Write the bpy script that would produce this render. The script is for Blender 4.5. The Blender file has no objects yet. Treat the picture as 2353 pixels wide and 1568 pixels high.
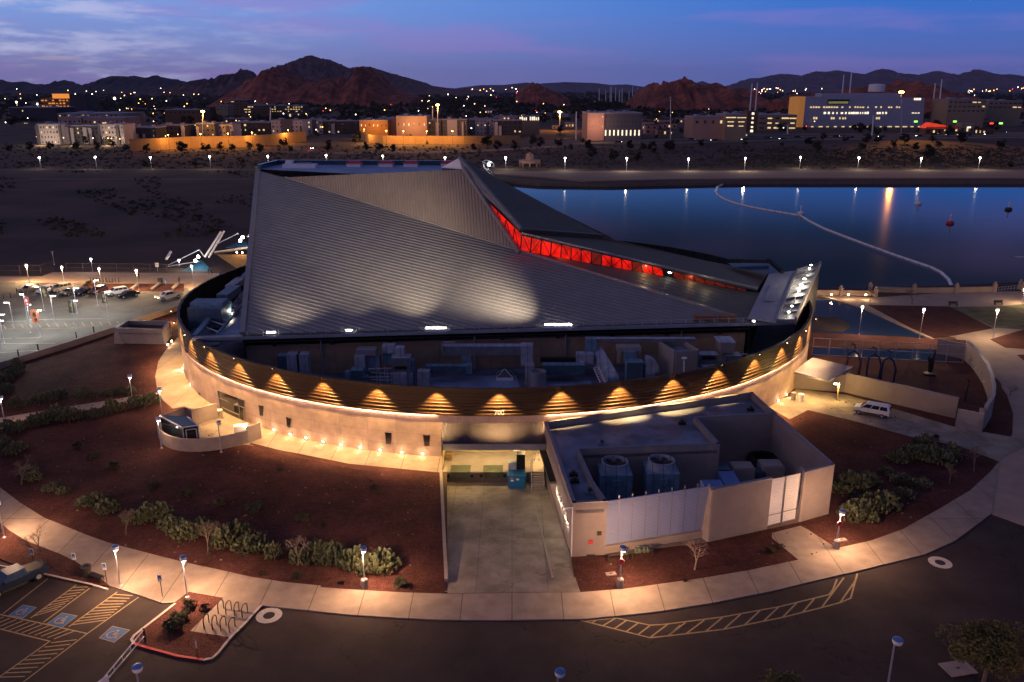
import bpy, math, random
from mathutils import Vector, Matrix, noise, geometry
R_=math.radians
rnd=random.Random(7)
W,H=2353.,1568.; FL=1880.; PITCH=R_(17.03); CH=45.
sp,cp=math.sin(PITCH),math.cos(PITCH)
def ray(x,y):
    u=(x-W/2)/FL; v=(y-H/2)/FL
    return Vector((u,cp-sp*v,-sp-cp*v))
def G(x,y,z=0.):                       # ground point seen at a measured position, at height z
    d=ray(x,y); t=(z-CH)/d.z
    return Vector((d.x*t,d.y*t,z))
def YP(x,y,dist):
    d=ray(x,y); t=dist/d.y
    return Vector((d.x*t,dist,CH+d.z*t))
CR=dict(A=(0,0,2.6133),B=(800,0,2.6133),C=(1660,0,2.6133),D=(0,500,2.6133),E=(800,500,2.6133),F=(1660,500,2.6133),
 G=(0,1106,2.6133),H=(800,1106,2.6133),I=(1660,1106,2.6133),J=(60,220,5.229),L=(480,220,5.229),M=(900,220,5.229),
 N=(1300,220,5.229),O=(1720,200,5.229),P=(0,620,5.115),Q=(420,560,5.115),R=(380,960,7.353),T=(1080,1050,5.8075),
 U=(1340,980,3.096),V=(1850,640,3.314),X=(600,780,3.3614),Z=(1300,780,3.1373))
def K(c,x,y):
    a,b,s=CR[c]; return ((a+x/s)*.91914,(b+y/s)*.91914)
def g(c,x,y,z=0.): return G(*K(c,x,y),z)
def gl(c,pts,z=0.): return [g(c,x,y,z) for x,y in pts]
def yp(c,x,y,d): return YP(*K(c,x,y),d)
def plane(p,q,r):
    n=(q-p).cross(r-p).normalized(); return p,n
def PI(x,y,pl):
    d=ray(x,y); o=Vector((0,0,CH)); t=(pl[0]-o).dot(pl[1])/d.dot(pl[1]); return o+d*t
def at(base,ytop,x=None):              # height reached above a base point
    p=YP(x if x is not None else W/2,ytop,base.y); return p.z
sc=bpy.context.scene; COL=sc.collection
# ---------------- materials
def nd(nt,t,**k):
    n=nt.nodes.new(t)
    for a,b in k.items(): setattr(n,a,b)
    return n
def mat(name,c,rough=.8,metal=0.,var=.2,scale=1.,bump=0.,bscale=None,emis=None,es=0.,tint=None,stretch=None,spec=None):
    m=bpy.data.materials.new(name); m.use_nodes=True; nt=m.node_tree; b=nt.nodes['Principled BSDF']
    tc=nd(nt,'ShaderNodeTexCoord'); mp=nd(nt,'ShaderNodeMapping'); nt.links.new(tc.outputs['Object'],mp.inputs[0])
    if stretch: mp.inputs['Scale'].default_value=stretch
    n1=nd(nt,'ShaderNodeTexNoise'); n1.inputs['Scale'].default_value=scale; n1.inputs['Detail'].default_value=6; n1.inputs['Roughness'].default_value=.65
    nt.links.new(mp.outputs[0],n1.inputs['Vector'])
    rp=nd(nt,'ShaderNodeValToRGB'); c=Vector(c)
    t=Vector(tint) if tint else c*(1+var)
    lo=c*(1-var); rp.color_ramp.elements[0].position=.32; rp.color_ramp.elements[1].position=.68
    rp.color_ramp.elements[0].color=(*lo,1); rp.color_ramp.elements[1].color=(*[min(1,x) for x in t],1)
    nt.links.new(n1.outputs['Fac'],rp.inputs[0]); nt.links.new(rp.outputs[0],b.inputs['Base Color'])
    b.inputs['Roughness'].default_value=rough; b.inputs['Metallic'].default_value=metal
    if spec is not None: b.inputs['Specular IOR Level'].default_value=spec
    if bump:
        n2=nd(nt,'ShaderNodeTexNoise'); n2.inputs['Scale'].default_value=bscale or scale*6; n2.inputs['Detail'].default_value=4
        nt.links.new(mp.outputs[0],n2.inputs['Vector'])
        bp=nd(nt,'ShaderNodeBump'); bp.inputs['Strength'].default_value=bump; bp.inputs['Distance'].default_value=.05
        nt.links.new(n2.outputs['Fac'],bp.inputs['Height']); nt.links.new(bp.outputs[0],b.inputs['Normal'])
    if emis:
        b.inputs['Emission Color'].default_value=(*emis,1); b.inputs['Emission Strength'].default_value=es
        m.cycles.emission_sampling='NONE'
    return m
def panel_mat(name,c,bw,bh,mortar=.012,var=.15,rough=.75,gap=.55,uv=True,vary=.08,holes=True,metal=0.):
    m=mat(name,c,rough,metal,var,.5,.15,8); nt=m.node_tree; b=nt.nodes['Principled BSDF']
    rp=[n for n in nt.nodes if n.type=='VALTORGB'][0]
    tc=[n for n in nt.nodes if n.type=='TEX_COORD'][0]
    br=nd(nt,'ShaderNodeTexBrick'); br.offset=0; br.inputs['Scale'].default_value=1; br.inputs['Brick Width'].default_value=bw
    br.inputs['Row Height'].default_value=bh; br.inputs['Mortar Size'].default_value=mortar
    br.inputs['Color1'].default_value=(1,1,1,1); br.inputs['Color2'].default_value=(1-vary,1-vary,1-vary,1); br.inputs['Mortar'].default_value=(gap,gap,gap,1)
    nt.links.new(tc.outputs['UV' if uv else 'Object'],br.inputs['Vector'])
    mx=nd(nt,'ShaderNodeMix',data_type='RGBA',blend_type='MULTIPLY'); mx.inputs[0].default_value=1
    nt.links.new(rp.outputs[0],mx.inputs[6]); nt.links.new(br.outputs[0],mx.inputs[7]); nt.links.new(mx.outputs[2],b.inputs['Base Color'])
    return m
def emat(name,c,s,sample=False):
    m=bpy.data.materials.new(name); m.use_nodes=True; nt=m.node_tree; b=nt.nodes['Principled BSDF']
    b.inputs['Base Color'].default_value=(*[.5*x for x in c],1)
    n1=nd(nt,'ShaderNodeTexNoise'); n1.inputs['Scale'].default_value=.8
    mr=nd(nt,'ShaderNodeMapRange'); mr.inputs[1].default_value=.3; mr.inputs[2].default_value=.7; mr.inputs[3].default_value=s*.6; mr.inputs[4].default_value=s*1.2
    tc=nd(nt,'ShaderNodeTexCoord'); nt.links.new(tc.outputs['Object'],n1.inputs[0]); nt.links.new(n1.outputs[0],mr.inputs[0]); nt.links.new(mr.outputs[0],b.inputs['Emission Strength'])
    b.inputs['Emission Color'].default_value=(*c,1)
    if not sample: m.cycles.emission_sampling='NONE'
    return m
M=dict(
 dirt=mat('dirt',(.075,.045,.038),.95,0,.35,.02,.4,.6),
 far_dirt=mat('far_dirt',(.085,.048,.036),.95,0,.5,.02),
 gravel=mat('red_gravel',(.155,.062,.053),.95,0,.28,.25,.9,14,spec=.1),
 gravel2=mat('dark_red_gravel',(.115,.048,.042),.95,0,.25,.4,.9,14,spec=.1),
 walk=panel_mat('sidewalk_concrete',(.34,.27,.22),4.6,40,.045,.16,.85,.40,uv=False),
 drive=panel_mat('drive_concrete',(.33,.28,.225),3.4,11,.03,.22,.85,.55,uv=False),
 asphalt=mat('asphalt',(.062,.047,.045),.92,0,.25,.18,.5,25,spec=.2),
 lot=mat('lot_asphalt',(.125,.13,.125),.9,0,.2,.25,.4,20),
 lake_deck=mat('plaza_concrete',(.36,.27,.21),.9,0,.15,.3),
 conc=panel_mat('ring_concrete',(.58,.43,.35),4.0,1.55,.022,.14,.8,.62,vary=.12),
 block=panel_mat('block_wall',(.30,.25,.235),.8,.2,.012,.10,.9,.86,uv=True,vary=.05),
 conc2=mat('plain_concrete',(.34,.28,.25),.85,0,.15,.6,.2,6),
 conc_dk=mat('dark_concrete',(.17,.125,.10),.85,0,.2,.6,.2,6),  # darker brown tone than the plain concrete
 cap=mat('parapet_cap',(.22,.22,.27),.45,.3,.1,1),
 bronze=mat('bronze_metal',(.058,.030,.014),.45,.3,.15,.6,stretch=(.2,.2,3)),
 black=mat('black_metal',(.012,.011,.012),.6,.2,.2,1),
 roof=mat('zinc_roof',(.27,.255,.235),.42,.55,.10,.35),
 roof_b=mat('bronze_roof',(.23,.195,.17),.5,.4,.10,.35),
 roof_g=mat('greenish_roof',(.13,.13,.105),.62,.2,.12,.3),
 trim=mat('trim_metal',(.33,.31,.30),.4,.5,.1,1),
 chrome=mat('steel_sheet',(.40,.40,.43),.45,.6,.15,.4,.1,1),
 membrane=mat('roof_membrane',(.16,.20,.30),.55,0,.35,.22),
 membrane2=mat('blue_membrane',(.24,.34,.52),.4,0,.3,.3),
 duct=mat('galvanised_duct',(.42,.47,.58),.5,.1,.2,.8),
 duct_b=mat('blue_grey_casing',(.17,.31,.44),.5,.0,.15,.8),
 beige=mat('beige_casing',(.30,.27,.26),.7,0,.1,.8),
 white=mat('white_paint',(.82,.81,.82),.35,0,.05,1),
 whitem=mat('white_cladding',(.30,.34,.52),.5,.1,.05,.3),
 silver=mat('galvanised_pole',(.50,.52,.62),.35,.5,.1,1),
 bluecap=mat('blue_cap',(.10,.22,.50),.4,.2,.1,1),
 glass=mat('dark_glass',(.012,.016,.025),.08,0,.1,1,spec=.8),
 bglass=mat('blue_glass',(.03,.06,.10),.12,0,.1,1,spec=.7),
 yellow=mat('yellow_paint',(.34,.25,.13),.8,0,.2,3),
 wpaint=mat('white_marking',(.55,.50,.45),.8,0,.2,3),
 bluep=mat('blue_marking',(.035,.13,.33),.8,0,.15,3),
 redp=mat('red_paint',(.55,.045,.06),.7,0,.15,2),
 cactus=mat('cactus_pad',(.085,.10,.055),.6,0,.45,2.5),
 bush=mat('shrub_leaf',(.045,.05,.022),.8,0,.4,2),
 leaf=mat('tree_leaf',(.045,.05,.022),.8,0,.5,.3),
 leafy=mat('yellow_green_leaf',(.17,.18,.035),.8,0,.4,.5),
 fleaf=mat('far_leaf',(.028,.028,.016),.9,0,.5,.1),
 bark=mat('bark',(.13,.10,.08),.9,0,.3,3),
 grass=mat('lawn',(.10,.10,.045),.95,0,.5,.35,.6,8),
 tyre=mat('tyre_rubber',(.015,.015,.015),.85,0,.1,2),
 bin=mat('bin_metal',(.04,.035,.03),.6,.2,.1,2),
 comp=mat('compactor_blue',(.015,.17,.38),.5,.1,.15,1),
 orange_b=mat('banner_orange',(.60,.17,.05),.7,0,.3,3), banner=mat('banner_dark',(.035,.04,.03),.7,0,.5,3), bannerr=mat('banner_red',(.42,.05,.05),.7,0,.3,3),
 wood=mat('wood_brown',(.28,.12,.05),.7,0,.2,2),
 skin=mat('skin',(.35,.2,.14),.6),cloth=mat('dark_clothing',(.025,.025,.035),.8),clothb=mat('blue_clothing',(.04,.07,.3),.8),
 lampW=emat('lamp_glass_warm',(1,.78,.5),30),lampC=emat('lamp_glass_white',(1,.95,.82),30),lampO=emat('lamp_glass_orange',(1,.42,.07),40),
 lampsm=emat('small_lamp_glass',(1,.76,.45),6),
)
def overlay(m,kind,scale,w,dark):
    nt=m.node_tree; b=nt.nodes['Principled BSDF']; src=b.inputs['Base Color'].links[0].from_socket
    tc=[n for n in nt.nodes if n.type=='TEX_COORD'][0]
    nz_=nd(nt,'ShaderNodeTexNoise'); nz_.inputs['Scale'].default_value=scale*2.5; nz_.inputs['Detail'].default_value=5; nt.links.new(tc.outputs['Object'],nz_.inputs[0])
    mr=nd(nt,'ShaderNodeMapRange')
    if kind=='crack':
        ad=nd(nt,'ShaderNodeMix',data_type='VECTOR'); ad.inputs[0].default_value=.55/scale*.05 if 0 else .1
        va=nd(nt,'ShaderNodeVectorMath',operation='MULTIPLY_ADD'); va.inputs[1].default_value=(.9/scale,)*3; nt.links.new(nz_.outputs['Color'],va.inputs[0]); nt.links.new(tc.outputs['Object'],va.inputs[2])
        v=nd(nt,'ShaderNodeTexVoronoi',feature='DISTANCE_TO_EDGE'); v.inputs['Scale'].default_value=scale; nt.links.new(va.outputs[0],v.inputs['Vector']); nt.links.new(v.outputs['Distance'],mr.inputs[0])
        mr.inputs[1].default_value=w*.4; mr.inputs[2].default_value=w
    else:
        nt.links.new(nz_.outputs['Fac'],mr.inputs[0]); mr.inputs[1].default_value=.5-w; mr.inputs[2].default_value=.5+w
    mr.inputs[3].default_value=dark; mr.inputs[4].default_value=1.
    mx=nd(nt,'ShaderNodeMix',data_type='RGBA',blend_type='MULTIPLY'); mx.inputs[0].default_value=1
    cb=nd(nt,'ShaderNodeCombineColor')
    for i in range(3): nt.links.new(mr.outputs[0],cb.inputs[i])
    nt.links.new(src,mx.inputs[6]); nt.links.new(cb.outputs[0],mx.inputs[7]); nt.links.new(mx.outputs[2],b.inputs['Base Color'])
overlay(M['asphalt'],'crack',.06,.005,.62); overlay(M['asphalt'],'n',.08,.2,.82); overlay(M['asphalt'],'n',2.5,.2,.85); overlay(M['lot'],'crack',.10,.010,.6)
overlay(M['gravel'],'n',3.2,.10,.45); overlay(M['gravel'],'n',.045,.12,.68); overlay(M['gravel'],'n',.7,.16,.72); overlay(M['gravel2'],'n',3.,.1,.5)
overlay(M['walk'],'n',.25,.15,.82); overlay(M['drive'],'n',.12,.10,.66); overlay(M['drive'],'crack',.07,.006,.7)
overlay(M['conc'],'n',.35,.12,.84); overlay(M['membrane'],'n',.10,.06,.55); overlay(M['far_dirt'],'n',.012,.1,.55); overlay(M['duct'],'n',.6,.15,.8); overlay(M['duct_b'],'n',.6,.15,.75)
for k_ in ('duct','duct_b'):
    m=M[k_]; nt=m.node_tree; b=nt.nodes['Principled BSDF']; src=b.inputs['Base Color'].links[0].from_socket; tc=[n for n in nt.nodes if n.type=='TEX_COORD'][0]
    br=nd(nt,'ShaderNodeTexBrick'); br.offset=0; br.inputs['Scale'].default_value=1; br.inputs['Brick Width'].default_value=1.15; br.inputs['Row Height'].default_value=40; br.inputs['Mortar Size'].default_value=.045
    br.inputs['Color1'].default_value=(1,1,1,1); br.inputs['Color2'].default_value=(.82,.82,.82,1); br.inputs['Mortar'].default_value=(.4,.4,.4,1); nt.links.new(tc.outputs['Object'],br.inputs['Vector'])
    mx=nd(nt,'ShaderNodeMix',data_type='RGBA',blend_type='MULTIPLY'); mx.inputs[0].default_value=1; nt.links.new(src,mx.inputs[6]); nt.links.new(br.outputs[0],mx.inputs[7]); nt.links.new(mx.outputs[2],b.inputs['Base Color'])
# ---------------- mesh builder
ORG={}
class MB:
    def __init__(s): s.v=[];s.f=[];s.m=[];s.uv={}
    def add(s,vs,fs,m=0):
        o=len(s.v); s.v+= [Vector(v) for v in vs]; s.f+=[tuple(i+o for i in f) for f in fs]; s.m+=[m]*len(fs); return s
    def poly(s,pts,m=0): return s.add(pts,[tuple(range(len(pts)))],m)
    def box(s,c,d,rz=0,m=0,taper=1.):
        c=Vector(c); x,y,z=d[0]/2,d[1]/2,d[2]; cr,sr=math.cos(rz),math.sin(rz); vs=[]
        for k,tp in ((0,1.),(z,taper)):
            for a,b in ((-x,-y),(x,-y),(x,y),(-x,y)):
                a*=tp;b*=tp; vs.append(c+Vector((a*cr-b*sr,a*sr+b*cr,k)))
        return s.add(vs,[(3,2,1,0),(4,5,6,7),(0,1,5,4),(1,2,6,5),(2,3,7,6),(3,0,4,7)],m)
    def hull8(s,b,t,m=0):
        n=len(b); fs=[tuple(reversed(range(n))),tuple(range(n,2*n))]+[(i,(i+1)%n,n+(i+1)%n,n+i) for i in range(n)]
        return s.add(list(b)+list(t),fs,m)
    def slab(s,pts,z1,z0,m=0,ms=None,uvw=False):
        pts=[Vector((p[0],p[1],0)) for p in pts]
        ar=sum(a.x*b.y-b.x*a.y for a,b in zip(pts,pts[1:]+pts[:1]))
        if ar<0: pts=pts[::-1]
        n=len(pts); tri=geometry.tessellate_polygon([pts])
        o=[Vector((p.x,p.y,z1)) for p in pts]
        ff=[]
        for t in tri:
            a,b,c=[pts[i] for i in t]; ff.append(t if (b-a).cross(c-a).z>0 else (t[0],t[2],t[1]))
        s.add(o,ff,m)
        o2=o+[Vector((p.x,p.y,z0)) for p in pts]
        s.add(o2,[(n+i,n+(i+1)%n,(i+1)%n,i) for i in range(n)],m if ms is None else ms)
        return s
    def sheet(s,p,th,m=0):              # polygon with thickness along its normal (down)
        nrm=(p[1]-p[0]).cross(p[-1]-p[0]).normalized()
        if nrm.z<0: nrm=-nrm; p=p[::-1]
        return s.hull8([q-nrm*th for q in p],p,m)
    def tube(s,p,q,r0,r1=None,n=8,m=0,cap=True):
        p=Vector(p);q=Vector(q); r1=r0 if r1 is None else r1; d=(q-p)
        if d.length<1e-6: return s
        d.normalize(); u=d.orthogonal().normalized(); w=d.cross(u); vs=[]
        for c,r in ((p,r0),(q,r1)):
            for i in range(n):
                a=2*math.pi*i/n; vs.append(c+u*math.cos(a)*r+w*math.sin(a)*r)
        fs=[(i,(i+1)%n,n+(i+1)%n,n+i) for i in range(n)]
        if cap: fs+=[tuple(reversed(range(n))),tuple(range(n,2*n))]
        return s.add(vs,fs,m)
    def path(s,pts,r,n=6,m=0):
        for a,b in zip(pts,pts[1:]): s.tube(a,b,r,r,n,m)
        return s
    def lathe(s,c,prof,n=14,m=0):
        c=Vector(c); vs=[];fs=[]
        for r,z in prof:
            for i in range(n):
                a=2*math.pi*i/n; vs.append(c+Vector((r*math.cos(a),r*math.sin(a),z)))
        for j in range(len(prof)-1):
            for i in range(n): fs.append((j*n+i,j*n+(i+1)%n,(j+1)*n+(i+1)%n,(j+1)*n+i))
        fs.append(tuple(range((len(prof)-1)*n,len(prof)*n)))
        return s.add(vs,fs,m)
    def ball(s,c,r,sq=1.,n=8,m=0):
        k=n//2; return s.lathe(c,[(max(.001,r*math.sin(math.pi*j/k)),-r*sq*math.cos(math.pi*j/k)) for j in range(k+1)],n,m)
    def build(s,name,mats,parent=None,smooth=False,uvf=None):
        if not isinstance(mats,(list,tuple)): mats=[mats]
        org=ORG.get(parent.name,Vector()) if parent else (getattr(s,'org',None) or Vector())
        me=bpy.data.meshes.new(name); me.from_pydata([v-org for v in s.v],[],s.f)
        for k in mats: me.materials.append(M[k] if isinstance(k,str) else k)
        me.polygons.foreach_set('material_index',s.m)
        if smooth: me.polygons.foreach_set('use_smooth',[True]*len(s.f))
        if uvf:
            ul=me.uv_layers.new(name='UVMap')
            for p in me.polygons:
                nn=p.normal
                for li in p.loop_indices:
                    ul.data[li].uv=uvf(s.v[me.loops[li].vertex_index],nn)
        me.update(); o=bpy.data.objects.new(name,me); COL.objects.link(o)
        if parent: o.parent=parent; ORG[o.name]=org
        else: o.location=org; ORG[o.name]=org
        return o
def uvbox(v,n):
    if abs(n.z)>.7: return (v.x,v.y)
    t=Vector((-n.y,n.x,0)); t.normalize(); return (v.dot(t),v.z)
def tag(o,label=None,cat=None,group=None,kind=None):
    if label: o['label']=label
    if cat: o['category']=cat
    if group: o['group']=group
    if kind: o['kind']=kind
    return o
def thing(name,label,cat,loc=(0,0,0),group=None):
    o=bpy.data.objects.new(name,None); COL.objects.link(o); o.location=loc; o.empty_display_size=.3
    ORG[o.name]=Vector(loc); return tag(o,label,cat,group)
def dup(root,loc,rz=0.,label=None,scale=1.,par=None,group=None):
    c=root.copy(); COL.objects.link(c); c.parent=par
    if par is None:
        c.location=loc; c.rotation_euler=(0,0,rz); c.scale=(scale,)*3 if not isinstance(scale,tuple) else scale
        if label: c['label']=label
        if group: c['group']=group
    for ch in root.children: dup(ch,None,par=c)
    return c
def place(root,spots,labels,group=None):       # first spot moves the source itself, the rest are copies
    out=[]
    for i,sp_ in enumerate(spots):
        loc,rz,s=(list(sp_)+[0.,1.])[:3] if isinstance(sp_,(list,tuple)) else (sp_,0.,1.)
        lb=labels[i] if isinstance(labels,(list,tuple)) else labels
        if i==0: out.append(root)
        else: out.append(dup(root,loc,rz,lb,s))
    for i,(o,sp_) in enumerate(zip(out,spots)):
        loc,rz,s=(list(sp_)+[0.,1.])[:3] if isinstance(sp_,(list,tuple)) else (sp_,0.,1.)
        o.location=loc; o.rotation_euler=(0,0,rz); o.scale=(s,)*3 if not isinstance(s,tuple) else s
        o['label']=labels[i] if isinstance(labels,(list,tuple)) else labels
        if group: o['group']=group
    return out
def pl(loc,c,p,r=.12,parent=None,name='bulb'):
    l=bpy.data.lights.new(name,'POINT'); l.energy=p; l.color=c; l.shadow_soft_size=r
    o=bpy.data.objects.new(name,l); COL.objects.link(o)
    o.location=Vector(loc)-(ORG.get(parent.name,Vector()) if parent else Vector()); o.parent=parent; return o
def spot(loc,tgt,c,p,ang=90,blend=.4,r=.1,parent=None,name='spot_bulb'):
    l=bpy.data.lights.new(name,'SPOT'); l.energy=p; l.color=c; l.shadow_soft_size=r; l.spot_size=R_(ang); l.spot_blend=blend
    o=bpy.data.objects.new(name,l); COL.objects.link(o); loc=Vector(loc)
    o.rotation_euler=(Vector(tgt)-loc).to_track_quat('-Z','Y').to_euler()
    o.location=loc-(ORG.get(parent.name,Vector()) if parent else Vector()); o.parent=parent; return o
def wallseg(mb,p,q,z0,z1,t=.35,m=0,cap=None,ch=.08):
    p=Vector((p[0],p[1],0));q=Vector((q[0],q[1],0)); d=(q-p).normalized(); n=Vector((-d.y,d.x,0))*t
    mb.hull8([Vector((a.x,a.y,z0)) for a in (p,q,q+n,p+n)],[Vector((a.x,a.y,z1)) for a in (p,q,q+n,p+n)],m)
    if cap is not None:
        e=n.normalized()*.04; f=d*.03
        mb.hull8([Vector((a.x,a.y,z1+.002)) for a in (p-e-f,q-e+f,q+n+e+f,p+n+e-f)],[Vector((a.x,a.y,z1+ch)) for a in (p-e-f,q-e+f,q+n+e+f,p+n+e-f)],cap)
def struct(o): o['kind']='structure'; return o
WARM=(1,.62,.30); AMB=(1,.50,.16); WHT=(1,.93,.82)
# ---------------- camera, world, sun
cam=bpy.data.cameras.new('camera'); co=bpy.data.objects.new('camera',cam); COL.objects.link(co); sc.camera=co
cam.sensor_width=36; cam.lens=36*FL/W; cam.clip_end=60000; cam.clip_start=.5
co.location=(0,0,CH); co.rotation_euler=(math.pi/2-PITCH,0,0)
sc.view_settings.view_transform='Standard'; sc.view_settings.look='None'; sc.view_settings.exposure=0; sc.view_settings.gamma=1
wd=bpy.data.worlds.new('World'); sc.world=wd; wd.use_nodes=True; nt=wd.node_tree; nt.nodes.clear()
out=nd(nt,'ShaderNodeOutputWorld'); bg=nd(nt,'ShaderNodeBackground'); nt.links.new(bg.outputs[0],out.inputs[0])
tc=nd(nt,'ShaderNodeTexCoord'); sx=nd(nt,'ShaderNodeSeparateXYZ'); nt.links.new(tc.outputs['Generated'],sx.inputs[0])
def mrng(src,a,b,c=0.,d=1.,smooth=True):
    n=nd(nt,'ShaderNodeMapRange'); n.interpolation_type='SMOOTHSTEP' if smooth else 'LINEAR'
    for i,v in enumerate((a,b,c,d)): n.inputs[i+1].default_value=v
    nt.links.new(src,n.inputs[0]); return n.outputs[0]
def mth(op,a,b):
    n=nd(nt,'ShaderNodeMath',operation=op)
    for i,q in enumerate((a,b)):
        if isinstance(q,(int,float)): n.inputs[i].default_value=q
        else: nt.links.new(q,n.inputs[i])
    return n.outputs[0]
def mixc(f,a,b):
    n=nd(nt,'ShaderNodeMix',data_type='RGBA')
    for i,q in ((0,f),(6,a),(7,b)):
        if isinstance(q,(int,float)): n.inputs[i].default_value=q
        elif isinstance(q,tuple): n.inputs[i].default_value=(*q,1)
        else: nt.links.new(q,n.inputs[i])
    return n.outputs[2]
def nz(scale,vec,detail=5,rough=.55):
    mp=nd(nt,'ShaderNodeMapping'); mp.inputs['Scale'].default_value=vec; mp.inputs['Rotation'].default_value=(0,R_(8),0); nt.links.new(tc.outputs['Generated'],mp.inputs[0])
    n=nd(nt,'ShaderNodeTexNoise'); n.inputs['Scale'].default_value=scale; n.inputs['Detail'].default_value=detail; n.inputs['Roughness'].default_value=rough
    nt.links.new(mp.outputs[0],n.inputs['Vector']); return n.outputs['Fac']
X_,Z_=sx.outputs[0],sx.outputs[2]
hx=mrng(X_,-.5,.5); hz=mrng(Z_,0.,.11)
top=mixc(hx,(.19,.36,.82),(.0,.14,.62)); low=mixc(hx,(.23,.22,.50),(.09,.14,.46))
base=mixc(hz,low,top)
over=mixc(mrng(Z_,.09,.17),base,(.0,.013,.06)); over=mixc(mrng(Z_,.25,.6),over,(.052,.058,.14))
band=mth('MULTIPLY',mrng(nz(3.2,(1,1,9)),.50,.66),mrng(X_,-.6,.55,1.,.55))
c1=mixc(mth('MULTIPLY',band,.42),over,(.34,.19,.58))
wm=mrng(X_,-.50,-.12,1.,0.)
cl=mth('MULTIPLY',mrng(nz(8.,(1,1,6),9,.66),.47,.66),wm)
c2=mixc(mth('MULTIPLY',cl,.75),c1,(.55,.57,.85))
cr=mth('MULTIPLY',mth('MULTIPLY',mrng(nz(12.,(1,1,9),6),.54,.68),mrng(X_,-.5,-.28,1.,0.)),mth('MULTIPLY',mrng(Z_,.018,.03),mrng(Z_,.035,.055,1.,0.)))
c3=mixc(mth('MULTIPLY',cr,.55),c2,(.50,.42,.50))
bot=mixc(mrng(Z_,-.05,0.),(.04,.03,.05),c3)
SUNEL,SUNAZ=R_(7),R_(-118)
sk=nd(nt,'ShaderNodeTexSky'); sk.sky_type='NISHITA'; sk.sun_disc=False; sk.sun_elevation=R_(2); sk.sun_rotation=SUNAZ
ad=nd(nt,'ShaderNodeMix',data_type='RGBA',blend_type='ADD'); ad.inputs[0].default_value=.015
nt.links.new(bot,ad.inputs[6]); nt.links.new(sk.outputs[0],ad.inputs[7]); nt.links.new(ad.outputs[2],bg.inputs[0]); bg.inputs[1].default_value=1.
sl=bpy.data.lights.new('sun','SUN'); sl.energy=.17; sl.angle=R_(20); sl.color=(1,.50,.42)
so=bpy.data.objects.new('sun',sl); COL.objects.link(so)
sd=Vector((math.sin(SUNAZ)*math.cos(SUNEL),math.cos(SUNAZ)*math.cos(SUNEL),math.sin(SUNEL)+.12)); so.rotation_euler=(-sd).to_track_quat('-Z','Y').to_euler()
# ================= terrain, lake, roads
WZ=-1.6
lake=[G(1150,421,WZ),G(1240,428,WZ),G(1400,430,WZ),G(1700,424,WZ),G(2353,424,WZ),G(3400,424,WZ),G(3400,640,WZ),G(2353,662,WZ),G(2187,670,WZ),G(2000,676,WZ),G(1870,676,WZ),G(1600,660,WZ),G(1290,560,WZ)]
lake=[Vector((p.x,p.y,0)) for p in lake]
ANT=6.1
def u6(x,y): return g('U',x,y,ANT)
aTL,aTR,aM,aR=u6(65,235),u6(1675,5),u6(1850,163),u6(2312,565)
aFL,aC1,aC2,aG1,aG2,aP=u6(285,865),u6(550,850),u6(1375,760),u6(1830,672),u6(2068,622),u6(2095,620)
DZ=-1.2
pL0=g('H',800,195); pL1=g('H',832,990)
pit=[pL1,Vector((aFL.x+.1,pL1.y,0)),Vector((aFL.x+.2,aFL.y,0)),Vector((aTL.x+.2,aTL.y,0)),Vector((aTL.x+.2,99,0)),Vector((pL0.x,99,0))]
pit=[Vector((p.x,p.y,0)) for p in pit]
outer=[Vector((-22000,8,0)),Vector((22000,8,0)),Vector((22000,34000,0)),Vector((-22000,34000,0))]
allp=outer+lake+pit
mb=MB(); tri=geometry.tessellate_polygon([outer,lake,pit])
ff=[]
for t in tri:
    a,b,c=[allp[i] for i in t]; ff.append(t if (b-a).cross(c-a).z>0 else (t[0],t[2],t[1]))
mb.add(allp,ff); struct(mb.build('ground','far_dirt'))
# water
m=bpy.data.materials.new('lake_water'); m.use_nodes=True; nt=m.node_tree; b=nt.nodes['Principled BSDF']
b.inputs['Base Color'].default_value=(.002,.008,.025,1); b.inputs['Roughness'].default_value=.06; b.inputs['IOR'].default_value=1.33; b.inputs['Specular IOR Level'].default_value=.28
tc=nd(nt,'ShaderNodeTexCoord'); mp=nd(nt,'ShaderNodeMapping'); mp.inputs['Scale'].default_value=(.5,1.2,1); nt.links.new(tc.outputs['Object'],mp.inputs[0])
n1=nd(nt,'ShaderNodeTexNoise'); n1.inputs['Scale'].default_value=.9; n1.inputs['Detail'].default_value=5; nt.links.new(mp.outputs[0],n1.inputs[0])
bp=nd(nt,'ShaderNodeBump'); bp.inputs['Strength'].default_value=.16; bp.inputs['Distance'].default_value=.06; nt.links.new(n1.outputs[0],bp.inputs['Height']); nt.links.new(bp.outputs[0],b.inputs['Normal'])
M['water']=m
mb=MB(); mb.slab(lake,WZ,WZ-.5); struct(mb.build('lake',m))
mb=MB()
for a,b_ in zip(lake,lake[1:]+lake[:1]): mb.poly([Vector((a.x,a.y,WZ-.3)),Vector((b_.x,b_.y,WZ-.3)),Vector((b_.x,b_.y,.002)),Vector((a.x,a.y,.002))])
struct(mb.build('lake_edge','conc_dk'))
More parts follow.
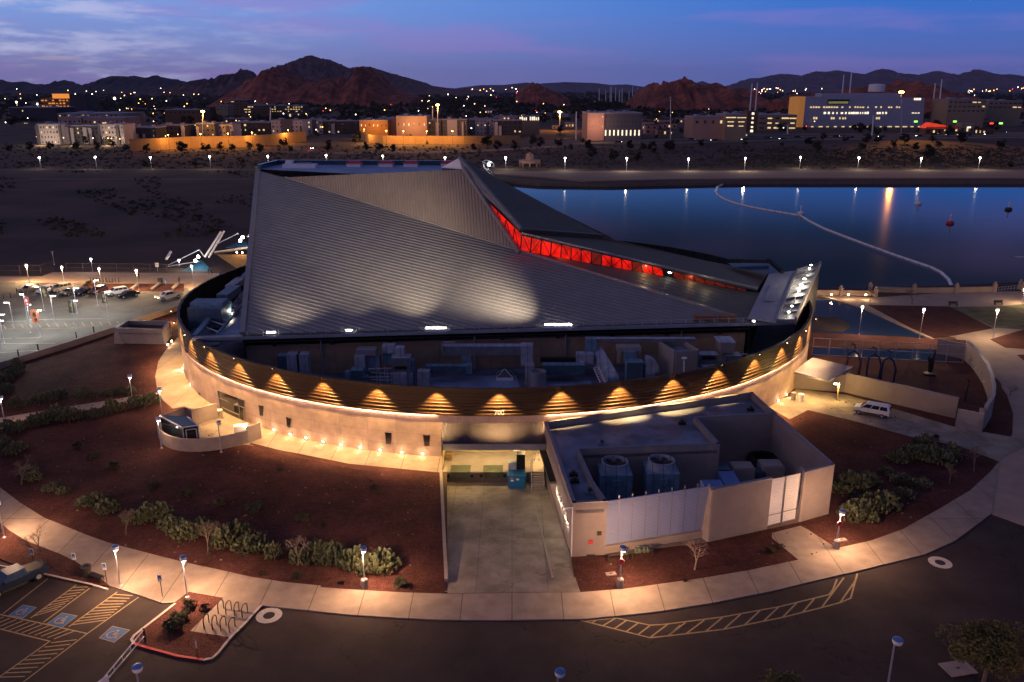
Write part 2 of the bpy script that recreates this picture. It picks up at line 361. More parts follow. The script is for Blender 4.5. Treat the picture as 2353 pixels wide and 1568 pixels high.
# main sidewalk edges
inn=[g('G',-900,-200)]+gl('G',[(-300,140),(0,300),(130,400),(290,500),(420,552),(560,610),(700,660),(860,703),(1040,750),(1200,790),(1400,833),(1630,885),(1850,920),(2100,945)])+gl('H',[(0,955),(280,975),(560,990),(830,998),(1700,988),(1990,965)])+gl('I',[(0,930),(250,895),(550,845),(880,775),(1130,700),(1350,650),(1560,575),(1800,440),(2000,320),(2130,200),(2190,130)])
inn_F=gl('F',[(2275,1532),(2280,1400),(2240,1280),(2150,1150)])
outr=[g('G',-1200,100)]+gl('G',[(-300,520),(0,560),(80,592),(170,650),(400,740),(500,790),(640,880),(715,945),(950,1020),(1065,1060),(1140,1055),(1235,985),(1460,1025),(1715,1075),(1900,1095),(2300,1137)])+gl('H',[(210,1135),(500,1155),(800,1168),(1110,1170),(1430,1166),(1740,1162),(2070,1130)])+gl('I',[(0,1108),(300,1060),(700,980),(1100,885),(1280,845),(1700,740),(1900,650),(2140,470)])
road=[g('G',-1200,100),g('H',0,1000),g('H',1700,1010),g('I',400,950),g('I',1300,760),g('I',2140,475),g('I',2352,545),g('I',3200,800)]+[Vector((120,10,0)),Vector((-120,10,0))]
mb=MB(); mb.slab(road,.02,-.3); struct(mb.build('road','asphalt'))
mb=MB(); mb.slab(inn+outr[::-1],.14,-.2); 
struct(mb.build('sidewalk','walk'))
# right paving (path round the garden) and lake promenade
pv=gl('F',[(980,620),(1390,640),(1900,605),(2352,600),(3200,590)])+[g('I',3200,790)]+gl('I',[(2352,548),(2140,472),(1900,560)])+gl('I',[(2150,190)])+gl('F',[(2270,1530),(2200,1200),(1900,900),(1200,760),(980,700)])
mb=MB(); mb.slab(pv,.10,-.2); struct(mb.build('promenade_paving','lake_deck'))
# gravel gardens
gleft=[g('G',-900,-200)]+inn[1:19]+[g('H',832,996)]+[pL0,Vector((pL0.x,99,0)),Vector((-20,140,0)),g('D',1500,720),g('D',1160,705),g('D',750,835),g('D',0,1068),g('D',-900,1350)]
mb=MB(); mb.slab([Vector((p.x,p.y,0)) for p in gleft],.12,-.2); struct(mb.build('gravel_garden','gravel'))
gright=[Vector((aFL.x,pL1.y-.3,0)),g('H',1700,990)]+inn[20:]+inn_F+[g('F',1970,920),g('F',1200,880),Vector((30,120,0)),Vector((6,100,0)),aTL,aFL]
mb=MB(); mb.slab([Vector((p.x,p.y,0)) for p in gright],.118,-.2); struct(mb.build('gravel_garden','gravel'))
def pad(name,pts,z,mt,z0=-.1): 
    mb=MB(); mb.slab(pts,z,z0); return struct(mb.build(name,mt))
pad('gravel_bed',gl('F',[(1330,690),(1860,700),(2150,842),(1900,890),(1730,905)]),.13,'gravel2')
pad('lawn',gl('F',[(1870,705),(2180,700),(2352,685),(3000,660),(3000,800),(2352,850),(2150,838)]),.16,'grass')
pad('gravel_bed',gl('F',[(2130,915),(2352,850),(2800,830),(2800,975),(2352,978),(2230,970)]),.13,'gravel2')
pad('gravel_bed',gl('F',[(2305,1017),(2352,1015),(2800,1010),(2800,1060),(2352,1055)]),.13,'gravel2')
# walk round the building and by the sculpture court
wk=gl('D',[(1160,905),(1080,990),(1035,1060),(1015,1160),(1035,1290),(1130,1370),(1210,1352)])+gl('R',[(800,1100),(1780,1140)])+gl('G',[(1900,70),(2352,160)])+[g('H',790,205),Vector((pL0.x,99,0)),Vector((-20,140,0))]
pad('walkway',wk,.135,'walk')
pad('gravel_strip',gl('G',[(1630,20),(1900,100),(2352,190)])+gl('H',[(790,232),(790,205),(0,128)])+gl('G',[(1900,75),(1640,10)]),.139,'gravel2')
pad('garden_path',gl('D',[(-400,1500),(0,1430),(350,1372),(860,1290),(1030,1262),(1060,1300),(870,1325),(350,1420),(0,1482),(-400,1560)]),.134,'walk')
pad('service_yard',gl('F',[(640,1330),(830,1290),(860,1240),(1200,1280),(1900,1490),(2075,1520),(2352,1568),(2352,1620)])+gl('I',[(2220,100),(2190,132),(1930,30)])+gl('F',[(1640,1560),(1200,1440),(940,1378),(820,1440)]),.134,'drive')
pad('gate_apron',gl('I',[(705,600),(890,553),(940,578),(1130,702),(880,777),(705,632)]),.136,'walk')
pad('bike_pad',gl('G',[(1460,1025),(1715,1075),(1500,1282),(1245,1242)]),.146,'walk')
pad('gravel_bed',gl('G',[(0,530),(70,590),(170,650),(400,740),(500,790),(640,880),(715,945),(590,945),(270,875),(0,770),(-500,600),(-500,400)]),.15,'gravel')
isl=gl('G',[(1235,985),(1460,1025),(1715,1075),(1600,1200),(1500,1300),(1440,1380),(1390,1425),(1330,1437),(1150,1410),(950,1355),(870,1330),(850,1300),(870,1270),(940,1215),(1140,1060)])
pad('gravel_island',isl,.142,'gravel')
# kerbs: white kerb on the island plus the red painted part
def strip(pts,w,z1,z0,mt,name):
    mb=MB()
    for a,b_ in zip(pts,pts[1:]): wallseg(mb,a,b_,z0,z1,w)
    return struct(mb.build(name,mt))
strip([isl[i] for i in (9,10,11)]+isl[11:9:-1][:0],.22,.17,0,'redp','red_kerb') if 0 else None
strip([isl[7],isl[8],isl[9],isl[10]],-.24,.175,0,'redp','red_kerb')
strip([isl[2],isl[3],isl[4],isl[5],isl[6],isl[7]],-.22,.17,0,'wpaint','kerb')
strip([isl[10],isl[11],isl[12],isl[13],isl[14]],-.22,.17,0,'wpaint','kerb')
strip(gl('G',[(270,868),(590,940),(700,972)]),.2,.17,0,'wpaint','kerb')
strip(gl('G',[(-300,750),(-100,800),(270,868)]),.2,.17,0,'conc2','kerb')
# ramp to the loading dock
mb=MB(); z1=.13
r0=[Vector((pL1.x-.2,pL1.y+.1,z1)),Vector((aFL.x+.3,pL1.y+.1,z1)),Vector((aFL.x+.3,74,z1-.15)),Vector((aTL.x+1,91.2,DZ)),Vector((pL0.x-.2,91.2,DZ))]
mb.poly(r0); mb.poly([r0[4],r0[3],Vector((aTL.x+1,99,DZ)),Vector((pL0.x-.2,99,DZ))]); struct(mb.build('loading_ramp','drive'))
pad('driveway_apron',[g('H',832,996),g('H',1700,986),Vector((aFL.x+.1,pL1.y+2.5,0)),g('H',850,960)],.142,'drive')
# left parking lot and plaza, one metre up
LZ=1.
lot=gl('D',[(-1600,1750),(0,1068),(470,925),(750,833),(900,780),(1165,693),(1250,600),(1230,560),(900,560),(0,540),(-1600,520)],LZ)
pad('parking_lot',lot,LZ,'lot',0)
plz=gl('D',[(-1500,490),(0,500),(270,500),(345,472),(800,475),(1300,480),(1640,480),(2300,480),(2300,620),(1240,600),(1225,575),(1000,592),(900,582),(560,545),(0,540),(-1500,540)],LZ)
pad('plaza_paving',plz,LZ+.01,'lake_deck',0)
pad('gravel_bed',gl('P',[(1030,500),(1180,450),(1550,460),(2353,460),(2353,560),(1960,560),(1000,530)],LZ),LZ+.03,'gravel2',0)
def line(pts,w,mt,name,z,closed=False):
    mb=MB(); pp=pts+pts[:1] if closed else pts
    for a,b_ in zip(pp,pp[1:]):
        d=(b_-a); d.z=0; d.normalize(); n=Vector((-d.y,d.x,0))*w/2; e=d*w*.2
        mb.poly([Vector((q.x,q.y,z)) for q in (a-n-e,b_-n+e,b_+n+e,a+n-e)])
    return mb
# painted markings
Y=MB()
def yl(c,pts,w=.13,z=.026):
    l=line(gl(c,pts,z),w,None,None,z); Y.add(l.v,l.f)
yl('G',[(310,893),(20,1120)]); yl('G',[(498,932),(200,1148)]); yl('G',[(585,955),(285,1175)])
for i in range(9):
    t=i/8; yl('G',[(490-275*t,940+195*t),(580-190*t*1.0-80*t*.0,952+140*t)] if 0 else [(480-270*t,948+190*t),(575-200*t,945+145*t)])
yl('G',[(765,978),(450,1205)]); yl('G',[(905,1012),(570,1250),(150,1568)]); 
for i in range(10):
    t=i/9.; yl('G',[(745-280*t,993+200*t),(865-180*t,1002+160*t)])
yl('G',[(-300,1050),(0,1125),(280,1185),(570,1250)]); yl('G',[(-300,1150),(0,1220),(325,1300),(0,1530)])
for i in range(13):
    x=-60+42*i; yl('G',[(x-90,1200+x*.19),(x+40,1145+x*.2)])
for i in range(9):
    t=i/8.; yl('G',[(335-340*t+0,1310+225*t),(500-340*t,1290+240*t)])
oA=[K('H',1700,1162),K('H',2155,1277)]+[K('I',x,y) for x,y in ((0,1268),(390,1222),(780,1143),(1030,1080),(1150,1048),(1220,1018),(1262,860))]
oB=[K('H',1740,1168),K('H',1930,1147),K('H',2155,1195)]+[K('I',x,y) for x,y in ((0,1190),(380,1142),(750,1075),(1080,995),(1105,960),(1130,895))]
for o_ in (oA,oB):
    l=line([G(x,y,.026) for x,y in o_],.16,None,None,.026); Y.add(l.v,l.f)
for c,a,b_ in (('H',(1775,1180),(1810,1160)),('H',(1850,1198),(1935,1147)),('H',(1925,1217),(2005,1162)),('H',(2000,1237),(2080,1180)),('H',(2080,1255),(2155,1198)),('H',(2155,1277),(2270,1190)),('H',(2280,1262),(2352,1195)),
  ('I',(30,1262),(140,1178)),('I',(145,1250),(262,1163)),('I',(270,1238),(385,1142)),('I',(390,1222),(505,1120)),('I',(525,1195),(632,1095)),('I',(650,1170),(750,1075)),('I',(775,1143),(865,1052)),('I',(905,1112),(980,1025)),('I',(1030,1080),(1175,885)),('I',(1150,1048),(1250,905))):
    l=line(gl(c,[a,b_],.026),.15,None,None,.026); Y.add(l.v,l.f)
struct(Y.build('yellow_marking','yellow'))
Y=MB()
for i in range(14):
    x=40+i*112; l=line(gl('P',[(x-10,1030-i*3),(x-50,975-i*3)] if 0 else [(x,985-i*3.5),(x+35,1030-i*3.5)],LZ+.03),.22,None,None,LZ+.03); Y.add(l.v,l.f)
l=line(gl('P',[(0,1040),(800,1030),(1500,985)],LZ+.03),.15,None,None,LZ+.03); Y.add(l.v,l.f)
struct(Y.build('yellow_marking','yellow'))
Y=MB()
for (x0,y0,x1,y1) in ((380,918,1300,905),(0,945,330,935),(200,1155,500,1150),(0,1225,700,1220),(0,1160,150,1158),(0,1340,480,1310)):
    l=line(gl('P',[(x0,y0),(x1,y1)],LZ+.03),.16,None,None,LZ+.03); Y.add(l.v,l.f)
struct(Y.build('white_marking','wpaint'))
# accessible parking symbols
for q in (((150,1065),(235,1080),(150,1148),(60,1130)),((405,1117),(500,1135),(405,1210),(310,1185)),((735,1203),(843,1228),(745,1305),(652,1277))):
    qq=gl('G',q,.027); c=sum(qq,Vector())/4
    w=MB(); w.poly([Vector((*(c+(p-c)*1.08).xy,.026)) for p in qq]); struct(w.build('marking_border','yellow'))
    s=MB(); s.poly([Vector((p.x,p.y,.031)) for p in qq]); struct(s.build('blue_marking','bluep'))
    ux=((qq[1]-qq[0])/2); uy=((qq[0]-qq[3])/2); s=MB()
    P_=lambda a,b_: Vector((*(c+ux*a+uy*b_).xy,.036))
    def th(pts,w=.14):
        l=line([P_(a,b_) for a,b_ in pts],w,None,None,.036); s.add(l.v,l.f)
    th([(.55*math.cos(t)-.1,.5*math.sin(t)-.15) for t in [R_(100+24*i) for i in range(11)]])
    th([(.05,.35),(.0,-.1),(.4,-.1),(.5,-.5),(.65,-.48)]); th([(.0,.15),(.35,.15)])
    s.poly([P_(.05+.13*math.cos(t),.58+.13*math.sin(t)) for t in [R_(45*i) for i in range(8)]])
    struct(s.build('wheelchair_marking','yellow'))
# round utility covers set in concrete collars
for c,x,y,r in (('G',1758,1133,1.15),('I',1804,787,1.1)):
    p=g(c,x,y,0); o=thing('manhole','round manhole cover in a pale concrete ring, '+('beside the bike racks' if c=='G' else 'in the road curve on the right'),'manhole',p)
    s=MB(); n=28
    s.add([p+Vector((rr*math.cos(2*math.pi*i/n),rr*math.sin(2*math.pi*i/n),.032)) for rr in (r,r*.45) for i in range(n)],[(i,(i+1)%n,n+(i+1)%n,n+i) for i in range(n)]); s.build('collar','wpaint',o)
    s=MB(); s.lathe(p,[(r*.44,.02),(r*.44,.04),(r*.40,.045),(.01,.045)],20); s.build('cover','bin',o)
# ================= mountains
def mrange(name,prof,dist,wide,mt,seed,p=1.4,rug=.25,nx=260,ny=26,freq=3.,ridge=1.):
    pts=[YP(x,y,dist) for x,y in prof]; xs=[q.x for q in pts]; zs=[max(0,q.z) for q in pts]
    def hz_(x):
        for i in range(len(xs)-1):
            if xs[i]<=x<=xs[i+1]:
                t=(x-xs[i])/(xs[i+1]-xs[i]+1e-9); return zs[i]+(zs[i+1]-zs[i])*t
        return 0.
    zm=max(zs); L_=xs[-1]-xs[0]; mb=MB(); vs=[]
    for j in range(ny+1):
        t=-1+2*j/ny
        for i in range(nx+1):
            x=xs[0]+L_*i/nx; h=hz_(x); k=freq/zm
            nn=noise.fractal(Vector((x*k,t*wide*k*.6,seed)),1.,2.,6)
            rd=abs(noise.noise(Vector((x*k*.9,t*wide*k*.35,seed+9))))
            fo=max(0.,1-abs(t)**p) if p>1 else max(0.,1-abs(t))**(1/p)
            e=min(1,abs(t)*3.5)
            z=h*fo*(1+rug*e*(nn*.8-ridge*rd))+h*.035*noise.noise(Vector((x*k*5,seed,t*3)))
            yy=dist+t*wide+nn*wide*.06
            vs.append((x+nn*L_*.0,yy,max(z,-3.) if 0<i<nx else -3.))
    fs=[(j*(nx+1)+i,j*(nx+1)+i+1,(j+1)*(nx+1)+i+1,(j+1)*(nx+1)+i) for j in range(ny) for i in range(nx)]
    mb.add(vs,fs); return struct(mb.build(name,mt,smooth=False))
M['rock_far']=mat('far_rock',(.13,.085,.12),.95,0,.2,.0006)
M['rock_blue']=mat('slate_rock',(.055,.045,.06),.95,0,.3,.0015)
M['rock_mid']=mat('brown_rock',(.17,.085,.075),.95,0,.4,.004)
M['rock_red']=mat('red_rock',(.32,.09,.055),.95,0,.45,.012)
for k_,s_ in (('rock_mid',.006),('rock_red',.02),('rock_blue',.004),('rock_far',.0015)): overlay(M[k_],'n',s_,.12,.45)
c_=lambda c,pts:[K(c,x,y) for x,y in pts]
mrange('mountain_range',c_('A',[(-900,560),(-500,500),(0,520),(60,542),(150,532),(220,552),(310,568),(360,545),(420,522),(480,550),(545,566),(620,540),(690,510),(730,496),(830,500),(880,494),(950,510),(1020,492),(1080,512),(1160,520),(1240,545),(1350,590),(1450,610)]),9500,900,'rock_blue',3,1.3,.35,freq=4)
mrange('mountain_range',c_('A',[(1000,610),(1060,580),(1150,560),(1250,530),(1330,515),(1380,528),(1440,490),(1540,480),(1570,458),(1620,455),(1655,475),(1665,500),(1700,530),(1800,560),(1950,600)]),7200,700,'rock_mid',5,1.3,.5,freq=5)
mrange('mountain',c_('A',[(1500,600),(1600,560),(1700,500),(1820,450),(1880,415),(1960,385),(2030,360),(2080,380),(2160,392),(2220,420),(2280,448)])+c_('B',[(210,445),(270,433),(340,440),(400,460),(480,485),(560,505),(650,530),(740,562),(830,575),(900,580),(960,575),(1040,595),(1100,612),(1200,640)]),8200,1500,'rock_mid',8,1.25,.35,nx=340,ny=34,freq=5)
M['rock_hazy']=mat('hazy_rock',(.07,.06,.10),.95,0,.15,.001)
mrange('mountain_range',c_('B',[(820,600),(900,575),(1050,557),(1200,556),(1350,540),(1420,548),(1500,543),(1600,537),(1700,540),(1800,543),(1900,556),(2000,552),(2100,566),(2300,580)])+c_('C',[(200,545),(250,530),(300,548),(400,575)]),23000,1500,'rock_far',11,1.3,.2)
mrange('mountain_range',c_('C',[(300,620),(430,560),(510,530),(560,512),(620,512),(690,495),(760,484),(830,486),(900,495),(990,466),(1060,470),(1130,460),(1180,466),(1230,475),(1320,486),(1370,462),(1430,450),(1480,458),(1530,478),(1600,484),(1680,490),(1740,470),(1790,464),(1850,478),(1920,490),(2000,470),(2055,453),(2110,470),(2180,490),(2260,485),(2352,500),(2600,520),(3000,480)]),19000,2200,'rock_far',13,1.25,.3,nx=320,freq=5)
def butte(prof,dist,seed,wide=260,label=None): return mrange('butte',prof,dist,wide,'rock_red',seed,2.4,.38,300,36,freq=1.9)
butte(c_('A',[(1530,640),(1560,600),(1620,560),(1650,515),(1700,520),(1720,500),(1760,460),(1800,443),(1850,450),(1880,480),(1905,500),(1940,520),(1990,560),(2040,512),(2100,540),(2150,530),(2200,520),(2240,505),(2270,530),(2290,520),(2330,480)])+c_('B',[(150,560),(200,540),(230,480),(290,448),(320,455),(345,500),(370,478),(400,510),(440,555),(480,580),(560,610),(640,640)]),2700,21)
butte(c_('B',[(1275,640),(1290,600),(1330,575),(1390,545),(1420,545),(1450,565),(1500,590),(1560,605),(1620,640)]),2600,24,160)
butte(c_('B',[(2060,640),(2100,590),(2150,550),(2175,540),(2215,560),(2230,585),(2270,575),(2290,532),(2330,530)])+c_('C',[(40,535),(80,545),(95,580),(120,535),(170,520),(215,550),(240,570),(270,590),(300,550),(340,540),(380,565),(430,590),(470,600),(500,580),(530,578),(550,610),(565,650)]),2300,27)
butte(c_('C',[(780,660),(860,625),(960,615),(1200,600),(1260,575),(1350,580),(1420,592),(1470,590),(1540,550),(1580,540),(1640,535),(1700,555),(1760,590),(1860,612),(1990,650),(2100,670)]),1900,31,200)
# ================= arts building
CX,CY,RR=-2.9,152.4,56.8
def cyl(c,x,y,r=RR):                    # point of the round wall seen at a crop position -> angle, height
    d=ray(*K(c,x,y)) if c else ray(x,y); a=d.x**2+d.y**2; b=-2*(d.x*CX+d.y*CY); k=CX*CX+CY*CY-r*r
    t=(-b-math.sqrt(max(0,b*b-4*a*k)))/(2*a); p=Vector((d.x*t-CX,d.y*t-CY,0)); return math.atan2(p.x,-p.y),CH+d.z*t
def cp_(th,z,r=RR): return Vector((CX+r*math.sin(th),CY-r*math.cos(th),z))
arts=thing('arts_center','round concrete arts center with bronze band and faceted metal roof with a red slit','building',(CX,CY,0))
N=180
def ringwall(mb,z0,z1,r,th0=-math.pi,th1=math.pi,n=N,m=0,flip=False):
    vs=[];
    for i in range(n+1):
        a=th0+(th1-th0)*i/n
        vs+=[cp_(a,z0,r),cp_(a,z1,r)]
    fs=[(2*i,2*i+2,2*i+3,2*i+1) if not flip else (2*i+1,2*i+3,2*i+2,2*i) for i in range(n)]
    mb.add(vs,fs,m)
dkA,_=cyl('T',140,500); dkB,_=cyl('T',1600,500)
mb=MB()
ringwall(mb,-.3,6.1,RR,-math.pi,dkA,90); ringwall(mb,-.3,6.1,RR,dkB,math.pi,90)
ringwall(mb,4.0,6.1,RR,dkA,dkB,10)
uvr=lambda v,n: (math.atan2(v.x-CX,-(v.y-CY))*RR,v.z)
mb.build('ring_wall','conc',arts,uvf=uvr)
# bronze band with stepped ribs
mb=MB(); prof=[(.03,6.05),(.16,6.05),(.16,6.14),(.07,6.19),(.07,6.48),(.15,6.53),(.15,6.62),(.07,6.67),(.07,6.96),(.14,7.01),(.14,7.1),(.07,7.14),(.07,7.44),(.12,7.48),(.12,7.56),(.06,7.60),(.06,7.9),(.09,7.93),(.09,7.98),(.06,8.0),(.06,8.32),(.08,8.34),(.08,8.38),(.05,8.40),(.05,8.8),(.07,8.82),(.07,8.85),(.04,8.87),(.04,9.5),(-.35,9.5),(-.35,3.0)]
n=N*2; vs=[]
for i in range(n):
    a=2*math.pi*i/n
    for r,z in prof: vs.append(cp_(a,z,RR+r-(.14 if r<-.3 and i%4==0 else 0)))
k=len(prof); fs=[(i*k+j,((i+1)%n)*k+j,((i+1)%n)*k+j+1,i*k+j+1) for i in range(n) for j in range(k-1)]
ms=[0 if j<k-2 else 1 for i in range(n) for j in range(k-1)]
mb.v=vs; mb.f=fs; mb.m=ms; mb.build('bronze_band',['bronze','black'],arts)
# downlights on the band
TH0,_=cyl(None,1147,905)
for kk in range(-9,9):
    a=TH0+R_(7.85)*kk
    if abs(a)>1.45: continue
    mb=MB(); mb.path([cp_(a,9.25,RR+.12),cp_(a,9.85,RR+.5),cp_(a,9.9,RR+.92)],.04)
    mb.box(cp_(a,9.80,RR+.92),(.34,.26,.16),a); mb.box(cp_(a,9.40,RR+1.10),(.7,.03,.52),a); lo=mb.build('wall_lamp','bronze',arts)  # outer plate added to cut lamp spill onto the service roof
    mb=MB(); mb.box(cp_(a,9.77,RR+.92),(.26,.2,.025),a); mb.build('lens','lampW',lo)
    spot(cp_(a,9.70,RR+.92),cp_(a,6.6,RR+.86),(1,.57,.19),8200,89,.5,.06,arts)
M['strip']=emat('strip_lamp_glass',(1,.62,.38),430,True); mb=MB(); ringwall(mb,5.93,5.985,RR+.13,-1.5,dkA-.01,80); ringwall(mb,5.93,5.985,RR+.13,dkB+.01,1.5,60); 
mb.v=[v for v in mb.v]; mb.build('strip_lamp','strip',arts)
mb=MB(); vs=[]
for i in range(151): a=-1.5+3*i/150; vs+=[cp_(a,6.02,RR+.0),cp_(a,6.02,RR+.2),cp_(a,5.9,RR+.2)]
mb.add(vs,[(3*i+k,3*i+3+k,3*i+4+k,3*i+1+k) for i in range(150) for k in (0,1)]); mb.build('strip_cover','bronze',arts)
# number on the band
cu=bpy.data.curves.new('address_number','FONT'); cu.body='700'; cu.size=.85; cu.extrude=.03; cu.align_x='CENTER'
a7,z7=cyl('E',1170,1388,RR+.45)
to=bpy.data.objects.new('address_number',cu); COL.objects.link(to); bpy.context.view_layer.update()
me=bpy.data.meshes.new_from_object(to.evaluated_get(bpy.context.evaluated_depsgraph_get())); COL.objects.unlink(to)
to=bpy.data.objects.new('address_number',me); me.materials.clear(); me.materials.append(M['white']); COL.objects.link(to); to.parent=arts
to.location=cp_(a7,z7-.33,RR+.46)-ORG[arts.name]; to.rotation_euler=(math.pi/2,0,a7)
# slot windows
def cpatch(mb,c,pts,r,m=0):
    q=[cyl(c,x,y) for x,y in pts]; vs=[]
    for i in range(13):
        for j in range(2):
            t=i/12; u,w_=(q[0],q[1]) if j==0 else (q[3],q[2]); vs.append(cp_(u[0]+(w_[0]-u[0])*t,u[1]+(w_[1]-u[1])*t,RR+r))
    mb.add(vs,[(2*i,2*i+2,2*i+3,2*i+1) for i in range(12)],m)
for c,pts in (('R',[(853,160),(890,175),(880,310),(862,345)]),('R',[(1963,388),(2055,408),(2040,590),(1985,580)]),('D',[(1870,1418),(1903,1428),(1896,1487),(1876,1480)]),('H',[(0,0),(0,0),(0,0)]),('E',[(424,1518),(468,1522),(464,1568),(432,1568)]),('E',[(673,1535),(720,1538),(715,1580),(683,1580)])):
    if c=='H': continue
    if c=='E': pts=[(x,y+ (28 if y>1560 else 0)) for x,y in pts]
    mb=MB(); cpatch(mb,c,pts,.012); w=mb.build('slot_window','glass',arts)
    q=[cyl(c,x,y) for x,y in pts]; mb=MB(); mb.path([cp_(a,z,RR+.02) for a,z in q+q[:1]],.035,5); mb.build('frame','conc_dk',w)
mb=MB(); cpatch(mb,'R',[(1205,112),(1705,300),(1700,740),(1290,590)],.015); w=mb.build('storefront','glass',arts)
mb=MB()
for ab in (((1255,262),(1702,440)),((1285,425),(1605,568)),((1605,410),(1635,705)),((1690,440),(1692,735)),((1205,112),(1705,300)),((1205,112),(1290,590)),((1290,590),(1700,740)),((1705,300),(1700,740))):
    q=[cyl('R',*p) for p in ab]; mb.tube(cp_(*q[0],RR+.05),cp_(*q[1],RR+.05),.07,.07,4)
mb.build('frame','trim',w)
mb=MB(); cpatch(mb,'D',[(1195,1095),(1222,1115),(1217,1180),(1195,1165)],.02); mb.build('door','beige',arts)
# small wall washers round the base
for c,x,y in [(None,a_,b_) for a_,b_ in ((598,992),(633,1002),(670,1012),(706,1019),(745,1027),(786,1034),(830,1040),(876,1046),(925,1050),(972,1052))]+[('D',1150,1110),('D',1158,1155),('D',1160,1175),('D',1175,1205),('D',1222,1270),('D',1260,1303),('F',735,1362),('F',788,1328)]:
    a,z=cyl(c,x,y); q=cp_(a,.45,RR+.12); mb=MB(); mb.box(cp_(a,.34,RR+.08),(.30,.16,.22),a); lo=mb.build('base_lamp','bin',arts)
    mb=MB(); mb.box(cp_(a,.36,RR+.175),(.26,.05,.17),a); mb.build('lens','lampW',lo)
    pl(cp_(a,.6,RR+.7),(1,.62,.34),48,.07,arts)
# inner deck and inner wall
mb=MB(); mb.slab([cp_(2*math.pi*i/90,0,RR-.34) for i in range(90)],3.,2.8); mb.build('roof_deck','membrane',arts)
mb=MB(); mb.slab(gl('E',[(700,1165),(900,1150),(1280,1148),(1320,1262),(700,1262)],3.),3.03,2.9); mb.slab(gl('Z',[(190,545),(560,540),(560,640),(180,640)],3.),3.03,2.9); mb.build('lit_deck_patch','membrane2',arts)  # paler sheet: bluish light on the deck put into the colour
B=G(557,768,10.); C_=G(1722,738,10.); A=G(592,392,29.)
PL1=plane(A,B,C_)
P2=PI(1193,577,PL1); A2=PI(655,408,PL1); R1=PI(1691,729,PL1); P1=G(1062,390,31.); Q=G(1055,363,33.)
E_=YP(1197,527,P2.y-.3); F_=G(1385,541,17.5); R1e=G(1740,665,12.4); H2=G(1765,628,13.2); R2=G(1748,673,11.6)
def ribbed(name,poly,d0,d1,spacing,w,h,mt,mtrib=None,th=.3,seam=.12):
    """flat sheet with standing seams running from d0 towards d1, cut to the outline"""
    mb=MB(); mb.sheet(poly,th,0); p0=poly[0]; nrm=(poly[1]-poly[0]).cross(poly[2]-poly[0]).normalized()
    if nrm.z<0: nrm=-nrm
    dd=(d1-d0).normalized(); dd=(dd-nrm*dd.dot(nrm)).normalized(); ss=nrm.cross(dd)
    q=[((v-p0).dot(dd),(v-p0).dot(ss)) for v in poly]; lo,hi=min(b for a,b in q),max(b for a,b in q); s_=lo+spacing*.5
    while s_<hi:
        xs=[]
        for (a,b),(c,e) in zip(q,q[1:]+q[:1]):
            if (b-s_)*(e-s_)<0: xs.append(a+(c-a)*(s_-b)/(e-b))
        xs.sort()
        for x0,x1 in zip(xs[::2],xs[1::2]):
            if x1-x0<.2: continue
            a=p0+dd*x0+ss*s_; b=p0+dd*x1+ss*s_; o1=ss*w/2; up=nrm*h; o2=ss*w*.22
            mb.hull8([a-o1,b-o1,b+o1,a+o1],[a-o2+up,b-o2+up,b+o2+up,a+o2+up],1)
        s_+=spacing
    return mb.build(name,[mt,mtrib or mt],arts)
r0,r1=PI(640,560,PL1),PI(1100,672,PL1)
ribbed('front_roof_panel',[A,B,C_,R1,P2,A2],r0,r1,.92,.5,.10,'roof')
PL2=plane(A2,P1,P2); ribbed('upper_roof_panel',[A2,P2,P1],PI(860,400,PL2),PI(866,480,PL2),.62,.16,.13,'roof_b')
def edge(mb,a,b,w,h,m=0):
    d=(b-a).normalized(); s=d.cross(Vector((0,0,1))).normalized()*w/2; u=s.cross(d).normalized()*h; u=u if u.z>0 else -u
    mb.hull8([a-s-u*.3,b-s-u*.3,b+s-u*.3,a+s-u*.3],[a-s+u,b-s+u,b+s+u,a+s+u],m)
mb=MB(); edge(mb,B,A,.8,.35); edge(mb,A2,P2,.35,.22); edge(mb,P2,R1,.5,.3); mb.build('ridge_trim','trim',arts)
# beam beside the red slit, gable and roof edge
Pm=P1.lerp(P2,.30); En=E_-Vector((0,0,.25))
mb=MB(); edge(mb,P1+Vector((.3,-.1,.1)),P2+Vector((0,-.4,-.3)),.9,.5); edge(mb,Q,E_,.6,.35); mb.poly([P1,Pm+(E_-P2)*.12,E_,Q]); mb.build('slit_beam','trim',arts)
mb=MB(); mb.poly([G(1013,386,31.),P1+Vector((0,.3,0)),Q]); mb.poly([G(1013,386,31.),Q,Q+Vector((4,14,-3)),G(1013,386,31.)+Vector((0,14,-3))]); mb.build('gable','white',arts)
mb=MB(); mb.sheet([Q,E_,F_],.6,0); d=(F_-E_).normalized()
for i in range(64):
    a=E_.lerp(F_,(i+.5)/64); edge(mb,a+Vector((0,-.1,.06)),a+Vector((0,.5,.10)),.14,.10,1)
mb.build('peak_roof_panel',['roof_g','trim'],arts)
dn=Vector((0,0,.9)); E4,F4=E_-dn,F_-dn; PL4=plane(E4,R1e,F4); H2=PI(1765,628,PL4); PL5=plane(P2,C_,R2); R1=PI(1691,729,PL5)
ribbed('long_roof_panel',[E4+Vector((0,.3,0)),R1e,H2,F4],E4,R1e,1.4,.14,.06,'roof_g')
mb=MB(); edge(mb,E4+Vector((0,-.1,.2)),R1e+Vector((0,-.1,.1)),.3,.22); mb.build('eave_strip','trim',arts)
ribbed('lower_roof_panel',[P2,R1,C_,R2],P2,C_,1.4,.14,.06,'roof_g')
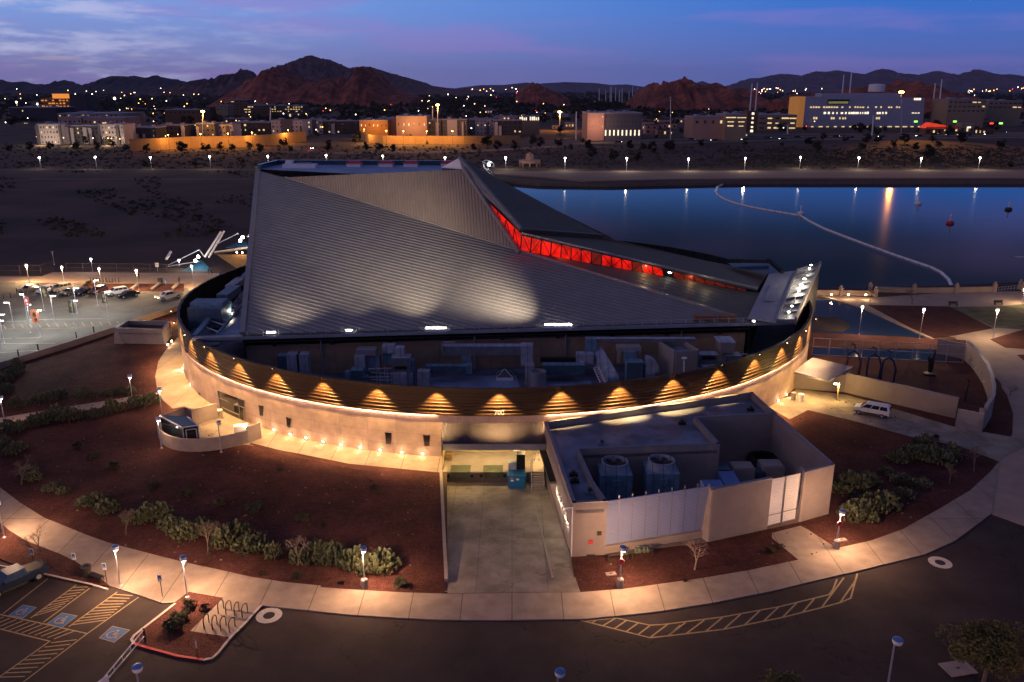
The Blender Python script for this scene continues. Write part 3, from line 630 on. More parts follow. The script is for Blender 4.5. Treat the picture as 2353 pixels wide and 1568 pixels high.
# body under the roof
mb=MB(); bt=3.0
def skirt(a,b,m=0): mb.poly([Vector((a.x,a.y,bt)),Vector((b.x,b.y,bt)),b-Vector((0,0,.35)),a-Vector((0,0,.35))],m)
back=[G(592,392,29.5),YP(625,374,188),YP(1040,376,186),P1+Vector((3,26,-3)),F_+Vector((4,16,-3)),H2+Vector((-4,14,-1))]
skirt(A,B); skirt(back[1],A); skirt(back[2],back[1]); skirt(back[3],back[2]); skirt(back[4],back[3]); skirt(F_,back[4]); skirt(F_,H2); skirt(H2,C_)
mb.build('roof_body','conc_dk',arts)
# fly tower top
ft=[A+Vector((.3,.6,.1)),A2+Vector((0,.5,.1)),P1+Vector((-.5,.8,-.5)),YP(1040,377,184),YP(640,376,186)]
mb=MB(); mb.poly([Vector((p.x,p.y,29.2)) for p in ft]); mb.build('tower_roof','membrane2',arts)
mb=MB()
for a,b in ((ft[0],ft[4]),(ft[4],ft[3])): wallseg(mb,a,b,28.6,30.1,.4,0,0)
mb.build('tower_parapet','bglass',arts)
for x in (815,888,945,1030):
    q=YP(x,390,181); v=thing('roof_vent','dark red roof vent hood on the tower roof, '+{815:'leftmost',888:'second from the left',945:'third from the left',1030:'next to the white gable'}[x],'vent',(q.x,q.y,29.2),'roof vents on the tower roof')
    mb=MB(); mb.box((q.x,q.y,29.2),(3.0,2.4,.7)); mb.build('curb','white',v); mb=MB(); mb.box((q.x,q.y,29.9),(3.4,2.8,.45),0,0,.7); mb.build('hood','redp',v)
q=YP(690,385,178); u=thing('rooftop_unit','long white rooftop unit at the left end of the tower roof','rooftop unit',(q.x,q.y,29.2))
mb=MB(); mb.box((q.x,q.y,29.2),(7,2.2,.8)); mb.box((q.x-2.2,q.y,30),(1.4,1.6,.7)); mb.build('casing','white',u); mb=MB(); mb.box((q.x+1,q.y,30),(3,.5,.25)); mb.build('duct','duct',u)
# inner wall, soffit and gutter under the front eave
ed=(C_-B).normalized(); en=Vector((-ed.y,ed.x,0)).normalized()
mb=MB(); a=B+en*1.2-ed*0; b=C_+en*1.2
q=[Vector((a.x,a.y,3)),Vector((b.x,b.y,3)),Vector((b.x,b.y,7.7)),Vector((a.x,a.y,7.7))]; mb.poly(q); 
mb.hull8([q[3]-en*.25,q[2]-en*.25,q[2]+en*.1,q[3]+en*.1],[v+Vector((0,0,.14)) for v in (q[3]-en*.25,q[2]-en*.25,q[2]+en*.1,q[3]+en*.1)])
mb.build('inner_wall',panel_mat('inner_wall_concrete',(.42,.29,.21),4,2.4,.03,.2,.85,.5),arts,uvf=uvbox)
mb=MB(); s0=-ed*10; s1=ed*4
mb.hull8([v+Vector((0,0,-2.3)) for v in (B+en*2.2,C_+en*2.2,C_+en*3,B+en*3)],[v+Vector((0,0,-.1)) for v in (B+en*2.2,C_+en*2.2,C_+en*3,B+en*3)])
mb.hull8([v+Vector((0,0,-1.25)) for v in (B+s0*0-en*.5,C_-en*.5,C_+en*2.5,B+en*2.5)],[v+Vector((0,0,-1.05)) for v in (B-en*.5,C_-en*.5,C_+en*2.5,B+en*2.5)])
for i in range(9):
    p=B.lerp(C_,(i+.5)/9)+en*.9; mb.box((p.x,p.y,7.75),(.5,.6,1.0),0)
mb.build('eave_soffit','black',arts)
B0=g('Q',335,1458,9.3); C0=g('V',440,545,9.6)
mb=MB(); edge(mb,B0-en*.7,C0-en*.6,1.5,.28); edge(mb,B0-en*1.4+Vector((0,0,.1)),C0-en*1.3+Vector((0,0,.1)),.15,.32); mb.build('eave_gutter','chrome',arts)
for i in range(34):
    mb=MB(); p=B.lerp(C_,(i+.4)/34)-en*.8; mb.tube(p+Vector((0,0,-.1)),p+Vector((0,0,.75)),.06,.06,5); mb.build('snow_post','silver',arts)
mb=MB(); p,q=B.lerp(C_,.68)-en*.8,B.lerp(C_,1.)-en*.8; mb.tube(p+Vector((0,0,.75)),q+Vector((0,0,.75)),.03,.03,5); mb.build('guard_rail','silver',arts)
mb=MB()
for x in (725,1075,1288,1565):
    t=(x-557)/(1722-557.); p=B.lerp(C_,t)+en*1.0; mb=MB(); mb.tube(Vector((p.x,p.y,3)),Vector((p.x,p.y,9.3)),.13,.13,8); mb.build('downpipe','silver',arts)
# roof floodlights on the gutter
for x0,x1,tx,ty,pw,ang in ((612,633,700,670,1500,66),(785,800,860,560,1300,64),(962,1012,900,610,4200,60),(1232,1298,1075,655,6500,62),(1232,1290,960,600,4200,50)):
    xm=(x0+x1)/2; t=(xm-557)/(1722-557.); p=B.lerp(C_,t)-en*1.1+Vector((0,0,.25))
    wl=(x1-x0)/1880*124; mb=MB(); mb.box(p-Vector((0,0,.2)),(wl,.5,.35)); lo=mb.build('flood_fixture','white',arts)
    mb=MB(); mb.box(p+Vector((0,.18,.16)),(wl*.95,.12,.12)); mb.build('lens',('lampC'),lo)
    spot(p-en*3.2+Vector((0,0,4.6)),PI(tx,ty,PL1)+Vector((0,-.3,.6)),(1,.80,.60),pw*7,ang*1.05,1.,.5,arts)
# wood crate like louvre boxes near the right end of the eave
for x0,x1,y0 in ((1595,1650,728),(1655,1692,726)):
    p=G((x0+x1)/2,737,10.2); mb=MB(); w=(x1-x0)/1880*128; mb.box(p+Vector((0,.4,0)),(w,.8,.75))
    for i in range(int(w/.35)): mb.box(p+Vector((-w/2+.2+.35*i,-.06,.08)),(.12,.08,.6))
    mb.build('louvre_box','wood',arts)
# red glazed slits
M['red1']=mat('red_lit_glass',(.3,.01,.01),.3,0,.3,.5,emis=(1,.012,.004),es=.75); M['red2']=mat('red_dim_glass',(.2,.02,.015),.3,0,.3,.5,emis=(.8,.05,.02),es=.16)
nt=M['red1'].node_tree; b_=nt.nodes['Principled BSDF']; rp=[x for x in nt.nodes if x.type=='TEX_NOISE'][0]; mr=nd(nt,'ShaderNodeMapRange'); mr.inputs[1].default_value=.35; mr.inputs[2].default_value=.62; mr.inputs[3].default_value=.25; mr.inputs[4].default_value=1.; nt.links.new(rp.outputs[0],mr.inputs[0]); nt.links.new(mr.outputs[0],b_.inputs['Emission Strength'])
mb=MB(); mb.poly([Pm,P2+Vector((.15,.2,.2)),E4+Vector((.05,.25,0))]); w=mb.build('slit_window','red1',arts)
mb=MB()
for t in (.25,.45,.65,.85): 
    a=Pm.lerp(P2,t); b=Pm.lerp(E4,t); mb.tube(a,b,.09,.09,5)
    mb.tube(Pm.lerp(P2,min(1,t+.17)),b,.07,.07,5)
mb.build('frame','bin',w)
n=22; lo_a,lo_b=P2+Vector((.2,.25,-.1)),R2+Vector((-2,.25,.15)); up_a,up_b=E4+Vector((.2,.35,.1)),R1e+Vector((-2,.3,-.05))
for i in range(n):
    t0=(i+.06)/n; t1=(i+.94)/n; q=[lo_a.lerp(lo_b,t0),lo_a.lerp(lo_b,t1),up_a.lerp(up_b,t1),up_a.lerp(up_b,t0)]
    on= i in (0,1,2,3,4,5,6,8,9,10,12,13); mid=i not in (14,)
    mb=MB(); mb.poly(q); mb.build('slit_window','red1' if on else ('red2' if mid else 'glass'),arts)
mb=MB()
for i in range(n+1):
    t=i/n; a,b=lo_a.lerp(lo_b,t)-Vector((0,.1,0)),up_a.lerp(up_b,t)-Vector((0,.1,0)); mb.tube(a,b,.11,.11,4)
    if i<n:
        t2=(i+1)/n; c_0=lo_a.lerp(lo_b,t2)-Vector((0,.06,0)); d_0=up_a.lerp(up_b,t2)-Vector((0,.06,0))
        mb.tube(*( (b,c_0) if i%2==0 else (a,d_0)),.07,.07,4)
mb.tube(lo_a,lo_b,.16,.1,4); mb.tube(up_a,up_b,.14,.1,4); mb.build('slit_frame','bin',arts)
spot(P2.lerp(R2,.15)+Vector((0,-1.2,1.4)),P2.lerp(R2,.3)+Vector((0,2,0)),(1,.12,.05),300,120,.9,.3,arts)
for t in (.55,.75): pl(lo_a.lerp(lo_b,t)+Vector((0,-.9,.9)),(1,.55,.25),60,.15,arts)
for t in (.55,.8): pl(lo_a.lerp(lo_b,t)+Vector((0,-4,.7)),(1,.8,.5),40,.2,arts)
q=lo_a.lerp(lo_b,.66)+Vector((0,-.4,.9)); mb=MB(); mb.box(q,(.6,.2,.22)); mb.build('slit_lamp','lampC',arts)
# metal chutes at the right end
def V3(x,y,z): return g('V',x,y,z)
ch=[V3(65,512,10.6),V3(300,545,10.6),V3(475,120,12.8),V3(240,150,12.8)]
mb=MB(); mb.sheet(ch,.3); 
for t in (.45,): mb.sheet([ch[0].lerp(ch[3],.35)+Vector((1.2,0,.06)),ch[1].lerp(ch[2],.35)+Vector((-1.8,0,.06)),ch[1].lerp(ch[2],.72)+Vector((-1.8,0,.06)),ch[0].lerp(ch[3],.72)+Vector((1.2,0,.06))],.05)
mb.build('chute_panel','chrome',arts)
c2_=[V3(300,545,10.5),V3(460,540,10.5),V3(665,72,13.0),V3(478,122,12.7)]
mb=MB(); mb.sheet(c2_,.25); mb.build('tray_panel','chrome',arts)
mb=MB(); edge(mb,c2_[0],c2_[3],.35,.45); edge(mb,c2_[1],c2_[2],.35,.7)
for i in range(9):
    t=i/8; edge(mb,c2_[0].lerp(c2_[3],t)+Vector((0,0,.1)),c2_[1].lerp(c2_[2],t)+Vector((0,0,.1)),.16,.28)
edge(mb,c2_[0].lerp(c2_[1],.5)+Vector((0,0,.1)),c2_[3].lerp(c2_[2],.5)+Vector((0,0,.1)),.12,.2)
mb.build('tray_frame','trim',arts)
mb=MB(); mb.poly([c2_[1],c2_[1]-Vector((0,0,5)),c2_[2]-Vector((0,0,9)),c2_[2]]); mb.poly([c2_[2],c2_[2]-Vector((0,0,9)),c2_[3]+Vector((0,3,-9)),c2_[3]]); mb.build('chute_side','black',arts)
for x,y,zz,pw in ((508,245,12.,420),(535,195,12.4,420),(487,292,11.8,200),(588,80,13.2,60),(575,108,13.1,80),(430,420,11.3,60),(403,470,11.1,60),(113,545,10.8,70)):
    p=g('V',x,y,zz+.4); mb=MB(); mb.box(p,(.55 if pw>200 else .3,.22,.16)); lo=mb.build('tray_lamp','lampC',arts); pl(p+Vector((-.3,-.2,.7)),(1,.88,.66),pw*.6,.2,arts)
mb=MB(); mb.poly([V3(-100,60,12.3),V3(250,60,12.6),V3(350,140,12.6),V3(235,150,12.7),V3(-50,95,12.4)]); mb.build('back_gutter','bglass',arts)
mb=MB(); edge(mb,V3(-80,45,13),V3(240,55,13),.5,.5); edge(mb,V3(232,40,14),V3(350,142,12.8),.6,.5); mb.build('back_gutter_edge','black',arts)
# left truss gutter and lit panel
def Q3(x,y,z): return g('Q',x,y,z)
ra,rb=Q3(345,1450,9.2),Q3(1005,640,9.8); rc,rd=Q3(630,1420,9.2),Q3(1000,985,9.7)
mb=MB(); edge(mb,ra,rb,.8,.4); edge(mb,rc,rd,.3,.3); mb.build('truss_rail','duct_b',arts)
mb=MB()
for x0,y0,x1,y1 in ((480,1320,640,1380),(550,1240,735,1300),(620,1200,790,1245),(660,1070,905,1120),(700,1015,930,1080),(790,915,960,985),(830,870,990,930),(890,770,1000,800)):
    mb=MB(); mb.tube(Q3(x0,y0,9.4),Q3(x1,y1,9.4),.10,.10,5); mb.build('truss_rung','silver',arts)
mb=MB(); mb.poly([Q3(665,1072,9.3),Q3(905,1100,9.3),Q3(850,1172,9.3),Q3(690,1120,9.3)]); mb.poly([Q3(905,1100,9.3),Q3(905,1100,9.3)+Vector((0,0,.9)),Q3(850,1172,9.3)+Vector((0,0,.9)),Q3(850,1172,9.3)]); mb.build('lit_tray','white',arts)
pl(Q3(800,1110,9.9),(1,.85,.62),90,.1,arts)
mb=MB(); mb.slab([ra,rc,rd,rb],7.6,7.4); mb.build('truss_deck','membrane',arts)
mb=MB(); mb.slab([B0,B,A,Q3(1000,985,9.),Q3(640,1420,9.)],8.9,8.7); mb.build('side_deck','membrane2',arts)
# ================= rooftop plant (things standing on the deck)
def fb(mb,c,x0,y0,x1,y1,dist,depth,m=0):   # box whose front face is seen at these crop corners, at world distance dist
    a=yp(c,x0,y1,dist); b=yp(c,x1,y0,dist); mb.box(((a.x+b.x)/2,dist+depth/2,a.z),(abs(b.x-a.x),depth,abs(b.z-a.z)),0,m); return mb
def unit(name,label,cat,parts,grp=None):
    first=None
    for i,(pn,mt,boxes) in enumerate(parts):
        if i==0:
            c,x0,y0,x1,y1,d,dp=boxes[0]; p=yp(c,(x0+x1)/2,y1,d); first=thing(name,label,cat,p,grp)
        mb=MB()
        for bx in boxes: fb(mb,*bx)
        mb.build(pn,mt,first)
    return first
unit('rooftop_cabinet','pale blue three door cabinet at the left end of the roof well','cabinet',[('cabinet_body','duct_b',[('X',330,372,408,600,116,1.6)]),('cabinet_door','duct',[('X',408,362,490,600,115.9,1.7)]),('cabinet_door','duct',[('X',493,362,566,600,115.9,1.7)])])
unit('air_handler','bent grey duct rising to a hood in the left half of the roof well','air handler',[('casing','duct_b',[('X',935,495,1030,640,114,2.),('X',1035,550,1070,640,114.,1.5),('X',890,505,935,640,115,1.)]),('riser','duct',[('X',968,375,1045,500,115.5,1.6),('X',1060,375,1170,500,117,1.6)]),('hood','chrome',[('X',975,322,1138,370,116,2.)])])
unit('air_handler','tall stepped air handler between the bent duct and the long duct','air handler',[('casing','duct',[('X',1275,390,1425,520,114.6,2.2),('X',1275,520,1395,680,113.8,2.),('X',1395,520,1450,680,114.5,1.5)]),('riser','duct',[('X',1305,305,1378,390,115.4,1.4),('X',1195,285,1300,350,117,1.5)]),('side_panel','duct_b',[('X',1430,410,1460,560,115.3,1.2),('X',1200,350,1300,440,117.3,1.3)]),('vent','black',[('X',1300,460,1395,485,114.5,.2)])])
pr=thing('pipe_rack','cluster of thin pipes between two air handlers','pipes',yp('X',1150,560,115))
mb=MB()
for x0,y0,x1,y1 in ((1080,480,1280,475),(1100,510,1270,520),(1060,550,1260,545),(1150,480,1150,600),(1215,455,1215,590),(1240,470,1240,600),(1100,570,1270,575),(1180,500,1180,600)):
    mb.tube(yp('X',x0,y0,114.6),yp('X',x1,y1,114.6),.10,.10,6)
mb.build('pipes','duct',pr)
unit('long_duct','long high grey duct on the inner wall ending in a tall drop','duct',[('duct_run','duct',[('E',800,958,1312,1015,117.2,1.5)]),('drop','duct',[('E',1312,955,1392,1085,116.6,1.8),('E',1340,1085,1400,1250,114.6,1.8)]),('branch','duct_b',[('E',930,1018,985,1090,117,1.)]),('edge_lamp','beige',[('E',795,927,880,934,117,.3),('E',795,927,802,990,117,.3)])])
unit('low_duct','low blue duct with a square end box left of the pyramid skylight','duct',[('duct_run','duct_b',[('E',690,1088,960,1128,115.5,1.3)]),('end_box','duct_b',[('E',955,1085,992,1138,115.3,1.5)]),('box','duct',[('E',640,1125,714,1260,113.9,1.5)])])
sk_=thing('skylight','small white pyramid skylight on the lit part of the roof deck','skylight',g('E',1207,1165,3)); p=ORG[sk_.name]
mb=MB(); mb.box(p,(2.6,2.2,.45)); mb.build('curb','white',sk_); mb=MB(); mb.add([p+Vector(v) for v in ((-1.25,-1.05,.46),(1.25,-1.05,.46),(1.25,1.05,.46),(-1.25,1.05,.46),(0,0,1.5))],[(0,1,4),(1,2,4),(2,3,4),(3,0,4)]); mb.build('glazing','bglass',sk_)
mb=MB()
for a in ((-1.25,-1.05,.46),(1.25,-1.05,.46),(1.25,1.05,.46),(-1.25,1.05,.46)): mb.tube(p+Vector(a),p+Vector((0,0,1.5)),.05,.05,5)
mb.build('frame','white',sk_)
p=yp('E',1424,1225,113.8); st=thing('exhaust_stack','round metal exhaust stack in the middle of the roof well','stack',(p.x,p.y,3)); zt=yp('E',1424,1118,113.8).z
mb=MB(); mb.lathe((p.x,p.y,0),[(1.25,3),(1.2,zt),(1.05,zt),(1.05,zt-.6)],20); mb.build('stack','chrome',st,smooth=False)
unit('low_duct','low blue duct behind the round exhaust stack','duct',[('duct_run','duct_b',[('E',1455,1082,1730,1145,115.2,1.5)]),('end_box','duct',[('E',1675,1010,1790,1075,117,1.6),('E',1690,1065,1730,1085,116,1.)]),('duct_top','black',[('E',1440,1040,1670,1062,117.4,1.)])])
dg=thing('sloping_duct','big square duct sloping down to the right past a white ladder','duct',yp('Z',700,560,114)); mb=MB()
q=[yp('Z',x,y,d) for x,y,d in ((560,300,118.5),(640,290,118.5),(775,520,114),(690,530,114),)]
mb.hull8([v-Vector((0,.2,1.6)) for v in q],[v+Vector((0,.6,.25)) for v in q]); mb.build('duct_run','duct',dg)
mb=MB(); fb(mb,'Z',515,215,600,320,118.3,1.4); fb(mb,'Z',690,528,775,620,113.8,1.4); mb.build('duct_ends','duct_b',dg)
ld=thing('ladder','white ladder leaning against the sloping duct','ladder',yp('Z',610,560,113.6)); mb=MB()
l0,l1=yp('Z',578,440,115),yp('Z',640,580,113.2); mb.tube(l0,l1,.07); mb.tube(l0+Vector((.7,0,.2)),l1+Vector((.7,0,.2)),.07)
for i in range(9): mb.tube(l0.lerp(l1,i/8.),l0.lerp(l1,i/8.)+Vector((.7,0,.2)),.05,.05,5)
mb.build('rails','white',ld)
unit('long_duct','long thin metal duct high on the inner wall at the right','duct',[('duct_run','duct',[('Z',600,212,1380,236,118.5,1.)]),('end_cap','beige',[('Z',525,208,545,232,118.4,.4)])])
cu_=unit('curved_air_handler','blue air handler with a rounded elbow duct and pale intake hood','air handler',[('casing','duct_b',[('Z',830,400,970,620,114,2.),('Z',970,420,1065,620,114.3,2.)]),('intake_hood','beige',[('Z',762,278,950,310,116.5,1.8),('Z',762,310,792,400,116.5,.5),('Z',915,310,950,345,116.5,.5)]),('throat','duct_b',[('Z',815,312,915,400,115.8,1.5)])])
mb=MB(); c0=yp('Z',985,420,114.2)
arc=[c0+Vector((1.9*math.cos(t)+.2,0,1.9*math.sin(t)-.9)) for t in [R_(10*i) for i in range(0,10)]]
lo=[Vector((v.x*.55+c0.x*.45,v.y,c0.z-1.4)) for v in arc]
for i in range(9): mb.hull8([lo[i],arc[i],arc[i]+Vector((0,2,0)),lo[i]+Vector((0,2,0))],[lo[i+1],arc[i+1],arc[i+1]+Vector((0,2,0)),lo[i+1]+Vector((0,2,0))])
mb.build('elbow','duct',cu_)
bx=thing('roof_enclosure','open topped beige wall enclosure in the right half of the roof well','enclosure',yp('Z',1300,480,115)); mb=MB()
p0,p1=yp('Z',1170,300,114.6),yp('Z',1392,300,114.6); zt=yp('Z',1300,298,114.6).z
for a,b in (((p0.x+.9,114.2),(p1.x,114.6)),((p1.x,114.6),(p1.x-1.2,119.)),((p1.x-1.2,119.),(p0.x-.6,119.)),((p0.x-.6,119.),(p0.x+.9,114.2))): wallseg(mb,a,b,3,zt,-.25)
mb.build('walls','beige',bx); mb=MB(); mb.slab([(p0.x+.7,114.5),(p1.x-.2,114.8),(p1.x-1.3,118.8),(p0.x-.3,118.8)],zt-.7,zt-.8); mb.build('top_panel','membrane',bx)
unit('air_handler','dark low air handler right of the beige enclosure','air handler',[('casing','duct',[('Z',1405,340,1560,430,116,2.),('Z',1420,430,1545,560,114.8,1.5)]),('fan_guard','black',[('Z',1430,350,1535,375,115.9,.15)])])
unit('rooftop_cabinet','pale square cabinet near the inner wall at the right','cabinet',[('casing','beige',[('Z',1572,245,1690,325,117.5,3.)]),('cap','duct',[('Z',1560,240,1695,247,117.3,3.3)])])
unit('condenser','low condenser units at the narrow right end of the roof well','condenser',[('casing','duct',[('Z',1610,345,1740,420,117,2.)]),('rails','silver',[('Z',1590,330,1790,338,118,.2),('Z',1620,360,1800,368,117.5,.2)])])
lp=thing('vent_pipe','white vent pipe with a flared cap behind the band','pipe',yp('Z',1285,490,112.5)); mb=MB(); a,b=yp('Z',1283,520,112.5),yp('Z',1290,362,112.5); mb.tube(a,b,.12); mb.lathe(b-Vector((0,0,.4)),[(.12,0),(.42,.35),(.42,.45)],12); mb.build('pipe','white',lp)
# big blue casings in the left part of the roof well
unit('air_handler','large pale blue air handler casing in the left curve of the ring','air handler',[('casing','duct_b',[('Q',270,1085,680,1330,128,5.)]),('top_duct','duct_b',[('Q',285,1010,690,1080,129,3.)])])
unit('roof_duct','grey blue duct box behind the large left air handler','duct',[('duct_run','duct_b',[('Q',625,905,765,1000,137,7.)]),('top_duct','duct',[('Q',735,788,840,860,145,6.)])])
unit('roof_duct','small blue duct box farthest back in the left curve of the ring','duct',[('duct_run','duct_b',[('Q',800,735,900,765,156,4.)])])
# ================= service building
sv=thing('service_building','flat roofed concrete service building with two open courts and white metal front','building',(aFL.x,aFL.y,0))
cFL,cTL=aFL,aTL; RD=5.35
def Z(v,z): return Vector((v.x,v.y,z))
i1,i2,i3=u6(330,445),u6(1425,405),u6(1238,195)
mb=MB(); mb.slab([aTL,aTR,aM,i3,i2,i1,aC1,aFL],RD,RD-.4); mb.build('roof_deck','membrane',sv)
mb=MB()
def aw(p,q,t=.32,z0=-.2,z1=ANT): wallseg(mb,p,q,z0,z1,t,0,1)
aw(aFL,aTL,-.32,-1.5); aw(aTL,aTR,-.3); aw(aTR,aM,-.32); aw(aM,aR,-.32); aw(aR,aP,-.32); aw(aG1,aC2,-.34); aw(aC1,aFL,-.34)
aw(i1,i2,.3); aw(i2,i3,.3); aw(i3,aM,-.28); aw(i1,u6(440,690),-.3); aw(u6(440,690),aC1,-.3)
uo=mb.build('walls',['block','cap'],sv,uvf=uvbox)
# splayed piers beside the gate and the cladding
for a,b in ((aC2,u6(1352,790)),(aP,u6(2085,650))):
    mb=MB(); n=Vector(((a-b).x,(a-b).y,0)); mb.hull8([Z(a,0),Z(a+Vector((-.25,-.05,0)),0),Z(a+Vector((-1.0,1.4,0)),0),Z(a+Vector((0,1.5,0)),0)],[Z(a,ANT-.05),Z(a+Vector((-.2,-.05,0)),ANT-.05),Z(a+Vector((-.2,1.5,0)),ANT-.05),Z(a+Vector((0,1.5,0)),ANT-.05)]); mb.build('splayed_pier','conc2',sv)
# white corrugated cladding
c1,c2=aC1+Vector((0,.15,0)),aC2+Vector((-.2,.9,0)); mb=MB()
wallseg(mb,c1,c2,0,.95,.5); mb.build('base_wall','conc2',sv)
mb=MB(); nn=150; d=(Z(c2,0)-Z(c1,0))
vs=[];nr=Vector((d.y,-d.x,0)).normalized()
for j in range(61):
    z=.97+(5.9-.97)*j/60; o_=nr*(.05*(j%2))
    for t in (0,1): vs.append(Z(c1,z)+d*t+o_+Vector((0,.3,0)))
mb.add(vs,[(2*j,2*j+1,2*j+3,2*j+2) for j in range(60)])
mb.add([v+Vector((0,.12,0)) for v in vs],[(2*j+2,2*j+3,2*j+1,2*j) for j in range(60)])
mb.build('white_cladding','whitem',sv)
mb=MB()
for i in range(7):
    p=Z(c1,0)+d*((i+.95)/7.8); mb.box(p+Vector((0,.55,.9)),(.12,.2,5.35))
    mb.poly([p+nr*.06+Vector((-.02,.3,.98)),p+nr*.06+Vector((.02,.3,.98)),p+nr*.06+Vector((.02,.3,5.88)),p+nr*.06+Vector((-.02,.3,5.88))])
mb.build('cladding_posts','trim',sv)
# gate
gA,gB=aG1+Vector((0,.5,0)),aG2+Vector((.1,.7,0)); dg_=Z(gB,0)-Z(gA,0)
for k,(t0,t1) in enumerate(((0,.475),(.485,1))):
    mb=MB(); n2=Vector((dg_.y,-dg_.x,0)).normalized(); vs=[]
    for j in range(41):
        z=.22+5.5*j/40
        for t in (t0,t1): vs.append(Z(gA,z)+dg_*t+n2*(.05*(j%2)))
    mb.add(vs,[(2*j,2*j+1,2*j+3,2*j+2) for j in range(40)]); gt=mb.build('gate_leaf','white',sv)
    mb=MB()
    for t in (t0+.01,t1-.01): mb.tube(Z(gA,.2)+dg_*t+n2*.08,Z(gA,5.75)+dg_*t+n2*.08,.05,.05,4)
    for z in (.2,1.5,5.75): mb.tube(Z(gA,z)+dg_*t0+n2*.08,Z(gA,z)+dg_*t1+n2*.08,.045,.045,4)
    mb.build('gate_frame','trim',gt)
# court floor, fixings on the front-left pier
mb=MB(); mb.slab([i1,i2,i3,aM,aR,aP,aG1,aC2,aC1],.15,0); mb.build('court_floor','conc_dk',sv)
def wp(mb,x,y,w,h,t=.08):
    # plate on the short front wall between aFL and aC1
    ds=(Z(aC1,0)-Z(aFL,0)); dr=ray(*K('U',x,y)); n_=Vector((ds.y,-ds.x,0)).normalized(); tt=(Z(aFL,0)-Vector((0,0,CH))).dot(n_)/dr.dot(n_); p=Vector((0,0,CH))+dr*tt
    mb.box(p+n_*(t/2+.002)-Vector((0,0,h/2)),(w,t,h),math.atan2(ds.y,ds.x)); return p
mb=MB(); wp(mb,423,1160,.45,.42); mb.build('fire_sign','redp',sv)
mb=MB(); wp(mb,472,1307,.36,.46); mb.build('hydrant_sign','redp',sv)
mb=MB()
for x in (400,416,432,448): wp(mb,x,1268,.24,.30,.16)
for x in (398,412,428,444,458): wp(mb,x,1308,.24,.30,.16)
mb.build('hose_connection','bin',sv)
mb=MB(); wp(mb,490,1093,.42,.42,.12); mb.build('alarm_bell','bin',sv)
cm=MB(); q=Z(aFL,5.7)+Vector((-.05,-.1,0)); cm.path([q,q+Vector((-.3,-.25,.15)),q+Vector((-.7,-.3,.1)),q+Vector((-.8,-.3,-.2))],.07); cm.ball(q+Vector((-.8,-.3,-.35)),.2); cm.tube(q+Vector((.02,-.02,.1)),q+Vector((.02,-.02,-5.4)),.06); cm.build('camera_arm','white',sv)
# left side wall: lamps, dark canopy strip, door recesses
sdv=Z(aTL,0)-Z(aFL,0)
def side(t,z,off=.05): return Z(aFL,z)+sdv*t+Vector((-off,0,0))
mb=MB(); mb.hull8([side(.50,3.0,0),side(.92,3.0,0),side(.92,3.0,.8),side(.50,3.0,.8)],[side(.50,3.25,0),side(.92,3.25,0),side(.92,3.25,.8),side(.50,3.25,.8)]); mb.build('side_canopy','black',sv)
for t,z in ((.13,2.6),(.17,2.6),(.23,2.6),(.33,2.6),(.41,2.5),(.47,2.5),(.66,2.4)):
    mb=MB(); mb.box(side(t,z,.1),(.14,.2,.5)); lo=mb.build('side_lamp','trim',sv); mb=MB(); mb.box(side(t,z-.08,.1),(.1,.12,.06)); mb.build('lens','lampsm',lo)
    pl(side(t,z-.3,.22),(1,.78,.5),40,.06,sv)
for t,z0 in ((.08,.1),(.15,.1),(.27,-.2)):
    mb=MB(); mb.poly([side(t,z0,.012),side(t+.055,z0,.012),side(t+.055,z0+2.2,.012),side(t,z0+2.2,.012)]); mb.build('side_door','beige',sv)
for x,y in ((1130,250),(290,650),(300,700),(510,410),(415,785),(1660,145)):
    p=g('U',x,y,RD); 
    v=thing('roof_vent','small dark roof fixture on the service building, '+{1130:'beside the inner parapet corner',290:'upper of two on the narrow left roof',300:'lower of two on the narrow left roof',510:'pale cap above the court wall',415:'small box near the front left corner',1660:'round drain at the back corner'}[x],'vent',p,'roof fixtures on the service building')
    mb=MB(); mb.box(p,(.9,.6,.28)); mb.build('base','duct_b' if x in(510,415) else 'black',v); mb=MB(); mb.lathe(p+Vector((0,0,.28)),[(.16,0),(.16,.2),(.25,.22),(.2,.32)],10); mb.build('cap','bin',v)
# cooling towers and equipment in the courts
ct=thing('cooling_tower','blue grey cooling tower with a round fan on top, left of the pair','cooling tower',(0,0,0),'cooling towers in the court')
mb=MB(); mb.box((0,0,0),(3.6,3.6,4.2)); mb.box((0,-1.86,2.9),(.9,.5,.8)); mb.build('casing','duct_b',ct)
mb=MB(); mb.lathe((0,0,4.2),[(1.65,0),(1.5,.7),(1.5,.95),(1.36,.95),(1.36,.35)],26); mb.build('fan_shroud','duct',ct)
mb=MB()
for k in range(6):
    a=k*math.pi/3; u=Vector((math.cos(a),math.sin(a),0)); w=Vector((-u.y,u.x,0))*.2; mb.hull8([u*.15-w,u*1.3-w*1.3,u*1.3+w*1.3,u*.15+w],[u*.15-w+Vector((0,0,.05)),u*1.3-w*1.3+Vector((0,0,.05)),u*1.3+w*1.3+Vector((0,0,.12)),u*.15+w+Vector((0,0,.12))])
mb.v=[v+Vector((0,0,4.75)) for v in mb.v]; mb.lathe((0,0,4.7),[(.2,0),(.2,.25)],10); mb.build('fan','bin',ct)
ctp=[g('U',612,790,.15),g('U',975,770,.15)]
ctp=[Vector((G(*K('U',610,545),5.1).x,g('U',610,545,5.1).y,.15)),Vector((g('U',970,535,5.1).x,g('U',970,535,5.1).y,.15))]
place(ct,[(ctp[0],0,1.),(ctp[1],0,1.)],['blue grey cooling tower with a round fan on top, left of the pair','blue grey cooling tower with a round fan on top, right of the pair'])
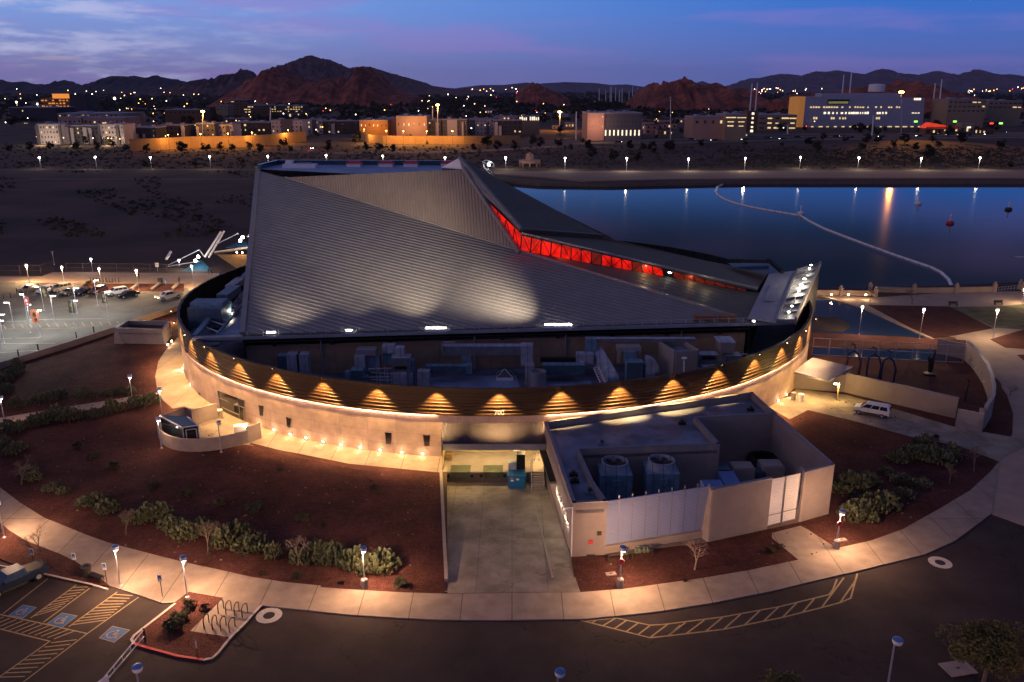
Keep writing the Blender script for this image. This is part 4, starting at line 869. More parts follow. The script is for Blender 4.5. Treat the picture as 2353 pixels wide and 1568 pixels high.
def cb(name,label,cat,x,y,z,dim,mt,extra=None):
    p=g('U',x,y,z); o=thing(name,label,cat,(p.x,p.y,.15)); mb=MB(); mb.box((p.x,p.y,.15),(dim[0],dim[1],z-.15)); mb.build('casing',mt,o)
    mb=MB(); mb.box((p.x,p.y,z+.01),(dim[0]*.9,dim[1]*.9,.1)); mb.build('lid',extra or mt,o); return o
cb('generator_box','grey box with a pale lid, left of two beside the tire shaped coil','box',1595,570,2.4,(2.6,2.,1),'beige')
cb('generator_box','grey box with a pale lid, right of two beside the tire shaped coil','box',1820,555,2.4,(2.6,2.2,1),'beige')
cb('blue_tank','long bright blue tank with a flat top behind the panel wall','tank',1500,680,2.6,(2.,5.,1),'bluecap')
cb('blue_tank','dark blue tank at the inner corner of the right court','tank',1440,580,2.6,(1.8,3.,1),'bglass')
cb('fan_coil','white fan unit just behind the cladding','fan unit',1360,710,3.4,(2.2,1.6,1),'white','bluecap')
cb('pump_set','dark blue pump set between the two grey boxes','pump',1715,610,1.8,(1.6,1.6,1),'bglass')
p=g('U',1760,500,1.2); o=thing('cable_coil','large dark coil lying behind the grey boxes','coil',(p.x,p.y,.15)); mb=MB(); mb.lathe((p.x,p.y,.15),[(1.9,0),(2.1,.5),(1.9,1.),(1.2,1.),(1.2,.2)],20); mb.build('coil','black',o)
# backflow pipe assembly in front of the cladding
bo=thing('backflow_assembly','row of green grey backflow valves on pipe legs in front of the white cladding','pipes',g('U',720,1290,.13)); mb=MB()
p0_,p1_=g('U',560,1262,.9),g('U',905,1225,.95); p0_.y-=.1
mb.tube(p0_,p1_,.14,.14,8)
for t in (0,.45,.55,1.): q=p0_.lerp(p1_,t); mb.tube(q,Z(q,.13),.07,.07,6)
mb.build('pipe_run','bin',bo)
M['valve']=mat('valve_green',(.10,.13,.09),.6)
for t in (.3,.38,.62,.7,.8,.88): 
    q=p0_.lerp(p1_,t); mb=MB(); mb.lathe(q-Vector((0,0,.1)),[(.2,0),(.24,.25),(.08,.3),(.05,.55),(.2,.56),(.2,.6)],8); mb.build('valve','valve',bo)
# ================= loading dock
dkf=g('T',160,775,0); mb=MB()
mb.slab([Vector((pL0.x,91.5,0)),Vector((aTL.x-1.9,91.5,0)),Vector((aTL.x-1.9,89.5,0)) if 0 else Vector((aTL.x-1.9,91.5,0))+Vector((0,.01,0)),Vector((aTL.x,91.4,0)),Vector((aTL.x,99.,0)),Vector((pL0.x,99,0))],.137,DZ-.1)
dk=thing('loading_dock','recessed loading dock with two levelers under a ribbed canopy','loading dock',(pL0.x,91.5,DZ)); mb.build('dock_floor','conc2',dk)
mb=MB(); zb=.14
mb.poly([Vector((pL0.x-.3,97.6,zb)),Vector((aTL.x+.3,97.6,zb)),Vector((aTL.x+.3,97.6,4.2)),Vector((pL0.x-.3,97.6,4.2))]); mb.poly([Vector((pL0.x-.02,91,zb)),Vector((pL0.x-.02,97.6,zb)),Vector((pL0.x-.02,97.6,4.1)),Vector((pL0.x-.02,95,4.1))]); mb.build('dock_back_wall',mat('dock_wall_paint',(.42,.34,.2),.8,0,.15,.5),dk)
def dx(x): return yp('T',x,480,97.5).x
for x0,x1 in ((205,575),(645,1010)):
    mb=MB(); mb.box(((dx(x0)+dx(x1))/2,97.5,.15),(dx(x1)-dx(x0),.1,2.8)); dr=mb.build('dock_door',mat('roller_door',(.38,.33,.25),.6,0,.08,1),dk)
    mb=MB()
    for k in range(6): mb.box(((dx(x0)+dx(x1))/2,97.43,.5+.42*k),(dx(x1)-dx(x0)-.1,.03,.04))
    mb.build('door_slats','conc_dk',dr)
mb=MB(); mb.box((dx(1233),97.52,.15),(1.05,.1,2.2)); mb.build('entry_door','white',dk)
for x0,x1 in ((265,555),(740,1030)):
    a,b=yp('T',x0,700,91.6),yp('T',x1,700,91.6); w=b.x-a.x
    mb=MB(); mb.box(((a.x+b.x)/2,92.3,.14),(w,2.0,.06)); mb.box(((a.x+b.x)/2,91.35,-.6),(w-.2,.22,.75)); lv=mb.build('dock_leveler',mat('leveler_steel',(.12,.13,.09),.5,.5,.2,1),dk)
    for s in (-1,1): mb=MB(); mb.box(((a.x+b.x)/2+s*(w/2+.22),91.3,-.45),(.36,.3,.4)); mb.build('bumper','tyre',lv)
dock_r=yp('T',1405,760,91.5).x
mb=MB(); mb.box(((pL0.x+dock_r)/2,91.42,DZ),(dock_r-pL0.x,.1,1.25)); mb.build('dock_face','conc_dk',dk)
# canopy
cz0,cz1=4.75,4.15; mb=MB()
cb_=[cp_(dkA+(dkB-dkA)*i/12,cz0,RR+.05) for i in range(13)]; xl,xr=pL0.x-.1,aTL.x+.35
f0,f1=yp('T',155,372,90.6),yp('T',1665,345,90.6); zc=(f0.z+f1.z)/2
nb=62
for i in range(nb):
    t0,t1=i/nb,(i+1)/nb; tm=(t0+t1)/2
    def bk(t): return cp_(dkA+(dkB-dkA)*t,cz0,RR+.02)
    def fr(t): return Vector((f0.x+(f1.x-f0.x)*t,90.6,zc))
    up=Vector((0,0,.2)); a,b,c,d_=fr(t0),fr(t1),bk(t1),bk(t0); am,bm_,=fr(tm),bk(tm)
    mb.poly([a,am,bm_,d_],0); mb.poly([am+up,b+up*.9,c+up*.9,bm_+up],0); mb.poly([am,am+up,bm_+up,bm_],0); mb.poly([b+up*.9,b,c,c+up*.9],0)
mb.build('canopy_roof',mat('canopy_metal',(.10,.09,.12),.5,.4,.1,1),dk)
mb=MB(); mb.hull8([Vector((f0.x,90.45,zc-.65)),Vector((f1.x,90.45,zc-.65)),Vector((f1.x,90.6,zc-.65)),Vector((f0.x,90.6,zc-.65))],[Vector((f0.x,90.45,zc+.12)),Vector((f1.x,90.45,zc+.12)),Vector((f1.x,90.6,zc+.12)),Vector((f0.x,90.6,zc+.12))]); mb.tube(Vector((f0.x,90.7,zc)),Vector((f0.x,96,cz0)),.12); mb.build('canopy_fascia','cap',dk)
mb=MB(); mb.poly([Vector((f0.x,90.6,zc-.3)),Vector((f1.x,90.6,zc-.3)),Vector((f1.x,97.5,zc-.1)),Vector((f0.x,97.5,zc-.1))]); mb.build('canopy_soffit',mat('soffit',(.3,.24,.15),.8),dk)
for fx in (.2,.5,.8):
    q=Vector((f0.x+(f1.x-f0.x)*fx,94,zc-.55)); mb=MB(); mb.box(q,(1.2,.25,.1)); mb.build('dock_lamp','lampC',dk); pl(q-Vector((0,0,.25)),(1,.66,.18),420,.2,dk)
pl(Vector((pL0.x+.9,90.2,2.6)),(1,.62,.15),200,.2,dk)
# steps with rails
mb=MB(); sx0,sx1=yp('T',1440,820,90.9).x,aTL.x-.05; y_=91.4
for k in range(7):
    z=-.02-.165*k; mb.box(((sx0+sx1)/2,y_-.16-.33*k,DZ-.05),(sx1-sx0,.34,z-DZ+.05))
stp=mb.build('steps','conc2',dk)
mb=MB()
for x in (sx0+.05,sx0+.0):
    pass
mb.path([Vector((sx0,93.6,1.05)),Vector((sx0,91.4,1.05)),Vector((sx0,88.9,-.15)),Vector((sx0,88.3,-.15)),Vector((sx0,88.3,DZ))],.045)
mb.path([Vector((sx0,93.6,.6)),Vector((sx0,91.4,.6)),Vector((sx0,88.9,-.6))],.035)
for y,zt,zb in ((93.6,1.05,.14),(91.5,1.05,.14),(90.1,.4,-.6)): mb.tube(Vector((sx0,y,zt)),Vector((sx0,y,zb)),.04)
mb.path([Vector((sx1-.06,91.4,1.)),Vector((sx1-.06,88.9,-.2))],.04); mb.build('handrail','silver',dk)
# retaining walls beside the ramp
mb=MB(); pa,pb=Vector((pL0.x,91.6,0)),Vector((pL1.x-.05,pL1.y+1.8,0))
wallseg(mb,pb,pa,-1.4,.42,.35); mb.build('retaining_wall','conc2',dk)
mb=MB(); wallseg(mb,Vector((sx0+.1,88.2,0)),g('H',1515,880,.1),-1.3,.20,.12); mb.build('ramp_kerb','conc2',dk) if 0 else None
cs=MB(); k0,k1=Vector((sx0+.05,88.2,DZ+.12)),g('H',1522,885,.24); 
cs.hull8([k0-Vector((.08,0,.4)),k1-Vector((.08,0,.4)),k1+Vector((.08,0,-.4)),k0+Vector((.08,0,-.4))],[k0-Vector((.08,0,0)),k1-Vector((.08,0,0)),k1+Vector((.08,0,0)),k0+Vector((.08,0,0))]); cs.build('ramp_kerb','conc2',dk)
# compactor
p=g('T',1230,1005,DZ+.03); cpx=thing('trash_compactor','blue trash compactor with stickers beside the dock steps','compactor',p)
w=yp('T',1350,900,p.y).x-yp('T',1105,900,p.y).x
mb=MB(); mb.box(p+Vector((0,1.2,0)),(w,2.4,1.75)); mb.box(p+Vector((-w/2-.08,1.2,.9)),(.14,1.2,.55)); mb.box(p+Vector((w/2+.08,1.2,.9)),(.14,1.2,.55)); mb.build('container','comp',cpx)
mb=MB(); mb.box(p+Vector((-w/4,2.2,1.76)),(w/2,1.,.85)); mb.build('hopper','duct',cpx)
mb=MB(); mb.box(p+Vector((w/4,2.4,1.76)),(w/2,1.2,1.9)); 
for k in range(6): mb.box(p+Vector((w/4-.42+.17*k,1.77,1.9)),(.05,.05,1.7))
mb.build('chute','black',cpx)
for dx_,dz,mt in ((-.62,1.35,'orange_b'),(-.55,1.02,'white'),(.1,1.18,'white')):
    mb=MB(); mb.box(p+Vector((dx_,-.012,dz)),(.36,.02,.22)); mb.build('sticker',mt,cpx)
cr=thing('wooden_crate','small wooden crate at the left end of the dock','crate',Vector((pL0.x+.6,95,.14))); mb=MB(); mb.box(ORG[cr.name],(.7,.6,.9)); mb.build('box','wood',cr); mb=MB()
for k in range(4): mb.box(ORG[cr.name]+Vector((0,-.32,.1+.22*k)),(.74,.03,.12))
mb.build('slats','yellow',cr)
ht=thing('hand_truck','folding hand truck leaning at the right end of the dock','hand truck',Vector((aTL.x-1.1,94.6,.14))); q=ORG[ht.name]; mb=MB()
mb.tube(q,q+Vector((.4,.3,1.5)),.05); mb.tube(q+Vector((.45,0,0)),q+Vector((.8,.3,1.5)),.05); mb.box(q+Vector((.2,-.2,0)),(.6,.5,.05))
for k in range(4): mb.tube(q+Vector((.1*k,.07*k,.35*k+.1)),q+Vector((.45+.1*k,.07*k,.35*k+.1)),.035)
mb.build('frame','silver',ht); mb=MB(); mb.tube(q+Vector((-.1,.1,.12)),q+Vector((-.02,.1,.12)),.12,.12,12); mb.tube(q+Vector((.52,.1,.12)),q+Vector((.6,.1,.12)),.12,.12,12); mb.build('wheels','tyre',ht)
# ================= left round court
CZ=1.9
rim=[g('R',x,y,CZ) for x,y in ((140,600),(90,680),(85,760),(125,850),(220,925),(350,975),(500,1005),(660,1018),(830,1020),(1030,1005),(1230,980),(1370,950),(1500,920),(1640,890),(1755,862))]
cw=thing('garden_court_wall','curved low concrete wall round a small paved court','wall',Z(rim[8],0)); mb=MB()
for a,b in zip(rim,rim[1:]): wallseg(mb,a,b,-.1,CZ,.25)
mb.build('curved_wall','conc2',cw)
mb=MB()
k=[g('R',x,y,2.4) for x,y in ((240,570),(612,430),(720,485),(1190,357))]
wallseg(mb,k[0],k[1],0,2.4,.25); wallseg(mb,k[1],k[2],0,2.4,.25); wallseg(mb,k[2],k[3],0,2.4,.25); wallseg(mb,rim[0],k[0],0,2.2,.2)
e0,e1=g('R',1600,810,CZ+.2),g('R',1985,660,CZ+.9); wallseg(mb,rim[-1],e1,0,CZ+.5,.25); mb.build('rear_wall','conc2',cw)
mb=MB(); mb.slab([rim[i] for i in range(0,15,2)]+[e1,k[3],k[2],k[1],k[0]],.142,0); mb.build('court_paving','walk',cw)
mb=MB(); mb.box(g('R',1640,870,.9),(1.8,1.0,.9),.3); mb.build('planter','white',cw)
for x,y in ((1005,460),(1710,800)):
    q=g('R',x,y,1.8); mb=MB(); mb.box(q,(.25,.15,.2)); mb.build('court_lamp','lampW',cw); pl(q+Vector((.1,-.35,.1)),WARM,20,.08,cw)
kz=3.2; kk=[g('R',x,y,kz) for x,y in ((145,592),(560,800),(850,765),(640,600),(250,570))]
ks=thing('glass_pavilion','small dark glass pavilion with a flat roof and pale metal frame inside the round court','pavilion',Z(kk[1],.14)); mb=MB(); mb.slab(kk,kz,kz-.14); mb.build('roof','bglass',ks)
mb=MB()
for a,b in zip(kk,kk[1:]+kk[:1]): mb.poly([Z(a,.14),Z(b,.14),Z(b,kz-.14),Z(a,kz-.14)])
mb.build('glass_walls','glass',ks); mb=MB()
for a,b in zip(kk[:3],kk[1:3]+kk[3:4]): mb.tube(Z(a,kz),Z(b,kz),.1,.1,4); 
for a in kk[:3]: mb.tube(Z(a,.14),Z(a,kz),.1,.1,4)
mb.build('frame','silver',ks)
a,b=kk[1].lerp(kk[2],.2),kk[1].lerp(kk[2],.85); mb=MB(); mb.path([Z(a,.3)+Vector((0,-.05,0)),Z(a,2.8)+Vector((0,-.05,0)),Z(b,2.8)+Vector((0,-.05,0)),Z(b,.3)+Vector((0,-.05,0)),Z(a,.3)+Vector((0,-.05,0))],.08,4); mb.tube(Z(a,1.)+Vector((0,-.05,0)),Z(b,1.)+Vector((0,-.05,0)),.06,.06,4); mb.build('door_frame','silver',ks)
p=g('R',345,850,2.0); mb=MB()
for i in range(6): q=g('R',345-25*i,790-18*i,2.2); mb.ball(q+Vector((0,-.1,0)),.12 if i<2 else .08,1,8)
mb.build('globe_lamps','lampC',ks); pl(p+Vector((0,-.6,.3)),WHT,14,.1,ks)
bn=thing('litter_bin','round concrete litter bin beside the glass storefront','litter bin',g('R',1250,610,.14)); mb=MB(); mb.lathe(ORG[bn.name],[(.4,0),(.42,1.0)],14); mb.build('bin_body','conc2',bn); mb=MB(); mb.lathe(ORG[bn.name]+Vector((0,0,1.)),[(.45,0),(.45,.12),(.2,.2)],14); mb.build('lid','white',bn)
# small block building at the left
q_=[g('P',x,y,3.) for x,y in ((1460,1030),(2085,1045),(2175,935),(1625,930))]
sb=thing('pump_house','small roofless block enclosure beside the round wall, lit at its right end','enclosure',Z(q_[0],0)); mb=MB()
for a,b in zip(q_,q_[1:]+q_[:1]): wallseg(mb,a,b,0,3.,.35,0,1,.06)
mb.build('walls',['block','cap'],sb,uvf=uvbox); mb=MB(); mb.slab(q_,2.2,2.0); mb.build('inner_deck','black',sb)
a=q_[0]; mb=MB(); mb.hull8([Z(a,0),Z(a,0)+Vector((-.25,-.35,0)),Z(a,0)+Vector((1.6,-.35,0)),Z(a,0)+Vector((1.6,0,0))],[Z(a,2.95),Z(a,2.95)+Vector((-.02,-.05,0)),Z(a,2.95)+Vector((.3,-.03,0)),Z(a,2.95)+Vector((.3,0,0))]); mb.build('splayed_pier','conc2',sb)
mb=MB(); d=q_[2]-q_[1]; d.z=0; n_=Vector((d.y,-d.x,0)).normalized()*.03
mb.poly([Z(q_[1],.14)+d*.2+n_,Z(q_[1],.14)+d*.5+n_,Z(q_[1],2.2)+d*.5+n_,Z(q_[1],2.2)+d*.2+n_]); mb.build('door','beige',sb)
for x,y in ((2145,1248),(2195,1200)):
    q=g('P',x,y,.45); mb=MB(); mb.box(q,(.25,.2,.22)); mb.build('ground_lamp','lampW',sb); pl(q+Vector((.3,-.3,.25)),(1,.62,.22),45,.07,sb)
# wall between the lot and the gravel, with its lit return
rw=thing('retaining_wall','long low retaining wall along the edge of the parking lot','wall',Z(lot[1],0)); mb=MB()
ww=gl('D',[(-1600,1750),(0,1066),(470,924),(750,832),(900,779),(1165,692)],LZ+.15)
for a,b in zip(ww,ww[1:]): wallseg(mb,a,b,-.1,LZ+.25,.25)
mb.build('wall','conc2',rw)
pl(g('D',1130,760,1.6),(1,.55,.2),900,.2,rw,); pl(g('D',1090,750,2.6),(1,.55,.2),60,.2,rw)
# ================= right side: canopy, court walls, gate
s0=[g('V',438,958,3.2),g('V',735,1032,3.2),g('V',935,920,3.3),g('V',600,842,3.3)]
cn=thing('entry_canopy','flat grey canopy over the service entrance at the right of the ring','canopy',Z(s0[1],.13)); mb=MB(); mb.sheet(s0,.3); mb.build('canopy_roof','cap',cn); 
mb=MB(); q=g('V',803,1200,.13); mb.tube(q,Z(q,3.0),.12); mb.build('canopy_post','yellow',cn); mb=MB(); mb.box(Z(q,2.6)+Vector((-.5,-.1,.2)),(.5,.3,.12)); mb.build('canopy_lamp','lampW',cn); pl(Z(q,2.65)+Vector((-.1,-.4,.1)),(1,.62,.16),700,.12,cn); pl(g('V',600,1060,2.4),(1,.58,.15),160,.15,cn)
cwl=thing('court_wall','long block wall between the service yard and the sculpture court','wall',g('V',1780,1420,0)); mb=MB(); WZ2=3.2
w0,w1,w2=g('V',640,900,WZ2),g('V',880,975,WZ2),g('V',1810,1180,WZ2)
w0=cp_(.86,0,RR-.3); wallseg(mb,w1,w2,0,WZ2,.3,0,1,.06); wallseg(mb,Z(w1,0)+Vector((-9.5,2.2,0)),w1,0,WZ2-.3,.3); mb.build('wall',['block','cap'],cwl,uvf=uvbox)
gtt=thing('yard_gate','grey sheet metal gate with a pale frame at the end of the court wall','gate',g('V',1900,1440,.13)); ga,gb_=g('V',1785,1420,.13),g('V',1998,1466,.13); mb=MB(); hz2=2.9
mb.poly([ga,gb_,Z(gb_,hz2),Z(ga,hz2)]); mb.build('gate_panel','beige',gtt); mb=MB()
for z in (.2,1.1,2.,hz2): mb.tube(Z(ga,z)-Vector((0,.05,0)),Z(gb_,z)-Vector((0,.05,0)),.06,.06,4)
for p in (ga,gb_): mb.tube(p,Z(p,hz2),.09,.09,4)
mb.build('gate_frame','trim',gtt)
cv=[g('V',x,y,3.4) for x,y in ((1875,708),(1940,765),(1990,830),(2040,900),(2075,990),(2092,1080),(2085,1150),(2055,1200),(2025,1245))]
cvw=thing('curved_wall','tall curved concrete wall closing the sculpture court on the right','wall',Z(cv[4],0)); mb=MB()
for a,b in zip(cv,cv[1:]): wallseg(mb,a,b,0,3.4,.45,0,1,.06)
wallseg(mb,g('V',1640,700,2.6),cv[0],0,2.9,.3); wallseg(mb,gb_,cv[-1],0,3.1,.5); mb.build('wall',['conc2','cap'],cvw); mb=MB()
for x,y in ((1900,850),(1925,890),(1958,928),(1990,970),(2022,1048)): q=g('V',x,y,1.6); mb.box(q,(.2,.2,.2))
mb.build('wall_bosses','white',cvw)
# court floor and pools
pad('court_floor',[g('V',x,y,0) for x,y in ((600,830),(1820,880),(1850,720),(2090,1000),(2030,1260),(1800,1190),(880,985))],.131,'gravel2')
M['pool']=mat('pool_water',(.01,.02,.05),.06,0,.1,1,.1,3); 
def wat(name,pts,z,label,cat='pool'):
    mb=MB(); mb.slab(pts,z,0); o=mb.build(name,'pool'); return struct(o)
wat('reflecting_pool',gl('V',[(560,335),(660,335),(1000,440),(1580,700),(560,640)]),.15,'')
strip(gl('V',[(650,333),(1000,437),(1590,700)]),.6,.28,0,'lake_deck','pool_coping')
wat('reflecting_pool',gl('V',[(600,770),(1710,785),(1830,885),(600,830)]),.15,'')
pad('pool_terrace',gl('V',[(590,640),(1600,690),(1650,770),(1700,785),(590,765)]),.17,'gravel2')
mb=MB(); mb.slab(gl('V',[(600,500),(800,510),(900,560),(920,590),(850,630),(600,620)],.16),.165,.1); struct(mb.build('pool_shelf','asphalt'))
fe=thing('court_fence','tall thin metal fence with square bays beside the reflecting pool','fence',g('V',600,830,.13)); mb=MB()
fa,fb_=g('V',597,822,.15),g('V',1845,888,.15); ta,tb=Z(fa,3.3),Z(fb_,3.3)
for z in (.25,1.7,3.3): mb.tube(Z(fa,z),Z(fb_,z),.05,.05,5)
mb.build('rails','silver',fe)
for i in range(10):
    p=fa.lerp(fb_,i/9.); q=MB(); q.tube(p,Z(p,3.35),.06,.06,6); q.build('post','silver',fe)
# blue tubular sculptures and dark statue
def skinfig(name,chains,mt,parent,loc):
    me=bpy.data.meshes.new(name); vs=[];es=[];rs=[]
    idx={}
    for ch in chains:
        prev=None
        for (x,y,z,r) in ch:
            k=(round(x,3),round(y,3),round(z,3))
            if k not in idx: idx[k]=len(vs); vs.append((x,y,z)); rs.append(r)
            if prev is not None: es.append((prev,idx[k]))
            prev=idx[k]
    me.from_pydata(vs,es,[]); o=bpy.data.objects.new(name,me); COL.objects.link(o)
    md=o.modifiers.new('skin','SKIN'); 
    if not me.skin_vertices: 
        import bmesh
        bm=bmesh.new(); bm.from_mesh(me); bm.verts.layers.skin.verify(); bm.to_mesh(me); bm.free()
    for i,v in enumerate(me.skin_vertices[0].data): v.radius=(rs[i],rs[i]); v.use_root=(i==0)
    o.modifiers.new('sub','SUBSURF').levels=1; o.modifiers['sub'].render_levels=1
    me.materials.append(M[mt]); o.parent=parent; o.location=loc; return o
M['bluetube']=mat('blue_sculpture_paint',(.012,.03,.10),.4,.2,.15,1)
for i,(x,y,x2,lb) in enumerate(((980,990,1020,'leftmost of three dark blue looping tube sculptures in the court'),(1150,1020,1140,'middle of three dark blue looping tube sculptures in the court'),(1270,1050,1230,'rightmost of three dark blue looping tube sculptures in the court'))):
    p=g('V',x,y,.13); o=thing('sculpture',lb,'sculpture',p,'blue tube sculptures'); mb=MB()
    pts=[p+Vector((0,0,0)),p+Vector((.1,0,2.2)),p+Vector((-.3,.2,3.6)),p+Vector((-1.1,.3,4.2)),p+Vector((-1.9,.3,3.7)),p+Vector((-2.0,.3,2.6)),p+Vector((-1.9,.4,0))]
    mb.path(pts,.17,8); mb.path([pts[3],pts[3]+Vector((.2,0,.9)),pts[3]+Vector((-.5,0,1.2))],.12,8); mb.build('tube','bluetube',o)
st_=thing('statue','dark abstract standing statue on a round plinth in the court','statue',g('V',1570,985,.13)); mb=MB(); mb.lathe(ORG[st_.name],[(1.,0),(1.,.25),(.3,.3)],14); mb.build('plinth','black',st_)
skinfig('figure',[[(0,0,.3,.35),(0,0,1.3,.45),(.1,0,2.2,.5),(.1,0,3.0,.35),(.35,0,3.8,.2),(.3,0,4.4,.1)],[(.1,0,2.2,.5),(-.5,0,2.8,.25),(-.4,0,3.6,.12)]],'black',st_,(0,0,0))
po=thing('sculpture','slim dark upright post sculpture near the curved wall','sculpture',g('V',1862,1200,.13)); mb=MB(); mb.tube(ORG[po.name],ORG[po.name]+Vector((.2,0,3.4)),.14,.06); mb.tube(ORG[po.name]+Vector((.2,0,3.0)),ORG[po.name]+Vector((-.2,0,3.6)),.08); mb.build('post','black',po)
# lakeside wall with posts
lw=thing('lake_wall','cream lakeside parapet wall with ball topped posts, lit at its left end','wall',g('V',1120,330,.1)); mb=MB()
def lwp(pts,h,t=.5):
    q=gl('V',pts,.1)
    for a,b in zip(q,q[1:]): wallseg(mb,a,b,.1,.1+h,t)
lwp([(590,326),(830,328),(1130,336)],1.2); lwp([(1130,300),(1430,310),(1790,305),(2110,298)],1.2); mb.build('parapet','lake_deck',lw)
for x,y in ((833,328),(1122,336),(1075,300),(1440,312),(1790,306),(2105,298),(2318,276),(2345,300)):
    p=g('V',x,y,.1); mb=MB(); mb.box(p,(.7,.7,1.7)); mb.box(p+Vector((0,0,1.7)),(.85,.85,.15)); mb.ball(p+Vector((0,0,2.1)),.32,1,10); mb.build('post','white' if 0 else 'lake_deck',lw)
for x,y in ((618,322),(752,322),(893,322),(1035,325)):
    p=g('V',x,y,1.)+Vector((0,-.35,0)); mb=MB(); mb.box(p,(.3,.15,.25)); mb.build('wall_lamp','lampW',lw); pl(p+Vector((0,-.5,.1)),WARM,260,.1,lw)
mb=MB(); a,b=g('V',2115,297,.1),g('V',2320,276,.1)
for z in (.5,1.1): mb.tube(Z(a,z),Z(b,z),.04)
for i in range(9): q=a.lerp(b,i/8.); mb.tube(q,Z(q,1.15),.04)
mb.build('railing','silver',lw)
# floating boom across the lake
bm_=[(440,1188),(385,1205),(345,1225),(335,1248),(350,1275),(400,1305),(470,1330),(560,1352),(680,1375),(780,1392),(875,1408)]
pts=[g('C',x,y,WZ+.1) for x,y in bm_]+[g('F',x,y,WZ+.1) for x,y in ((885,98),(950,140),(1050,190),(1200,248),(1340,300),(1480,352),(1620,400),(1740,440),(1810,475),(1860,520),(1885,575))]
bo=thing('floating_boom','long white floating boom curving across the lake','boom',pts[10]); mb=MB()
tot=0
for a,b in zip(pts,pts[1:]):
    L_=(b-a).length; n=max(1,int(L_/3.4))
    for i in range(n): p,q=a.lerp(b,i/n),a.lerp(b,(i+.9)/n); mb.tube(p,q,.42,.42,7)
mb.build('float_segments','white',bo); mb=MB(); mb.path(pts,.08,4); mb.build('cable','bin',bo)
def buoy(x,y,label,mt,light=None,c='C'):
    p=g(c,x,y,WZ); o=thing('buoy',label,'buoy',p); mb=MB(); mb.lathe(p,[(1.3,-.2),(1.4,.5),(1.,.9),(.3,1.1)],14); mb.build('float',mt,o); mb=MB(); mb.tube(p+Vector((0,0,1.)),p+Vector((0,0,2.6)),.3,.2); mb.ball(p+Vector((0,0,2.9)),.45); mb.build('mast','white',o); return o
buoy(893,1400,'white marker buoy where the two boom sections meet','white'); buoy(1660,1335,'white and grey buoy below a lamp reflection near the far shore','white'); buoy(1868,1462,'red buoy with a white top on the right of the lake','redp')
buoy(2250,1372,'small dark green buoy at the far right of the lake','bush')
mb=MB()
# ================= lamps
def walk_lamp(label,base=.0,tilt=0.,lit=True,h=4.3,cap='bluecap'):
    o=thing('street_lamp',label,'street lamp'); 
    mb=MB(); mb.tube((0,0,base),(0,0,h-.3),.075,.055,10); mb.lathe((0,0,base),[(.2,0),(.2,.06),(.1,.14)],10); mb.build('pole','silver',o)
    if base>0.1: mb=MB(); mb.lathe((0,0,0),[(.32,-.2),(.32,base-.05),(.27,base)],16); mb.build('concrete_base','conc2',o)
    hd=Vector((.16,0,0)); mb=MB(); mb.lathe((.12,-.06,h-.34),[(.26,0),(.30,.12),(.31,.34)],16); mb.path([(0,0,h-.4),(.05,0,h-.3)],.06); hh=mb.build('lamp_head','white',o)
    mb=MB(); mb.lathe((.12,-.06,h+.001),[(.315,0),(.30,.05),(.15,.09)],16); mb.build('lamp_cap',cap,o)
    mb=MB(); mb.lathe((.12,-.06,h-.44),[(.02,0),(.20,.02),(.245,.10)],16); mb.build('lens','lampC' if lit else 'beige',hh)
    return o
LP=[('G',787,938,.0,'walkway lamp with a blue cap left of the accessible parking signs, by the parked pickup',1),('G',1225,1012,.0,'walkway lamp with a blue cap at the corner of the bike rack island',1),('H',292,948,.9,'walkway lamp on a concrete base beside the big cactus clumps near the driveway',1),('H',1960,945,.9,'walkway lamp on a concrete base in front of the white cladding, carrying a round sign',1),('I',1125,690,.9,'walkway lamp on a concrete base right of the service building gate',1),('G',28,622,.0,'walkway lamp at the left edge beside the wide sidewalk',1),('D',868,1320,.0,'lamp on the narrow garden path behind the round garden court',1),('D',35,1472,.0,'lamp at the left end of the narrow garden path',1),('R',190,592,0,'lamp standing behind the glass pavilion at the round court',1),('R',175,1185,0,'lamp at the left foot of the curved court wall',1),('R',1275,1258,0,'unlit lamp pole in front of the curved court wall',0)]
for c,x,y,b,lb,lit in LP:
    o=walk_lamp(lb,b,lit=bool(lit)); p=g(c,x,y,.13); o.location=p; ORG[o.name]=p
    if lit:
        h=4.3 if b==0 else 4.3
        side=Vector((.12,-.06,3.78))
        pl(p+side,(1,.55,.29),3300 if c in 'GHI' else 500,.12,o)
for c,x,y,h,lb in (('G',885,1462,5.,'blue capped lamp rising from the bottom edge below the barrier arm'),('H',1555,1492,5.,'blue capped lamp rising from the bottom edge in the middle of the road'),('I',1512,1285,6.,'tall blue capped lamp at the bottom right of the road')):
    p=g(c,x,y,h); o=walk_lamp(lb,0,h=h,lit=False); o.location=(p.x,p.y,0); o.scale=(1.25,1.25,1)
    if c=='I': pl((p.x+2,p.y-5,6),(1,.55,.32),0.01)
# dim spill from lamps just outside the bottom of the frame stands on their own posts
for x,y in ((-25,38),(40,40)):
    o=walk_lamp('walkway lamp standing across the road, '+('left' if x<0 else 'right')+' of the driveway',0,h=6.); o.location=(x,y,0); ORG[o.name]=Vector((x,y,0)); pl(Vector((x+.12,y-.06,5.4)),(1,.45,.30),1500,.12,o)
